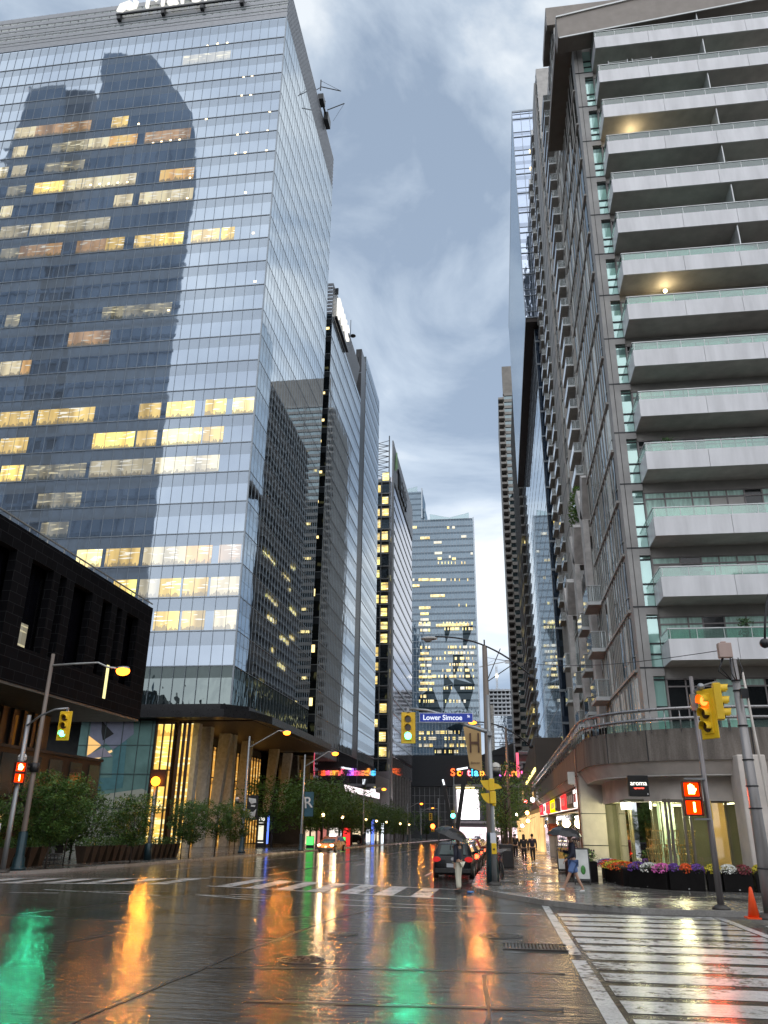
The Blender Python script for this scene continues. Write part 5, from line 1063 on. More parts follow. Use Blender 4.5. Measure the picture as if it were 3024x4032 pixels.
for i, (x, y, s_, lb_) in enumerate([(.3, 58, .92, 'dark pavement tree seen just right of the globe lamp'), (.0, 70, .95, 'second pavement tree behind the globe lamp, in front of the white screen'), (.4, 84, 1.0, 'third tree on the right pavement above the walking people'), (.2, 100, 1.0, 'fourth tree on the right pavement, dark above the shop lights'), (.3, 118, 1.0, 'farthest tree on the right pavement')]):
    if i == 0: te.location = (x, y, gz(y)+.13); te['label'] = lb_; te['group'] = 'trees on the right pavement'; te.scale = (s_,)*3
    else: dup(te, (x, y, gz(y)+.13), i*1.7, lb_, s_, 'trees on the right pavement')
tb2 = thing('balcony_shrub', 'dense evergreen shrub growing out of a planter on the condominium side', 'shrub', (7.4, 62.5, 24)); q = MB(); leafcloud(q, (7.6, 62.5, 26.2), (1.0, 1.8, 2.2), 1100, .34, rnd); q.build('foliage', LEAF2, tb2); q = MB(); q.box(6.9, 60.5, 23.2, 8.2, 65, 24.4); q.build('planter_box', CSD, tb2)
tb3 = thing('balcony_shrub', 'dark shrub on the roof terrace low on the brown tower', 'shrub', (17, 298, 30)); q = MB(); leafcloud(q, (16.8, 297, 33), (2.2, 2, 4.5), 500, 1.0, rnd); q.build('foliage', LEAF2, tb3)
# tapered planters with trailing plants, left terrace
CLAY = plain('planter_brown', (.045, .028, .018), .6, 0, .25, 3)
def planter(label):
    t = thing('tapered_planter', label, 'planter', (0, 0, 0), 'tapered planters in rows on the left terrace')
    q = MB(); q.hexa([(-.17, -.17, 0), (.17, -.17, 0), (.17, .17, 0), (-.17, .17, 0)], [(-.33, -.33, .85), (.33, -.33, .85), (.33, .33, .85), (-.33, .33, .85)]); q.build('pot', CLAY, t)
    q = MB(); leafcloud(q, (0, 0, 1.0), (.45, .45, .3), 150, .16, random.Random(4), .6); q.build('foliage', LEAF, t); return t
p0 = None; n = 0
rows = [(-22.6+.02*i, 36.5+.9*i) for i in range(4)]+[(-22.3, 43.2+.85*i) for i in range(16)]
for i, (x, y) in enumerate(rows):
    lb_ = 'tapered brown planter with leafy plants, in the short group by the left corner pole' if i < 4 else 'tapered brown planter in the long row along the terrace edge'
    if p0 is None: p0 = planter(lb_); p0.location = (x, y, gz(y)+.13)
    else: dup(p0, (x, y, gz(y)+.13), i*PI/2, lb_, group=('tapered planters by the left corner pole' if i < 4 else 'tapered planters in the long terrace row'))
p0['group'] = 'tapered planters by the left corner pole'
# terrace table and chairs
for i, (x, y, l) in enumerate([(-23.4, 40.7, 'dark terrace table in the gap of the planter row'), (-25.4, 41.2, 'dark terrace table farther back on the left terrace')]):
    t = thing('terrace_table', l, 'table', (x, y, gz(y)+.13)); z0 = gz(y)+.13
    q = MB(); q.box(x-.4, y-.4, z0+.70, x+.4, y+.4, z0+.74); q.build('table_top', DARK, t); q = MB(); q.tube([(x, y, z0), (x, y, z0+.7)], .03, 8); q.box(x-.25, y-.25, z0, x+.25, y+.25, z0+.03); q.build('pedestal', DARK, t)
for i, (x, y, l) in enumerate([(-22.9, 41.6, 'dark terrace chair right of the front table'), (-24.2, 40.2, 'dark terrace chair left of the front table')]):
    t = thing('terrace_chair', l, 'chair', (x, y, gz(y)+.13)); z0 = gz(y)+.13
    q = MB(); q.box(x-.22, y-.22, z0+.43, x+.22, y+.22, z0+.46); q.build('seat', DARK, t); q = MB(); q.box(x-.22, y+.19, z0+.5, x+.22, y+.22, z0+.88); q.build('backrest', DARK, t)
    for sx in (-.2, .2):
        for sy in (-.2, .2): q = MB(); q.bar((x+sx, y+sy, z0), (x+sx, y+sy, z0+.44), .03); q.build('leg', DARK, t)
# flower planters around the cafe
BOXK = plain('planter_black', (.008, .007, .007), .75, 0, .2, 3, spec=.15)
FC = {'white': (.75, .75, .7), 'purple': (.16, .06, .34), 'orange': (.75, .10, .015), 'pink': (.75, .16, .5), 'yellow': (.62, .52, .05), 'maroon': (.22, .04, .05), 'plum': (.12, .03, .13)}
def fmat(n_): return plain('flower_'+n_, FC[n_], .6, 0, .25, 30)
fl = [((4.15, 37.6), (4.1, 35.9), ['white', 'purple']), ((4.12, 35.6), (4.35, 32.6), ['orange', 'yellow', 'orange']), ((4.5, 32.3), (5.55, 30.85), ['purple', 'white', 'pink']), ((5.65, 30.8), (6.75, 30.55), ['purple', 'orange', 'purple']), ((6.85, 30.55), (7.3, 30.5), ['yellow']), ((7.35, 30.5), (8.3, 30.5), ['white', 'maroon']), ((8.4, 30.5), (9.5, 30.5), ['yellow', 'purple', 'white', 'plum'])]
names = ['end flower planter beside the podium column, white and purple petunias', 'long flower planter with orange and yellow blooms at the curve', 'flower planter with purple, white and pink petunias', 'flower planter with orange blooms between two purple clumps', 'short flower planter topped with yellow blooms', 'flower planter with a big white clump beside maroon blooms', 'rightmost flower planter with white and plum clumps, right of the signal pole']
for ((xa, ya), (xb, yb), cl), nm in zip(fl, names):
    t = thing('flower_planter', nm, 'planter', ((xa+xb)/2, (ya+yb)/2, gz(ya)+.13)); d = Vector((xb-xa, yb-ya)).normalized(); nn = Vector((-d.y, d.x)); nn = -nn if nn.y < 0 and abs(nn.y) > .3 or nn.x < -.7 else nn
    if nn.x < 0 and abs(d.y) > .7: nn = -nn
    z0 = gz(ya)+.13; A = Vector((xa, ya)); B = Vector((xb, yb)); P = [A, B, B+nn*.5, A+nn*.5]
    q = MB(); q.prism([(p.x, p.y) for p in P], z0, z0+.62); q.build('planter_box', BOXK, t, bevel=.015)
    q = MB(); q.prism([(p.x, p.y) for p in [A+nn*.03+d*.03, B+nn*.03-d*.03, B+nn*.47-d*.03, A+nn*.47+d*.03]], z0+.62, z0+.66); q.build('soil', plain('soil', (.03, .02, .015), .9), t)
    L = (B-A).length; r_ = random.Random(int(xa*100))
    gq = MB()
    for j, c_ in enumerate(cl):
        ctr = A.lerp(B, (j+.5)/len(cl))+nn*.2
        fq = MB(); rad = L/len(cl)*.62
        for s2 in range(230):
            a = r_.uniform(0, 2*PI); e_ = r_.uniform(-.35, 1)*PI/2; px = ctr.x+math.cos(a)*math.cos(e_)*rad*r_.uniform(.75, 1.05); py = ctr.y+math.sin(a)*math.cos(e_)*min(rad, .34)*r_.uniform(.8, 1.1); pz = z0+.64+math.sin(e_)*.19
            o_ = Vector((r_.uniform(-1, 1), r_.uniform(-1, 1), r_.uniform(-.3, 1))).normalized(); u_ = o_.orthogonal().normalized()*.034; w_ = o_.cross(u_); c3 = Vector((px, py, pz))
            fq.face([c3+u_, c3+w_+o_*.012, c3-u_, c3-w_+o_*.012])
        ob = fq.build('flower_clump', fmat(c_), t); ob['label'] = c_+' petunia clump'
        leafcloud(gq, (ctr.x, ctr.y, z0+.66), (rad*.9, .27, .16), 110, .09, r_)
    gq.build('foliage', LEAF, t)
    q = MB(); q.box((xa+xb)/2-.015, min(ya, yb)-.012 if abs(d.x) > .7 else (ya+yb)/2, z0+.06, (xa+xb)/2+.03, min(ya, yb)-.002 if abs(d.x) > .7 else (ya+yb)/2+.01, z0+.08); q.build('stud', plain('stud', (.7, .7, .7), .3), t)
# stacked gold chairs inside the cafe window
GO = plain('gold_metal', (.75, .55, .22), .25, .6, .25, 6)
def gchair(x, y, z0, rz, label):
    t = thing('gold_chair', label, 'chair', (0, 0, 0), 'gold chairs stacked behind the cafe window')
    q = MB(); q.box(-.2, -.2, .43, .2, .2, .47); q.build('seat', GO, t)
    q = MB()
    for s1 in (-.18, .18): q.bar((s1, .18, .45), (s1, .34, .98), .03)
    for s1 in (-.09, 0, .09): q.bar((s1, .2, .5), (s1, .33, .94), .018)
    q.bar((-.2, .34, .97), (.2, .34, .97), .045, .05); q.build('backrest', GO, t)
    for sx in (-.18, .18):
        for sy in (-.18, .18): q = MB(); q.bar((sx, sy, 0), (sx*.85, sy*.85, .44), .028); q.build('leg', GO, t)
    t.rotation_euler.z = rz; t.location = (x, y, z0); return t
ch = None
for j, (x, y) in enumerate(((5.95, 34.9), (6.55, 35.0), (7.1, 34.9))):
    for k2 in range(3):
        lb_ = ['lowest', 'middle', 'topmost'][k2]+' gold chair of the '+['left', 'centre', 'right'][j]+' stack behind the cafe window'
        if ch is None: ch = gchair(x, y, .0, 2.6, lb_)
        else: dup(ch, (x+.05*k2, y, .0+.33*k2), 2.6+.3*j+.25*k2, lb_)
# ================================================================== POLES, LAMPS AND SIGNALS
GALV = plain('galvanised', (.30, .31, .32), .38, .6, .2, 4, streak=True); BRP = plain('pole_brown', (.17, .14, .12), .55, .2, .2, 3, streak=True); GREENB = plain('pole_base_green', (.012, .035, .045), .35, .3, .2, 4); BLK = plain('black_paint', (.012, .012, .014), .4, 0, .2)
YEL = plain('signal_yellow', (.78, .50, .02), .38, 0, .07, 3); LENSK = plain('dark_lens', (.06, .035, .02), .2)
AMB = emis('sodium_lamp', (1, .2, .015), 6); RED = emis('signal_red', (1, .06, .01), 8); GRN = emis('signal_green', (.06, 1, .62), 9); ORG = emis('hand_orange', (1, .13, .02), 8); AMS = emis('amber_disc', (1, .3, .015), 5)
def lampcol(name, label, x, y, h, reach, lamp_z, color=BRP, energy=220, globe=True, arm_from=None, rbase=.13, base_h=1.5):
    z0 = gz(y)+.13; t = thing(name, label, 'street lamp', (x, y, z0), 'tall street lamps along the left kerb')
    q = MB(); q.tube([(x, y, z0), (x, y, z0+base_h), (x, y, h)], [rbase, rbase*.95, rbase*.62], 12); q.build('pole', color, t)
    q = MB(); q.tube([(x, y, z0), (x, y, z0+.12), (x, y, z0+.14), (x, y, z0+.5), (x, y, z0+.55), (x, y, z0+base_h), (x, y, z0+base_h+.06)], [.34, .34, .27, .25, .2, .2, .14], 12); q.build('base', GREENB, t)
    a = Vector((x, y, (arm_from or h-.55))); e2 = Vector((x+reach, y-.2, lamp_z)); q = MB(); q.tube([a, a.lerp(e2, .35)+Vector((0, 0, .12)), a.lerp(e2, .7)+Vector((0, 0, .22)), e2+Vector((-.5, 0, .06)), e2], [.055, .05, .045, .04, .04], 8); q.build('arm', plain('arm_pale', (.45, .45, .44), .35, .4), t)
    q = MB(); q.sphere((e2.x+.25, e2.y, e2.z), .28, 12, 8, (1.25, .6, .34)); q.build('lamp_head', GALV, t)
    q = MB(); q.sphere((e2.x+.27, e2.y, e2.z-.13), .28, 12, 8, (1.2, .8, .75)); q.build('lens', AMB, t); spot('lamp_light', (e2.x+.27, e2.y-.1, e2.z-.3), energy, (1, .33, .04), (.1, -.9, -1), .2, 160)
    return t
l1 = lampcol('street_lamp', 'tall street lamp on a dark fluted green base at the left corner, glowing orange', -20.8, 34.7, 9.1, 3.45, 8.33)
q = MB(); q.tube([(-20.8, 34.7, 3.75), (-20.8, 34.7, 4.15)], .2, 12); q.bar((-20.8, 34.7, 3.9), (-21.5, 34.6, 3.9), .1); q.build('bracket', BLK, l1)
l3 = lampcol('street_lamp', 'second tall street lamp from the left, with a globe and a black banner', -22.1, 70.7, 8.9, 3.2, 9.3, GALV, 900, arm_from=7.9)
l4 = lampcol('street_lamp', 'third street lamp carrying the blue letter banner, near the taxi', -19.6, 81.9, 8.2, 2.9, 8.4, GALV, 900, arm_from=7.0)
for i, (x, y, l) in enumerate([(-21, 128, 'fourth street lamp of the left row, among the trees'), (-21, 190, 'fifth street lamp of the left row, before the arena'), (-21, 222, 'sixth and farthest street lamp of the left row')]):
    lampcol('street_lamp', l, x, y, 8.2+gz(y), 2.9, 8.3+gz(y), GALV, 700, arm_from=7.2+gz(y))
def banner(parent_pole, label, pts, mat, th=.02, txt=None):
    t = thing('banner', label, 'banner', pts[0]); q = MB(); q.extr(pts, (0, th, 0)); q.build('cloth', mat, t); return t
def globe(label, x, y, z, px, lit=None):
    t = thing('globe_lamp', label, 'globe lamp', (x, y, z)); q = MB(); q.sphere((x, y, z), .2, 16, 12); q.build('globe', lit or plain('globe_glass', (.5, .47, .42), .12, 0, .08, spec=.8), t)
    q = MB(); q.tube([(x, y, z-.34), (x, y, z-.3), (x, y, z-.19), (x, y, z-.12)], [.05, .12, .18, .19], 12); q.bar((x, y, z-.3), (px, y, z-.3), .09, .1)
    for i in range(24):
        a = 2*PI*i/24; b2 = 2*PI*(i+1)/24; q.bar((x+.205*math.cos(a), y+.205*math.sin(a), z), (x+.205*math.cos(b2), y+.205*math.sin(b2), z), .018)
    for a in (.8, 2.3, 3.9, 5.5): q.bar((x+.2*math.cos(a), y+.2*math.sin(a), z), (x+.17*math.cos(a), y+.17*math.sin(a), z-.2), .014)
    q.build('cage', BLK, t); return t
globe('white globe lamp bracketed to the left corner lamp pole', -21.35, 34.5, 4.35, -20.8, plain('globe_white', (.7, .7, .68), .15, 0, .05, spec=.8))
globe('clear globe lamp on the second left street lamp', -22.75, 70.5, 3.55, -22.1)
globe('warm white globe lamp in a black cage on the centre pole', -.13, 32.45, 3.85, -.4)
BANK = plain('banner_black', (.02, .02, .022), .6); BANB = plain('banner_blue', (.03, .10, .14), .6); BANT = plain('banner_tan', (.50, .33, .15), .65, 0, .08, 1)
b1 = banner(None, 'black banner with white lettering on the second left street lamp', [(-21.9, 70.6, 3.9), (-20.9, 70.6, 3.9), (-20.9, 70.6, 1.9), (-21.9, 70.6, 1.9)], BANK)
plain('ban_white', (.7, .7, .68), .5)
q = MB(); q.extr([(-21.75, 70.56, 3.7), (-21.1, 70.56, 3.62), (-21.05, 70.56, 3.3), (-21.5, 70.56, 3.2), (-21.7, 70.56, 3.4)], (0, .01, 0)); q.extr([(-21.5, 70.56, 3.12), (-21.1, 70.56, 3.1), (-21.15, 70.56, 2.95), (-21.5, 70.56, 2.98)], (0, .01, 0)); q.build('banner_shape', MATS['ban_white'], b1)
q = MB(); q.extr([(-21.8, 70.56, 2.8), (-21.55, 70.56, 2.55), (-21.25, 70.56, 2.55), (-21.0, 70.56, 2.8), (-21.1, 70.56, 2.2), (-21.4, 70.56, 1.98), (-21.7, 70.56, 2.2)], (0, .01, 0)); q.build('banner_shape', MATS['ban_white'], b1)
b2 = banner(None, 'blue banner with a large white letter R on the third left street lamp', [(-19.4, 81.8, 4.6), (-18.5, 81.8, 4.6), (-18.5, 81.8, 2.3), (-19.4, 81.8, 2.3)], BANB)
text_obj('R', 1.5, .01, MATS['ban_white'], 'banner_text', b2, (-19.0, 81.77, 3.1), (1, 0, .12), (-.1, 0, 1), 'CENTER', bold=.01)
b3 = banner(None, 'tan banner with a big brown letter H hanging from the centre pole', [(-1.36, 32.6, 5.42), (-.66, 32.6, 5.46), (-.66, 32.6, 3.7), (-1.14, 32.6, 3.86)], BANT)
text_obj('H', 1.1, .01, plain('ban_brown', (.10, .05, .03), .6), 'banner_text', b3, (-.93, 32.57, 4.42), (1, 0, 0), (0, 0, 1), 'CENTER', bold=.0, sx=.6)
text_obj('Simcoe', .12, .008, MATS['ban_brown'], 'banner_text', b3, (-.92, 32.57, 4.0), (1, 0, 0), (0, 0, 1), 'CENTER')
# traffic signals
def signal(name, label, loc, rz, lit, n3=3, backplate=True, scale=1.0):
    t = thing(name, label, 'traffic signal', (0, 0, 0), rz=rz)
    # local: faces -Y, centre at origin, 3 sections of .35
    q = MB(); q.box(-.17, -.02, -.53, .17, .2, .53); q.build('housing', YEL, t, bevel=.02)
    if backplate: q = MB(); q.box(-.31, .02, -.66, .31, .06, .66); q.build('backplate', YEL, t, bevel=.02)
    for i in range(3):
        z = .35-.35*i
        q = MB(); q.tube([(0, -.025, z), (0, -.05, z)], .135, 18); q.build('lens', {('r', 0): RED, ('g', 2): GRN}.get((lit, i), LENSK), t)
        q = MB(); m_ = 14; pr = []
        for rad in (.155, .145):
            for yy in (-.02, -.26):
                pr.append([(math.cos(-.35+(PI+.7)*j/m_)*rad, yy if yy > -.1 else yy+.06*abs(math.cos(-.35+(PI+.7)*j/m_)), z+math.sin(-.35+(PI+.7)*j/m_)*rad) for j in range(m_+1)])
        for j in range(m_): q.face([pr[0][j], pr[0][j+1], pr[1][j+1], pr[1][j]]); q.face([pr[2][j], pr[3][j], pr[3][j+1], pr[2][j+1]]); q.face([pr[1][j], pr[1][j+1], pr[3][j+1], pr[3][j]])
        q.build('visor', YEL, t)
    t.scale = (scale,)*3; t.location = loc
    return t
sL = signal('traffic_signal', 'yellow traffic signal showing green on the curved arm at the left corner', (-18.33, 32.3, 5.5), 0, 'g', scale=.92); 
spot('signal_light', (-18.33, 31.9, 5.15), 150, (.03, 1, .5), (.45, -1, -.28))
sC = signal('traffic_signal', 'yellow traffic signal showing green on the centre arm beside the blue street name sign', (-3.45, 31.4, 5.26), 0, 'g', scale=.9)
spot('signal_light', (-3.45, 31.05, 4.93), 130, (.03, 1, .5), (.05, -1, -.28))
sR = signal('traffic_signal', 'yellow traffic signal showing red, seen side-on at the right corner', (5.55, 22.45, 4.6), -1.05, 'r', scale=.98)
sR2 = signal('traffic_signal', 'second yellow signal at the right corner, turned away, hung by the utility pole', (5.93, 22.3, 4.9), 1.45, '', backplate=False, scale=.9)
# masts
def mast(name, label, cat, x, y, h, r0_, r1_, mat, plate=True):
    z0 = gz(y)+.13; t = thing(name, label, cat, (x, y, z0)); q = MB(); q.tube([(x, y, z0), (x, y, z0+2), (x, y, h)], [r0_, (r0_*2+r1_)/3, r1_], 14); q.build('pole', mat, t)
    if plate: q = MB(); q.tube([(x, y, z0), (x, y, z0+.05), (x, y, z0+.12)], [r0_*2.6, r0_*2.6, r0_*1.1], 14); q.build('base_plate', plain('plate_dark', (.06, .055, .05), .5, .3), t)
    return t
mL = mast('signal_pole', 'pale galvanised signal pole with a curved arm at the left edge', 'signal pole', -20.25, 32.7, 6.0, .11, .09, GALV)
q = MB(); q.tube([(-20.25, 32.65, 5.55), (-19.6, 32.5, 5.95), (-18.9, 32.4, 6.2), (-18.3, 32.4, 6.24)], .045, 8); q.bar((-18.33, 32.4, 6.24), (-18.33, 32.4, 6.1), .08); q.build('arm', GALV, mL)
mC = mast('signal_pole', 'grey signal pole with a long arm in front of the centre lamp pole', 'signal pole', -.32, 31.5, 6.5, .10, .07, GALV)
q = MB(); q.tube([(-.4, 31.4, 5.1), (-1.1, 31.4, 5.32), (-2.0, 31.4, 5.72), (-2.7, 31.4, 5.92), (-3.45, 31.4, 5.98)], [.085, .075, .055, .05, .045], 10); q.bar((-3.45, 31.4, 6.0), (-3.45, 31.4, 5.85), .09); q.bar((-.3, 31.4, 5.1), (-.3, 31.4, 4.95), .2); q.build('arm', GALV, mC)
q = MB(); q.box(-.42, 31.34, 1.15, -.22, 31.4, 1.5); q.build('button_plate', plain('plate_white', (.6, .62, .68), .5), mC)
q = MB(); q.box(-.39, 31.28, .78, -.21, 31.42, 1.15); q.build('push_button', YEL, mC, bevel=.02); q = MB(); q.sphere((-.3, 31.27, .95), .035, 8, 6); q.build('button', BLK, mC)
lp = mast('arched_lamp_pole', 'brown centre lamp pole with a long arched arm ending in a black ball', 'street lamp', -.4, 32.75, 8.7, .20, .10, BRP, False)
q = MB(); q.tube([(-.4, 32.75, gz(32)+.1), (-.4, 32.75, .35), (-.4, 32.75, 1.35), (-.4, 32.75, 1.5)], [.26, .22, .2, .19], 14); q.build('base', GREENB, lp)
q = MB(); arcp = []
for i in range(15):
    a = i/14; xx_ = -2.45+3.85*a; zz_ = 9.12-.0-(a**2.2)*1.65; arcp.append((xx_, 32.7, zz_))
q.tube(arcp, .035, 8); q.bar((-.4, 32.7, 8.7), (-.4, 32.7, 8.95), .06); q.bar((-.36, 32.7, 7.2), (.25, 32.7, 8.57), .035); q.bar((-.36, 32.7, 7.2), (.95, 32.7, 8.05), .035); q.build('arched_arm', BLK, lp)
q = MB(); q.sphere((1.45, 32.7, 7.35), .15, 14, 10); q.build('ball_end', BLK, lp)
q = MB(); q.sphere((-2.7, 32.7, 9.05), .3, 14, 8, (1.2, .6, .28)); q.build('lamp_head', plain('lamp_pale', (.4, .38, .36), .4, .3), lp); q = MB(); q.sphere((-2.75, 32.7, 8.97), .14, 10, 6, (1.2, .8, .6)); q.build('lens', plain('lens_off', (.2, .17, .15), .2), lp)
q = MB(); q.tube([(-.4, 32.75, 3.3), (-.4, 32.75, 3.55)], .2, 12); q.bar((-.55, 32.7, 5.5), (-1.35, 32.7, 5.5), .03); q.build('bracket', BLK, lp)
# second arched pole further on
l5 = mast('arched_lamp_pole', 'smaller-looking second arched lamp pole beyond the centre pole', 'street lamp', .6, 60, 8.4, .15, .09, BRP, False)
q = MB(); q.tube([(.6-2.2+3.9*i/12, 60, 8.8-((i/12)**2.2)*1.7) for i in range(13)], .045, 8); q.bar((.62, 60, 7), (1.2, 60, 8.2), .04); q.bar((.62, 60, 7), (1.9, 60, 7.6), .04); q.sphere((2.35, 60, 7.05), .16, 10, 8); q.build('arched_arm', BLK, l5)
q = MB(); q.sphere((-1.8, 60, 8.75), .25, 10, 8, (1.2, .7, .5)); q.build('lens', AMB, l5); spot('lamp_light', (-1.8, 60, 8.45), 500, (1, .33, .04), (0, -.9, -1), .2, 160)
# right ball of a third arched arm
rb = thing('arched_street_lamp', 'black drooping lamp arm ending in a ball, entering at the right edge above the signals', 'lamp arm', (9.5, 25, 9)); q = MB(); q.tube([(8.17, 25, 7.1), (8.25, 25, 7.6), (8.42, 25, 8.3), (8.8, 25, 9.2), (9.6, 25, 10.1)], .035, 8); q.build('arm', BLK, rb); q = MB(); q.sphere((8.15, 25, 7.0), .15, 14, 10); q.build('ball_end', BLK, rb)
q = MB(); q.tube([(9.6, 25, 10.1), (11.5, 25, 10.6)], .035, 8); q.tube([(11, 25, gz(25)), (11, 25, 10.4)], .1, 10); q.build('pole', BRP, rb)
# street name sign
sn = thing('street_name_sign', 'blue street name sign reading Lower Simcoe St on the signal arm', 'street sign', (-1.95, 31.3, 5.6))
q = MB(); q.box(-3.0, 31.28, 5.44, -.92, 31.31, 5.80); q.build('sign_border', plain('sign_white', (.6, .62, .7), .4), sn); q = MB(); q.box(-2.975, 31.265, 5.465, -.945, 31.28, 5.775); q.build('sign_panel', plain('sign_blue', (.01, .045, .42), .35, 0, .08), sn)
SW = emis('sign_text_glow', (.85, .9, 1), .8)  # sign letters glow by themselves in place of reflecting light
text_obj('Lower Simcoe', .27, .006, SW, 'sign_text', sn, (-2.86, 31.258, 5.53), (1, 0, 0), (0, 0, 1), bold=.004, sx=.97); text_obj('St', .13, .006, SW, 'sign_text', sn, (-1.14, 31.258, 5.63), (1, 0, 0), (0, 0, 1), bold=.002)
for o__ in (sn,): o__.rotation_euler.y = math.radians(.6)
# right signal pole and pedestrian signal
mR = mast('signal_pole', 'slim grey signal pole at the right corner carrying the red signals', 'signal pole', 5.42, 23.1, 5.7, .085, .055, plain('pole_worn', (.22, .20, .20), .4, .5, .35, 5, streak=True))
q = MB(); q.bar((5.42, 22.9, 5.25), (5.55, 22.6, 5.35), .07); q.box(5.3, 22.9, 4.75, 5.46, 23.05, 5.2); q.bar((5.5, 22.55, 5.35), (5.93, 22.4, 5.45), .035); q.bar((4.85, 22.9, 2.98), (5.42, 23.0, 2.98), .045); q.bar((5.0, 22.9, 1.98), (5.42, 23.0, 1.98), .045); q.sphere((5.52, 22.55, 5.33), .1, 10, 8); q.build('bracket', GALV, mR)
def pedsignal(label, x, y, z, rz, lit=True):
    t = thing('pedestrian_signal', label, 'pedestrian signal', (0, 0, 0), rz=rz)
    for k2, dz in enumerate((.24, -.24)):
        q = MB(); q.box(-.24, 0, dz-.22, .24, .22, dz+.22); q.build('housing', plain('ped_red', (.12, .02, .012), .4), t, bevel=.02)
    q = MB(); q.box(-.25, -.14, .44, .25, 0, .46); q.box(-.25, -.14, -.02, .25, 0, 0); q.box(-.25, -.12, -.46, -.23, 0, .46); q.box(.23, -.12, -.46, .25, 0, .46); q.build('visor', plain('ped_visor', (.06, .02, .015), .5), t)
    q = MB(); q.box(-.09, -.015, .12, .08, -.003, .27)     # raised hand
    for i in range(4): q.box(-.09+.045*i, -.015, .27, -.055+.045*i, -.003, (.36, .39, .38, .34)[i])
    q.extr([(.08, -.003, .16), (.14, -.003, .25), (.115, -.003, .28), (.06, -.003, .22)], (0, -.012, 0)); q.build('hand_symbol', emis('hand_lit', (1, .55, .15), 11), t)
    q = MB(); q.box(-.2, -.003, .06, .2, 0, .42); q.box(-.2, -.003, -.42, .2, 0, -.06); q.build('lamp_panel', emis('ped_panel', (1, .03, .0), 1.6), t)
    q = MB(); q.box(.0, -.014, -.36, .05, -.004, -.1); q.box(-.12, -.014, -.36, -.07, -.004, -.1) if False else None; q.build('countdown_digit', emis('digit_lit', (1, .6, .15), 12), t); t.scale = (.92,)*3; t.location = (x, y, z)
    return t
pedsignal('red lit pedestrian signal with raised hand and countdown 1 on the right signal pole', 4.98, 22.75, 2.48, 0)
spot('signal_light', (4.98, 22.4, 2.7), 50, (1, .05, .02), (-.05, -1, -.25))
pl = pedsignal('lit orange pedestrian signal on the left corner signal pole', -20.05, 32.4, 3.6, .9)
q = MB(); q.bar((-20.3, 32.5, 4.1), (-20.0, 32.4, 4.05), .04); q.bar((-20.3, 32.5, 3.15), (-20.0, 32.4, 3.15), .04); q.build('bracket', GALV, mL); q = MB(); q.box(-20.6, 32.2, 1.15, -20.42, 32.3, 1.6); q.build('button_plate', MATS['plate_white'], mL); q = MB(); q.box(-20.6, 32.16, .85, -20.43, 32.3, 1.15); q.build('push_button', YEL, mL)
# yellow ped signals seen side-on on the centre pole
yp = thing('pedestrian_signal', 'yellow pedestrian signal pair seen from the side on the centre signal pole', 'pedestrian signal', (-.35, 31.3, 3))
q = MB(); q.box(-.40, 31.15, 2.95, -.20, 31.4, 3.38); q.box(-.38, 31.15, 2.5, -.16, 31.4, 2.93); q.box(-.3, 31.2, 2.42, -.18, 31.35, 2.5); q.build('housing', YEL, yp, bevel=.02)
for z in (3.33, 2.87): q = MB(); q.extr([(-.40, 31.2, z), (-.72, 31.2, z-.02), (-.62, 31.2, z-.22), (-.46, 31.2, z-.36), (-.40, 31.2, z-.36)], (0, .22, 0)); q.build('visor', YEL, yp)
q = MB(); q.extr([(-.2, 31.2, 3.22), (-.05, 31.2, 3.18), (.08, 31.2, 3.05), (-.2, 31.2, 3.0)], (0, .2, 0)); q.build('visor', YEL, yp)
# yellow side sign on right pole
ys_ = thing('warning_sign', 'yellow sign edge fixed behind the right signal pole', 'sign', (5.55, 23.3, 2.4)); q = MB(); q.extr([(5.46, 23.25, 2.9), (5.56, 23.5, 2.75), (5.64, 23.6, 2.3), (5.62, 23.5, 1.95), (5.5, 23.3, 2.1)], (.0, .03, 0)); q.build('panel', YEL, ys_)
# utility pole right
up = mast('utility_pole', 'thick tapered grey utility pole with an equipment box on top at the right edge', 'utility pole', 5.98, 20.9, 5.75, .165, .085, plain('util_grey', (.27, .255, .25), .4, .5, .22, 4, streak=True))
q = MB(); q.box(5.6, 20.6, 5.75, 5.92, 20.8, 6.12); q.box(5.68, 20.62, 6.12, 5.8, 20.75, 6.16); q.build('equipment_box', plain('equip_box', (.45, .33, .29), .5, 0, .08), up, bevel=.015)
q = MB(); q.tube([(6.12, 20.75, 5.4), (6.2, 20.75, 3.5), (6.27, 20.72, 1.2), (6.3, 20.72, .35), (6.4, 20.7, .15)], .03, 8); q.build('conduit', plain('conduit_pale', (.55, .5, .45), .45), up)
q = MB()
for z in (5.2, 4.95, 4.1, 3.3, 2.7, 2.2, .9): w = .172-.082*(z/5.75); q.tube([(5.98, 20.9, z), (5.98, 20.9, z+.03)], w+.012, 14)
q.box(5.98, 20.62, 4.75, 6.15, 20.75, 4.98)
for s1 in range(5):
    a0 = 1.2*s1; q.tube([(5.85+.2*math.cos(a0), 20.7, 5.75), (5.8+.3*math.cos(a0), 20.65, 5.45+.1*math.sin(a0)), (5.9+.12*math.cos(a0), 20.7, 5.2)], .014, 6)
q.build('strap_and_cable', BLK, up)
wr = thing('overhead_wire', 'thin wire slung from the centre lamp pole to the right utility pole', 'wire', (2.5, 27, 7)); q = MB()
pa, pb = Vector((-.3, 32.7, 8.2)), Vector((5.6, 20.8, 5.95)); q.tube([pa.lerp(pb, i/16)-Vector((0, 0, .35*math.sin(PI*i/16))) for i in range(17)], .010, 5); q.build('cable', BLK, wr)
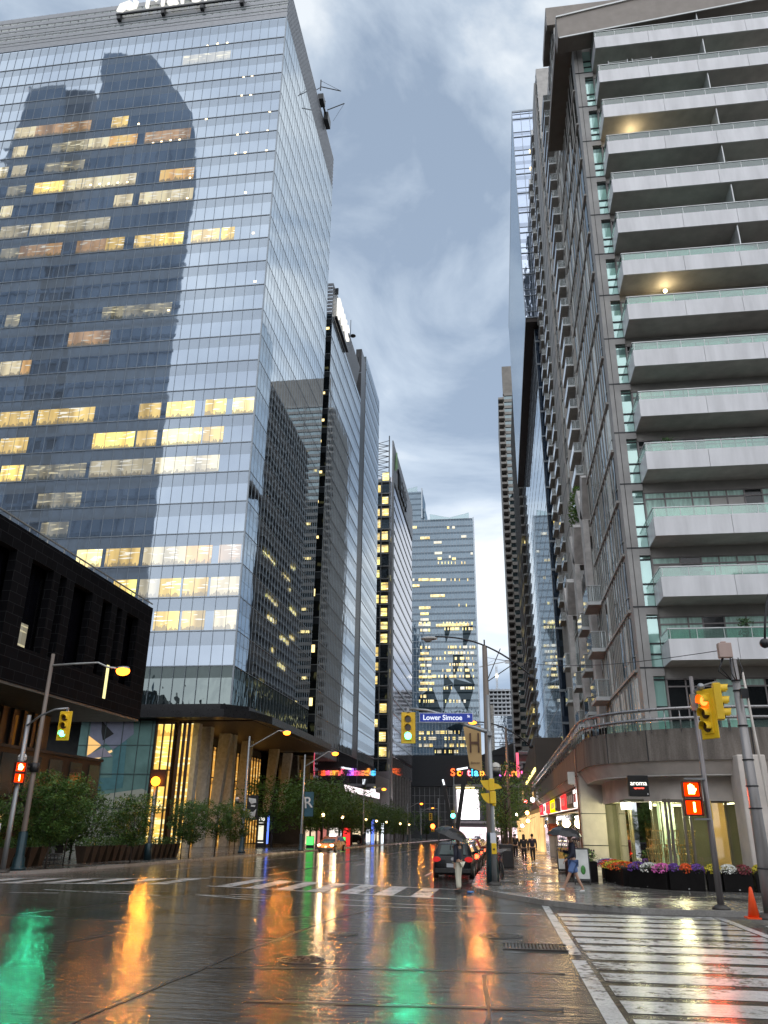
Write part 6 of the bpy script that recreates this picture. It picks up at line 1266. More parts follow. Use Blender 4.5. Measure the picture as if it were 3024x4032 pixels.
# amber beacon on its own post
bc = mast('beacon_post', 'short post with a glowing round amber lamp in front of a dark square board', 'beacon', -21.35, 49.5, 4.0, .10, .08, GALV, False)
q = MB(); q.tube([(-21.35, 49.5, gz(49)+.1), (-21.35, 49.5, .45), (-21.35, 49.5, .5)], [.25, .2, .13], 12); q.build('base', GREENB, bc)
q = MB(); q.box(-21.75, 49.5, 3.75, -20.75, 49.6, 4.75); q.build('board', plain('board_dark', (.05, .02, .01), .5), bc); q = MB(); q.sphere((-21.28, 49.3, 4.05), .28, 14, 10); q.build('lamp', AMS, bc); spot('beacon_light', (-21.28, 49.05, 4.0), 750, (1, .34, .03), (.4, -1, -.1), .2)
# information kiosk
ks = thing('information_kiosk', 'slim illuminated information kiosk numbered 120 with a blue lit edge', 'kiosk', (-27.4, 95, gz(95)))
q = MB(); q.box(-28.1, 95, -1.0, -26.85, 95.4, 2.45); q.build('body', plain('kiosk_black', (.03, .03, .035), .3), ks); q = MB(); q.box(-26.85, 95, -.6, -26.72, 95.35, 2.4); q.build('lit_edge', emis('kiosk_blue', (.12, .22, 1), 1.3), ks)
q = MB(); q.box(-27.85, 94.95, -.2, -27.25, 95, 1.35); q.build('map_panel', emis('kiosk_map', (.9, .85, .65), .8, .3, 3), ks); text_obj('120', .5, .02, WHITE_L, 'number', ks, (-27.55, 94.96, 1.85), (1, 0, 0), (0, 0, 1), 'CENTER', bold=.01); q = MB(); q.box(-27.85, 94.96, 1.6, -27.25, 95, 1.66); q.box(-27.85, 94.96, -.5, -27.2, 95, -.42); q.build('text_line', WHITE_L, ks)
# traffic cone
cz = gz(20.5)+.13; cn_ = thing('traffic_cone', 'slim orange traffic cone leaning at the foot of the utility pole', 'traffic cone', (5.55, 20.75, cz)); q = MB(); q.tube([(5.55, 20.75, cz+.03), (5.56, 20.75, cz+.62), (5.56, 20.75, cz+.65)], [.13, .035, .02], 14); q.build('cone', plain('cone_orange', (.85, .08, .01), .45, 0, .08), cn_); q = MB(); q.box(5.38, 20.6, cz, 5.72, 20.92, cz+.035); q.build('base', MATS['cone_orange'], cn_)
# A-frame boards and dark barrier planters on the right pavement
def aframe(label, x, y, w, h, top, rz=0):
    z0 = gz(y)+.13; t = thing('sandwich_board', label, 'sandwich board', (0, 0, 0), rz=rz)
    q = MB(); q.extr([(-w/2, 0, .12), (w/2, 0, .12), (w/2, .22, h), (-w/2, .22, h)], (0, .03, 0)); q.extr([(-w/2, .5, .12), (w/2, .5, .12), (w/2, .26, h), (-w/2, .26, h)], (0, .03, 0)); q.build('panel', plain('aframe_black', (.015, .015, .015), .4), t)
    q = MB(); q.extr([(-w/2+.04, -.008, .2), (w/2-.04, -.008, .2), (w/2-.04, .2, h-.05), (-w/2+.04, .2, h-.05)], (0, -.006, 0)); q.build('poster', plain('poster_white', (.55, .56, .54), .5), t)
    if top == 'food': q = MB(); q.extr([(-w/2+.05, .1, h*.52), (w/2-.05, .1, h*.52), (w/2-.05, .185, h-.06), (-w/2+.05, .185, h-.06)], (0, -.02, 0)); q.build('picture', plain('poster_gold', (.6, .33, .06), .5, 0, .5, 9), t)
    else: q = MB(); q.sphere((.05, .03, h*.4), .11, 12, 8, (.8, .35, 1.5)); q.build('picture', plain('poster_green', (.06, .22, .05), .5, 0, .4, 9), t)
    for sx in (-w/2+.03, w/2-.03): q = MB(); q.box(sx-.02, 0, 0, sx+.02, .05, .13); q.build('foot', MATS['aframe_black'], t)
    t.location = (x, y, z0); return t
aframe('white sandwich board with a green fruit picture beside the walking man', 2.92, 33.0, .62, 1.25, 'avo')
aframe('white sandwich board with a golden food picture farther up the pavement', 2.95, 42.5, .62, 1.2, 'food')
for i, (x, y, l) in enumerate([(3.35, 35.8, 'black fence planter with leafy flowers beside the podium column'), (3.1, 39.4, 'black fence planter with greenery between the two sandwich boards'), (3.2, 46, 'black fence planter beyond the far sandwich board')]):
    z0 = gz(y)+.13; t = thing('fence_planter', l, 'planter', (x, y, z0)); q = MB(); q.box(x-.25, y-.9, z0, x+.35, y+1.4, z0+.75); q.build('planter_box', BOXK, t, bevel=.01); q = MB(); leafcloud(q, (x+.05, y+.2, z0+.92), (.42, 1.2, .3), 420, .14, rnd); q.build('foliage', LEAF, t)
    q = MB()
    for s2 in range(60): px, py, pz = x+rnd.uniform(-.3, .3), y+rnd.uniform(-.9, 1.2), z0+.95+rnd.uniform(-.1, .25); q.face([(px-.03, py, pz), (px, py-.02, pz+.03), (px+.03, py, pz), (px, py+.02, pz-.03)])
    q.build('flower_clump', fmat(['plum', 'pink', 'white'][i]), t)
# bicycles parked by the centre pole
def bike(x, y, label, rz=0, mat=BLK):
    z0 = gz(y)+.13; t = thing('parked_bicycle', label, 'bicycle', (0, 0, 0), 'bicycles racked on the right pavement', rz)
    for yy in (-.52, .52):
        q = MB(); q.tube([(0, yy+.33*math.cos(2*PI*i/18), .34+.33*math.sin(2*PI*i/18)) for i in range(19)], .022, 6, False)
        for i in range(9): a = PI*i/9; q.bar((0, yy-.32*math.cos(a), .34-.32*math.sin(a)), (0, yy+.32*math.cos(a), .34+.32*math.sin(a)), .006)
        q.build('wheel', BLK, t)
    q = MB()
    for a, b_ in (((0, -.1, .3), (0, -.25, .85)), ((0, -.1, .3), (0, .38, .78)), ((0, -.23, .78), (0, .36, .85)), ((0, -.52, .34), (0, -.1, .3)), ((0, -.52, .34), (0, -.24, .8)), ((0, .52, .34), (0, .37, .95))): q.bar(a, b_, .035)
    q.build('frame', mat, t); q = MB(); q.box(-.07, -.38, .87, .07, -.13, .93); q.build('saddle', BLK, t); q = MB(); q.bar((-.27, .33, 1.0), (.27, .33, 1.0), .03); q.build('handlebar', GALV, t); t.location = (x, y, z0); return t
for i, (y, l) in enumerate([(36.3, 'nearest dark bicycle racked right of the centre pole'), (38.2, 'second racked bicycle behind the centre pole'), (40.4, 'third racked bicycle behind the centre pole'), (43, 'farthest racked bicycle on the right pavement')]):
    bike(-.2+.05*i, y, l, .25-.1*i, plain('bike%d' % i, ((.02, .02, .02), (.08, .02, .02), (.02, .03, .08), (.05, .05, .05))[i], .35))
bn = thing('litter_bin', 'dark square litter bin on the right pavement past the bicycles', 'litter bin', (.2, 48, gz(48)+.13)); q = MB(); q.box(-.2, 47.6, gz(48)+.13, .6, 48.4, gz(48)+1.35); q.build('body', BLK, bn, bevel=.05); q = MB(); q.box(-.05, 47.57, gz(48)+1.0, .45, 47.6, gz(48)+1.15); q.build('slot', plain('slotp', (.1, .1, .1), .3), bn)
# far signals and small lit things at the end of the street
for i, (x, y, z, l, lit) in enumerate([(-13.7, 165, 3.0, 'far yellow signal left of the arena junction, seen from behind', ''), (-9.6, 170, 3.6, 'far green traffic signal hanging over the street', 'g'), (-13.7, 170, .9, 'far red signal low over the street', 'r')]):
    t = signal('traffic_signal', l, (x, y, z), 0, lit, scale=1.0)
    if lit: 
        q = MB(); q.sphere((0, -.15, .35 if lit == 'r' else -.35), .45, 10, 8, (1, .3, 1)); ob = q.build('lens_glow_blob', GRN if lit == 'g' else ORG, None); ob.parent = t  # oversized glowing blob put over the far lit lens
q = MB(); fm = thing('far_signal_mast', 'far mast and arm carrying the signals at the arena junction', 'signal pole', (-12.6, 171, gz(171))); q.tube([(-12.6, 171, gz(171)), (-12.6, 171, 6.6)], .12, 8); q.tube([(-12.6, 171, 4.6), (-16.5, 171, 4.4)], .07, 6); q.tube([(-9.4, 172, gz(171)), (-9.4, 172, 11)], .11, 8); q.bar((-9.4, 172, 4.3), (-9.8, 171, 4.3), .08); q.build('pole', GALV, fm)
sc2 = thing('leaning_sculpture', 'two dark leaning beams with lit tips rising before the arena', 'sculpture', (-13, 260, gz(260))); q = MB(); q.bar((-14.5, 260, -3), (-17.6, 260, 14.5), 1.1); q.bar((-14.0, 261, -3), (-10.6, 261, 17.6), 1.3); q.build('beam', plain('beam_dark', (.02, .02, .024), .4), sc2); q = MB(); q.bar((-17.6, 259.4, 14.6), (-17.2, 259.4, 13), .5); q.bar((-13.2, 260.2, 17.6), (-9.8, 260.2, 18.2), .5); q.build('lit_tip', emis('tip', (.8, .85, .9), 1.5), sc2)
r3 = random.Random(12)
for i, y in enumerate((104, 117, 138, 150, 163, 186, 204)):
    x = -22.2; z0 = gz(y)+.13; t = thing('pavement_lamp', 'small warm post-top lamp under the left trees', 'lamp', (x, y, z0), 'small post lamps under the left trees')
    q = MB(); q.tube([(x, y, z0), (x, y, z0+3.6)], .06, 6); q.build('post', BLK, t); q = MB(); q.sphere((x, y, z0+3.75), .2, 8, 6); q.build('lamp', emis('postlamp', (1, .62, .25), 7), t)
for i, (x, y, c, l) in enumerate([(-22.4, 98, (.1, 1, .15), 'green lit ground sign left of the taxi'), (-22.2, 118, (.1, 1, .15), 'smaller green lit sign behind the taxi'), (-23.2, 152, (.15, .25, 1), 'tall blue lit strip among the far left trees'), (-23.4, 166, (.85, .95, 1), 'white lit strip among the far left trees'), (-24.4, 132, (.8, .03, .03), 'red lit shop panel behind the taxi')]):
    h0, h1, w = ((.3, 1.2, .8), (.4, 1.1, .6), (0, 4, .5), (0, 3.6, .5), (-.2, 2.4, 1.3))[i]; z0 = gz(y)
    t = thing('lit_sign', l, 'lit sign', (x, y, z0)); q = MB(); q.box(x-w/2, y, z0+h0+.15, x+w/2, y+.1, z0+h1+.15); q.build('lit_face', emis('litsign%d' % i, c, 1.2), t); q = MB(); q.box(x-w/2-.06, y+.11, z0, x+w/2+.06, y+.25, z0+h1+.2); q.build('case', BLK, t)
sw_ = thing('shop_canopy', 'pinkish white lit shop canopy above the far left trees', 'canopy', (-23, 137, 6.5)); q = MB(); q.extr([(-25.0, 133, 6.6), (-20.4, 141, 5.6), (-20.4, 141, 6.5), (-25.0, 133, 7.5)], (-.2, .6, 0)); q.build('lit_fascia', emis('canopy_white', (1, .85, .88), 1.1), sw_)
# crowd lights on right pavement
for i, (x, y, z) in enumerate([(3.3, 88, 4.2), (2.9, 95, 3.0), (3.2, 104, 2.2), (3.3, 112, 4.6), (3.0, 124, 1.6), (2.4, 132, 3.2)]):
    t = thing('hanging_shop_light', 'bright %s shop light over the far right pavement' % ['white', 'orange', 'amber', 'red', 'pale pink', 'cream'][i], 'shop light', (x, y, z)); q = MB(); q.sphere((x, y, z), .22, 8, 6); q.build('bulb', emis('shopbulb%d' % i, [(1, .95, 1), (1, .4, .08), (1, .6, .15), (1, .08, .08), (1, .6, .7), (1, .85, .6)][i], 18), t); q = MB(); q.bar((x, y, z+.1), (4.2, y, z+.5), .04); q.build('bracket', BLK, t)
# ================================================================== VEHICLES
def car(label, L, W, H, paint, lights='rear', hatch=True, taxi=False, roofmat=None, cat='car', name='parked_car', brake=False):
    """local: length along Y, rear at -Y; wheels on z=0"""
    t = thing(name, label, cat, (0, 0, 0))
    w = W/2; r_ = L/2; zb = .2; belt = H*.64
    if hatch: prof = [(-r_, .35), (-r_, .55), (-r_+.03, belt-.02), (-r_+.16, belt+.02), (-r_+.42, H-.07), (-r_+.7, H-.0), (r_*.02, H), (r_*.20, H-.06), (r_*.50, belt+.03), (r_*.86, belt-.1), (r_-.05, belt-.3), (r_, .42), (r_-.05, zb), (-r_+.05, zb)]
    else: prof = [(-r_, .35), (-r_, .6), (-r_+.04, belt-.02), (-r_+.5, belt+.05), (-r_+1.05, H-.05), (-r_+1.35, H), (r_*.06, H), (r_*.22, H-.06), (r_*.52, belt+.02), (r_*.88, belt-.12), (r_-.04, belt-.32), (r_, .42), (r_-.05, zb), (-r_+.05, zb)]
    def halfw(y, z):
        k_ = 1.0
        if z > belt: k_ = 1-.30*(z-belt)/(H-belt)*.8
        if z < .35: k_ *= .95
        k_ *= 1-.09*abs(y/r_)**4
        return w*k_
    b = MB(); b.smooth = True; rings = []
    n = len(prof)
    for sx in (-1, -.8, 0, .8, 1):
        rings.append([(sx*halfw(y, z)*(1 if abs(sx) < 1 else 1), y*(1 if abs(sx) < 1 else .985), z-(.035 if abs(sx) == 1 and z > H-.1 else 0)) for y, z in prof])
    base = len(b.v)
    for R_ in rings: b.v += R_
    for i in range(4):
        for j in range(n):
            b.f.append((base+i*n+j, base+i*n+(j+1) % n, base+(i+1)*n+(j+1) % n, base+(i+1)*n+j)); b.m.append(0); b.sm.append(True)
    b.f.append(tuple(base+j for j in range(n))); b.f.append(tuple(base+4*n+j for j in reversed(range(n)))); b.m += [0, 0]; b.sm += [False, False]
    body = b.build('body', paint, t, bevel=.03)
    G_ = MATS.get('car_glass') or plain('car_glass', (.012, .016, .018), .05, 0, .1, spec=.9, coat=.6)
    MATS['car_glass'] = G_
    # side windows
    ys0, ys1 = (-r_+.5, r_*.42) if hatch else (-r_+.95, r_*.44)
    for s in (-1, 1):
        q = MB(); zz0, zz1 = belt+.03, H-.12
        q.faces([(s*(halfw(ys0, zz0)+.012), ys0-.15, zz0), (s*(halfw(ys1, zz0)+.012), ys1+.1, zz0), (s*(halfw(ys1-.5, zz1)+.012), ys1-.55, zz1), (s*(halfw(ys0+.2, zz1)+.012), ys0+.15, zz1)], [(0, 1, 2, 3)]); q.build('side_window', G_, t)
    ra, rb_ = ((-r_+.16, belt+.05), (-r_+.40, H-.1)) if hatch else ((-r_+.52, belt+.08), (-r_+1.0, H-.09))
    q = MB(); q.face([(-w*.66, ra[0]-.02, ra[1]), (w*.66, ra[0]-.02, ra[1]), (w*.55, rb_[0]-.02, rb_[1]), (-w*.55, rb_[0]-.02, rb_[1])]); q.build('rear_window', plain('rear_glass', (.03, .05, .048), .1, 0, .15, spec=.5), t)
    q = MB(); q.face([(w*.74, r_*.50+.02, belt+.05), (-w*.74, r_*.50+.02, belt+.05), (-w*.64, r_*.21+.02, H-.07), (w*.64, r_*.21+.02, H-.07)]); q.build('windscreen', G_, t)
    for (yy, s) in ((-r_*.60, -1), (-r_*.60, 1), (r_*.62, -1), (r_*.62, 1)):
        q = MB(); q.tube([(s*(w-.2), yy, .32), (s*(w+.005), yy, .32)], .32, 20); wh = q.build('wheel', plain('tyre', (.012, .012, .012), .7), t); q = MB(); q.tube([(s*(w-.02), yy, .32), (s*(w+.02), yy, .32)], .2, 14); q.build('rim', plain('rim_metal', (.3, .3, .32), .3, .8), wh)
    TL = emis('tail_red_glow', (1, .05, .05), .38) if not brake else emis('brake_red', (1, .03, .01), 14)  # without braking the tail lamps are off; their red is a painted faint glow
    for s in (-1, 1):
        q = MB(); q.sphere((s*(w-.2), -r_+.05, belt-.14), .15, 12, 8, (1.25, .5, .75)); q.build('taillight', TL, t)
        q = MB(); q.sphere((s*(w-.24), r_-.1, belt-.32), .14, 12, 8, (1.4, .6, .8)); q.build('headlight', emis('headlamp', (1, .8, .45), 10) if lights == 'front' else plain('headlamp_off', (.5, .5, .5), .1), t)
        q = MB(); q.sphere((s*(w+.06), r_*.32, belt+.08), .1, 8, 6, (1, .6, .8)); q.build('mirror', paint, t)
    q = MB(); q.box(-.26, -r_-.02, belt-.45, .26, -r_+.01, belt-.3); q.build('licence_plate', plain('plate', (.55, .57, .6), .4), t)
    q = MB(); q.tube([(0, -r_-.01, belt-.12), (0, -r_-.035, belt-.12)], .07, 14); q.build('emblem', MATS['rim_metal'], t)
    q = MB(); q.box(-w*.9, -r_-.03, .26, w*.9, -r_+.1, .46); q.box(-w*.9, r_-.08, .24, w*.9, r_+.02, .42); q.build('bumper', paint if not taxi else BLK, t, bevel=.03)
    if taxi:
        q = MB(); q.box(-.35, -.25, H-.005, .35, .05, H+.14); q.build('roof_sign', emis('taxi_sign', (1, .95, .9), 6), t, bevel=.04)
        q = MB(); q.face([(-w*.7, r_*.86, belt-.085), (w*.7, r_*.86, belt-.085), (w*.72, r_*.5, belt+.045), (-w*.72, r_*.5, belt+.045)]); q.build('green_bonnet', plain('taxi_green', (.03, .22, .14), .25, 0, .1, coat=.5), t)
    return t
CB = plain('paint_black', (.004, .004, .005), .3, 0, .1, spec=.25, coat=.25); CG = plain('paint_grey', (.07, .07, .075), .2, .4, .1, coat=1); CR = plain('paint_red', (.20, .02, .02), .2, .1, .1, coat=1); CO = plain('paint_orange', (.50, .13, .03), .25, 0, .1, coat=.8); CW = plain('paint_silver', (.3, .3, .31), .25, .5, .1, coat=.8)
c1 = car('black hatchback parked at the right kerb, seen from behind with round tail lights', 4.2, 1.76, 1.48, CB); c1.location = (-2.15, 37.2+2.0, gz(38)+.005)
c2 = car('dark grey car parked right in front of the black hatchback', 4.5, 1.8, 1.5, CG, brake=True); c2.location = (-2.05, 45.2, gz(45)+.005)
c3 = car('dark red car with glowing brake lights, third in the parked row', 4.6, 1.85, 1.62, CR, brake=True); c3.location = (-2.05, 51.4, gz(51)+.005)
for i, (y, p_, l) in enumerate([(57.4, CB, 'fourth parked car, black, beyond the glowing brake lights'), (63.6, CW, 'fifth parked car, silver, along the right kerb'), (70, CG, 'sixth and farthest parked car along the right kerb')]):
    c = car(l, 4.5, 1.8, 1.5, p_, brake=i < 2); c.location = (-2.1, y, gz(y)+.005)
for cx, cy in ((-2.1, 42.5), (-2.05, 48.6)): point('brake_light', (cx, cy-.1, gz(cy)+.9), 60, (1, .05, .02), .15)
tx = car('orange and green taxi with lit roof sign and headlights, coming along the left lane', 4.6, 1.8, 1.5, CO, 'front', False, True, name='taxi', cat='taxi'); tx.location = (-17.4, 86.5, gz(86)+.005); tx.rotation_euler.z = PI-.12
point('headlight_beam', (-17.9, 83.6, gz(84)+.75), 50, (1, .85, .5), .15); point('headlight_beam', (-16.6, 83.8, gz(84)+.75), 25, (1, .85, .5), .15)
cf = car('black saloon waiting at the far left side street behind the trees', 4.7, 1.85, 1.5, CB, 'rear', False); cf.location = (-25.5, 143, gz(143)+.14); cf.rotation_euler.z = PI/2
for i, (x, y, l) in enumerate([(-10, 210, 'tiny far car with headlights on before the arena'), (-6.5, 228, 'second tiny far car with headlights before the arena')]):
    c = car(l, 4.5, 1.8, 1.5, CG, 'front', False); c.location = (x, y, gz(y)); c.rotation_euler.z = PI
# ================================================================== PEOPLE
SKIN = plain('skin', (.45, .26, .18), .5, 0, .06, 6); HAIRD = plain('hair_dark', (.02, .014, .01), .6); HAIRG = plain('hair_grey', (.25, .22, .19), .6); SHOEW = plain('shoe_white', (.7, .7, .68), .5, 0, .06); SHOED = plain('shoe_dark', (.02, .018, .016), .4)
def skinobj(name, verts, edges, radii, mat, parent, sub=2, root=0):
    bm = bmesh.new(); lay = bm.verts.layers.skin.verify(); vs = [bm.verts.new(v) for v in verts]
    for v, r_ in zip(vs, radii):
        rx = r_ if isinstance(r_, tuple) else (r_, r_); v[lay].radius = rx
    vs[root][lay].use_root = True
    for a, b in edges: bm.edges.new((vs[a], vs[b]))
    me = bpy.data.meshes.new(name); bm.to_mesh(me); bm.free(); me.materials.append(mat)
    o = bpy.data.objects.new(name, me); C.objects.link(o); sk = o.modifiers.new('Skin', 'SKIN'); sk.use_smooth_shade = True; sb = o.modifiers.new('Sub', 'SUBSURF'); sb.levels = sub; sb.render_levels = sub
    if parent: o.parent = parent
    return o
def chainobj(name, chains, mat, parent, sub=2):
    V, E, R_ = [], [], []; key = {}
    def idx(p, r_):
        k_ = tuple(round(c, 4) for c in p)
        if k_ not in key: key[k_] = len(V); V.append(p); R_.append(r_)
        return key[k_]
    for ch_ in chains:
        prev = None
        for p, r_ in ch_:
            i = idx(p, r_)
            if prev is not None and prev != i: E.append((prev, i))
            prev = i
    return skinobj(name, V, E, R_, mat, parent, sub)
def person(label, J, loc, rz, jacket, trousers, shoe=SHOED, hair=HAIRD, shorts=False, long_hair=False, scale=1.0, detail=True, skirt=None):
    """J: joints in metres; figure faces +Y locally"""
    t = thing('person', label, 'person', loc, rz=rz); t.scale = (scale,)*3
    J = {k_: Vector(v) for k_, v in J.items()}
    pel, ch_, nk, hd = J['pelvis'], J['chest'], J['neck'], J['head']
    face = Vector((0, 1, 0)); 
    chains = [[(tuple(pel), (.15, .11)), (tuple(pel.lerp(ch_, .5)), (.135, .1)), (tuple(ch_), (.165, .11)), (tuple(nk), .055), (tuple(nk.lerp(hd, .45)+face*.01), .06), (tuple(hd), (.082, .098)), (tuple(hd+Vector((0, -.01, .085))), (.07, .08))]]
    for s in ('l', 'r'):
        k_ = -1 if s == 'l' else 1
        sh, el, wr_ = J['sh'+s], J['el'+s], J['wr'+s]; hp, kn, an, toe = J['hip'+s], J['kn'+s], J['an'+s], J['toe'+s]
        chains.append([(tuple(ch_), (.165, .11)), (tuple(sh), .058), (tuple(el), .043), (tuple(wr_), .028)])
        hdv = (wr_-el).normalized(); palm = wr_+hdv*.055
        chains[-1].append((tuple(palm), (.036, .02)))
        sidev = hdv.cross(face); sidev = sidev.normalized() if sidev.length > .1 else Vector((1, 0, 0)); nv = hdv.cross(sidev).normalized()
        for f_ in range(4):
            o0 = palm+hdv*.035+sidev*(.027-.018*f_); ln = (.068, .078, .072, .056)[f_]
            p1 = o0+hdv*ln*.5+nv*.012; p2 = p1+hdv*ln*.35+nv*.03
            chains.append([(tuple(palm), (.036, .02)), (tuple(o0), .0095), (tuple(p1), .0088), (tuple(p2), .0078)])
        chains.append([(tuple(palm), (.036, .02)), (tuple(palm+sidev*.042+hdv*.015), .011), (tuple(palm+sidev*.05+hdv*.05+nv*.02), .0095)])
        chains.append([(tuple(pel), (.15, .11)), (tuple(hp), .085), (tuple(kn), .055), (tuple(an), .036), (tuple(toe), (.036, .028))])
    chainobj('body', chains, SKIN, t)
    # face
    q = MB(); f0 = hd+face*.092
    q.extr([tuple(f0+Vector((-.012, -.012, -.02))), tuple(f0+Vector((.012, -.012, -.02))), tuple(f0+Vector((0, -.012, .035)))], (0, .03, 0)); q.build('nose', SKIN, None).parent = t
    q = MB()
    for s in (-1, 1): q.sphere(hd+Vector((s*.03, .083, .018)), .011, 8, 6)
    q.build('eyes', HAIRD, None).parent = t
    q = MB(); q.box(hd.x-.022, hd.y+.084, hd.z-.046, hd.x+.022, hd.y+.096, hd.z-.038); q.build('mouth', plain('lip', (.3, .1, .08), .5), None).parent = t
    q = MB()
    for s in (-1, 1): q.sphere(hd+Vector((s*.085, 0, 0)), .024, 8, 6, (.5, .7, 1.2))
    q.build('ears', SKIN, None).parent = t
    q = MB(); q.sphere(hd+Vector((0, -.022, .045)), .104, 14, 10, (.93, 1.0, .95))
    if long_hair: q.sphere(hd+Vector((0, -.07, -.09)), .10, 12, 8, (1.0, .6, 1.7))
    hr = q.build('hair', hair, None); hr.parent = t
    # jacket
    jc = [[(tuple(pel+Vector((0, 0, -.02))), (.178, .135)), (tuple(pel.lerp(ch_, .5)), (.165, .125)), (tuple(ch_), (.195, .135)), (tuple(nk-Vector((0, 0, .035))), .075)]]
    for s in ('l', 'r'): jc.append([(tuple(ch_), (.195, .135)), (tuple(J['sh'+s]), .08), (tuple(J['el'+s]), .06), (tuple(J['el'+s].lerp(J['wr'+s], .9)), .045)])
    chainobj('jacket', jc, jacket, t)
    tcn = []
    for s in ('l', 'r'):
        hp, kn, an = J['hip'+s], J['kn'+s], J['an'+s]
        c_ = [(tuple(pel+Vector((0, 0, .0))), (.16, .125)), (tuple(hp), .105)]
        if shorts: c_ += [(tuple(hp.lerp(kn, .55)), .10), (tuple(hp.lerp(kn, .8)), .098)]
        else: c_ += [(tuple(kn), .073), (tuple(kn.lerp(an, .93)), .062)]
        tcn.append(c_)
    chainobj('shorts' if shorts else 'trousers', tcn, trousers, t)
    for s in ('l', 'r'):
        an, toe = J['an'+s], J['toe'+s]; chainobj('shoe', [[(tuple(an+Vector((0, -.04, -.03))), (.045, .045)), (tuple(an.lerp(toe, .5)+Vector((0, 0, -.01))), (.047, .04)), (tuple(toe), (.042, .03))]], shoe, t)
    return t
def umbrella(label, top, hand, rad, tilt, mat, sag=.3):
    t = thing('umbrella', label, 'umbrella', hand); q = MB(); M = Matrix.Translation(Vector(top)) @ Matrix.Rotation(tilt[0], 4, 'X') @ Matrix.Rotation(tilt[1], 4, 'Y')
    n = 8; rings = 5; st = len(q.v)
    P = []
    for i in range(rings+1):
        f = i/rings; rr_ = rad*math.sin(f*1.25)/math.sin(1.25); z = -sag*(f**2)
        for j in range(n*2):
            a = PI*j/n; sc = 1 if j % 2 == 0 else .955-.0*f; P.append((rr_*sc*math.cos(a), rr_*sc*math.sin(a), z-(.0 if j % 2 == 0 else -.03*f)))
    F = []
    for i in range(rings):
        for j in range(n*2): F.append((i*2*n+j, i*2*n+(j+1) % (2*n), (i+1)*2*n+(j+1) % (2*n), (i+1)*2*n+j))
    q.smooth = False; q.faces(P, F); q.xf(M, st); c = q.build('canopy', mat, t); sol = c.modifiers.new('t', 'SOLIDIFY'); sol.thickness = .006
    q = MB(); st = 0
    for j in range(n): a = 2*PI*j/n; q.bar((0, 0, -.06), (rad*.97*math.cos(a), rad*.97*math.sin(a), -sag-.01), .008)
    q.tube([(0, 0, 0), (0, 0, .07)], .008, 6); q.xf(M, 0); q.build('ribs', BLK, t)
    q = MB(); q.tube([tuple(top), tuple(Vector(hand)-Vector((0, 0, .08)))], .009, 6); q.tube([tuple(hand), tuple(Vector(hand)-Vector((0, 0, .12)))], .016, 8); q.build('shaft', BLK, t); return t
def J_(**k):
    d = dict(pelvis=(0, 0, .95), chest=(0, .0, 1.33), neck=(0, 0, 1.50), head=(0, .015, 1.64), shl=(-.2, 0, 1.42), shr=(.2, 0, 1.42), ell=(-.25, -.03, 1.13), elr=(.25, -.03, 1.13), wrl=(-.24, .06, .88), wrr=(.24, .06, .88), hipl=(-.09, 0, .88), hipr=(.09, 0, .88), knl=(-.10, .02, .48), knr=(.10, .02, .48), anl=(-.10, -.02, .08), anr=(.10, -.02, .08), toel=(-.11, .13, .035), toer=(.11, .13, .035)); d.update(k); return d
NAVY = plain('cloth_navy', (.012, .014, .03), .7, 0, .15, 6); IVORY = plain('cloth_ivory', (.66, .62, .50), .7, 0, .06, 6); DENIM = plain('cloth_blue', (.12, .20, .42), .7, 0, .1, 8); BLKC = plain('cloth_black', (.012, .012, .014), .7, 0, .2, 6); GREYC = plain('cloth_grey', (.25, .25, .25), .7, 0, .1, 6); LIGHTC = plain('cloth_light', (.5, .48, .42), .7, 0, .1, 6)
UMB = plain('umbrella_black', (.014, .014, .015), .3, 0, .2, 4)
# man in a blazer standing in the road with an umbrella, seen in left profile from behind
my = 29.4; mx = -1.5; mz0 = gz(my)+.01
person('man in dark blazer and ivory trousers standing at the kerb under a tilted umbrella', J_(wrr=(.20, .24, 1.30), elr=(.27, .04, 1.12), wrl=(-.23, .03, .88), knl=(-.07, .02, .48), knr=(.07, .03, .48), anl=(-.06, 0, .08), anr=(.06, .02, .08), toel=(-.07, .15, .035), toer=(.07, .17, .035), hipl=(-.07, 0, .88), hipr=(.07, 0, .88)), (mx, my, mz0), math.radians(62), NAVY, IVORY, hair=HAIRG, scale=1.0)
umbrella('black umbrella with a pale inner edge tilted back over the man in ivory trousers', (mx-.13, my+.05, mz0+2.0), (mx-.27, my-.05, mz0+1.42), .62, (math.radians(4), math.radians(20)), UMB)
# walking man in shorts
wy = 28.0; wx_ = 2.22; wz0 = gz(wy)+.14
person('man walking left in a navy jacket, blue shorts and white shoes under a black umbrella', J_(chest=(0, .03, 1.33), head=(0, .06, 1.65), neck=(0, .04, 1.50), knl=(-.09, .16, .50), anl=(-.09, .36, .13), toel=(-.09, .50, .12), knr=(.09, -.08, .49), anr=(.09, -.27, .10), toer=(.09, -.13, .035), elr=(.25, .10, 1.16), wrr=(.16, .34, 1.22), ell=(-.25, .02, 1.13), wrl=(-.24, .22, .97)), (wx_, wy, wz0), math.radians(88), NAVY, DENIM, SHOEW, shorts=True, scale=1.0)
umbrella('black umbrella held over the man in blue shorts', (wx_-.2, wy-.05, wz0+1.93), (wx_-.36, wy+.02, wz0+1.3), .56, (math.radians(3), math.radians(4)), UMB, .26)
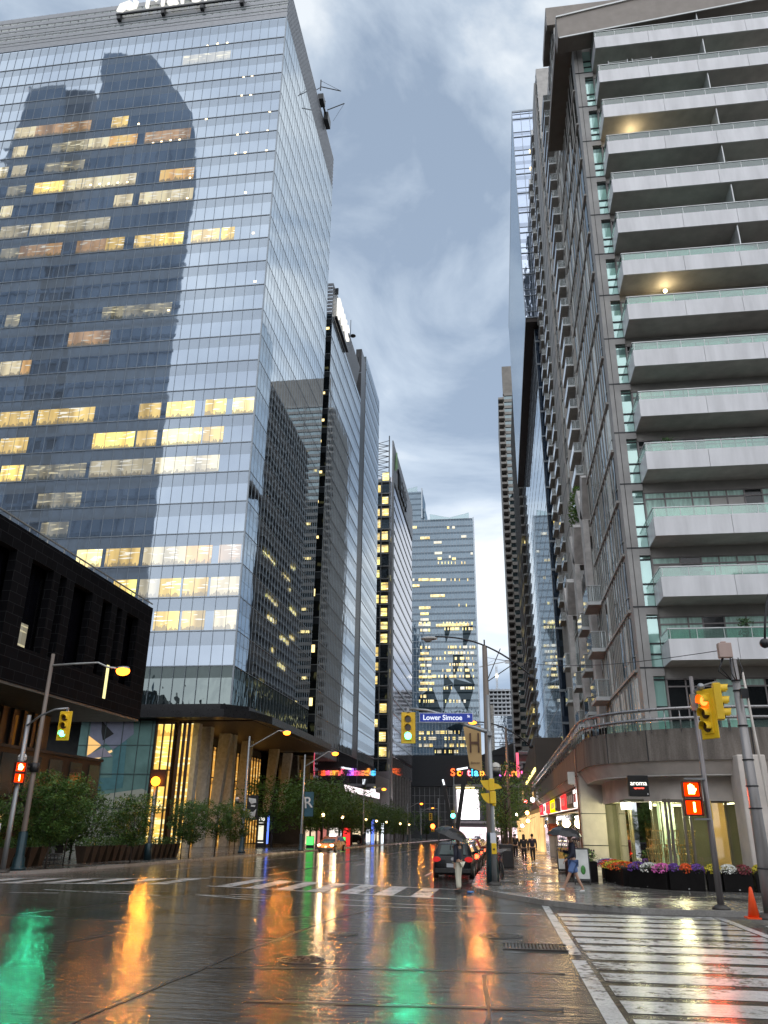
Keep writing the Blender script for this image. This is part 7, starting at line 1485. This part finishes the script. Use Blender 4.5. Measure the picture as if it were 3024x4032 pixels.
# pedestrians walking away
def walker(lbl, x, y, jk, tr_, rz=0, s=1.0, ph=1, **k):
    return person(lbl, J_(knl=(-.09, .10*ph, .49), anl=(-.07, .16*ph, .09), toel=(-.07, .16*ph+.13, .05), knr=(.09, -.02*ph, .48), anr=(.07, -.2*ph, .12), toer=(.07, -.2*ph+.12, .04)), (x, y, gz(y)+.14), rz, jk, tr_, scale=s, **k)
walker('woman in black with long hair and a shoulder bag walking away up the right pavement', 1.35, 54.5, BLKC, BLKC, s=.98, long_hair=True)
walker('person in a hooded dark navy jacket walking away beside the woman in black', 1.95, 56.5, NAVY, BLKC, s=1.0, ph=-1)
walker('person in dark green walking just ahead of the pair on the right pavement', 1.0, 66, BLKC, BLKC, s=1.0)
walker('person in a light grey jacket farther up the right pavement', .6, 92, GREYC, BLKC, hair=HAIRG)
walker('person in a black coat beside the one in light grey', 1.3, 96, BLKC, BLKC, ph=-1)
walker('small person in pale clothes between the far walkers', 1.25, 90, LIGHTC, LIGHTC, s=.75)
umbrella('pale dome umbrella far up the right pavement', (-.6, 100, gz(100)+2.25), (-.6, 100, gz(100)+1.2), .8, (0, 0), plain('umb_pale', (.5, .48, .5), .4), .5)
walker('far walker under the pale dome umbrella', -.6, 100.2, BLKC, BLKC)
bg_ = thing('shoulder_bag', 'brown bag on the shoulder of the woman in black', 'bag', (1.62, 54.4, gz(54)+1.1)); q = MB(); q.box(1.55, 54.25, gz(54)+.95, 1.68, 54.6, gz(54)+1.2); q.build('bag_body', plain('bag_brown', (.14, .08, .05), .5), bg_, bevel=.03); q = MB(); q.bar((1.6, 54.4, gz(54)+1.2), (1.5, 54.4, gz(54)+1.58), .02); q.build('strap', MATS['bag_brown'], bg_)
lit_ = thing('crushed_can', 'small blue and white litter at the kerb corner by the centre pole', 'litter', (-1.05, 28.9, gz(29)+.02)); q = MB(); q.tube([(-1.2, 28.9, gz(29)+.04), (-1.0, 28.8, gz(29)+.05)], .035, 8); q.build('can', plain('can_blue', (.05, .2, .5), .3), lit_)
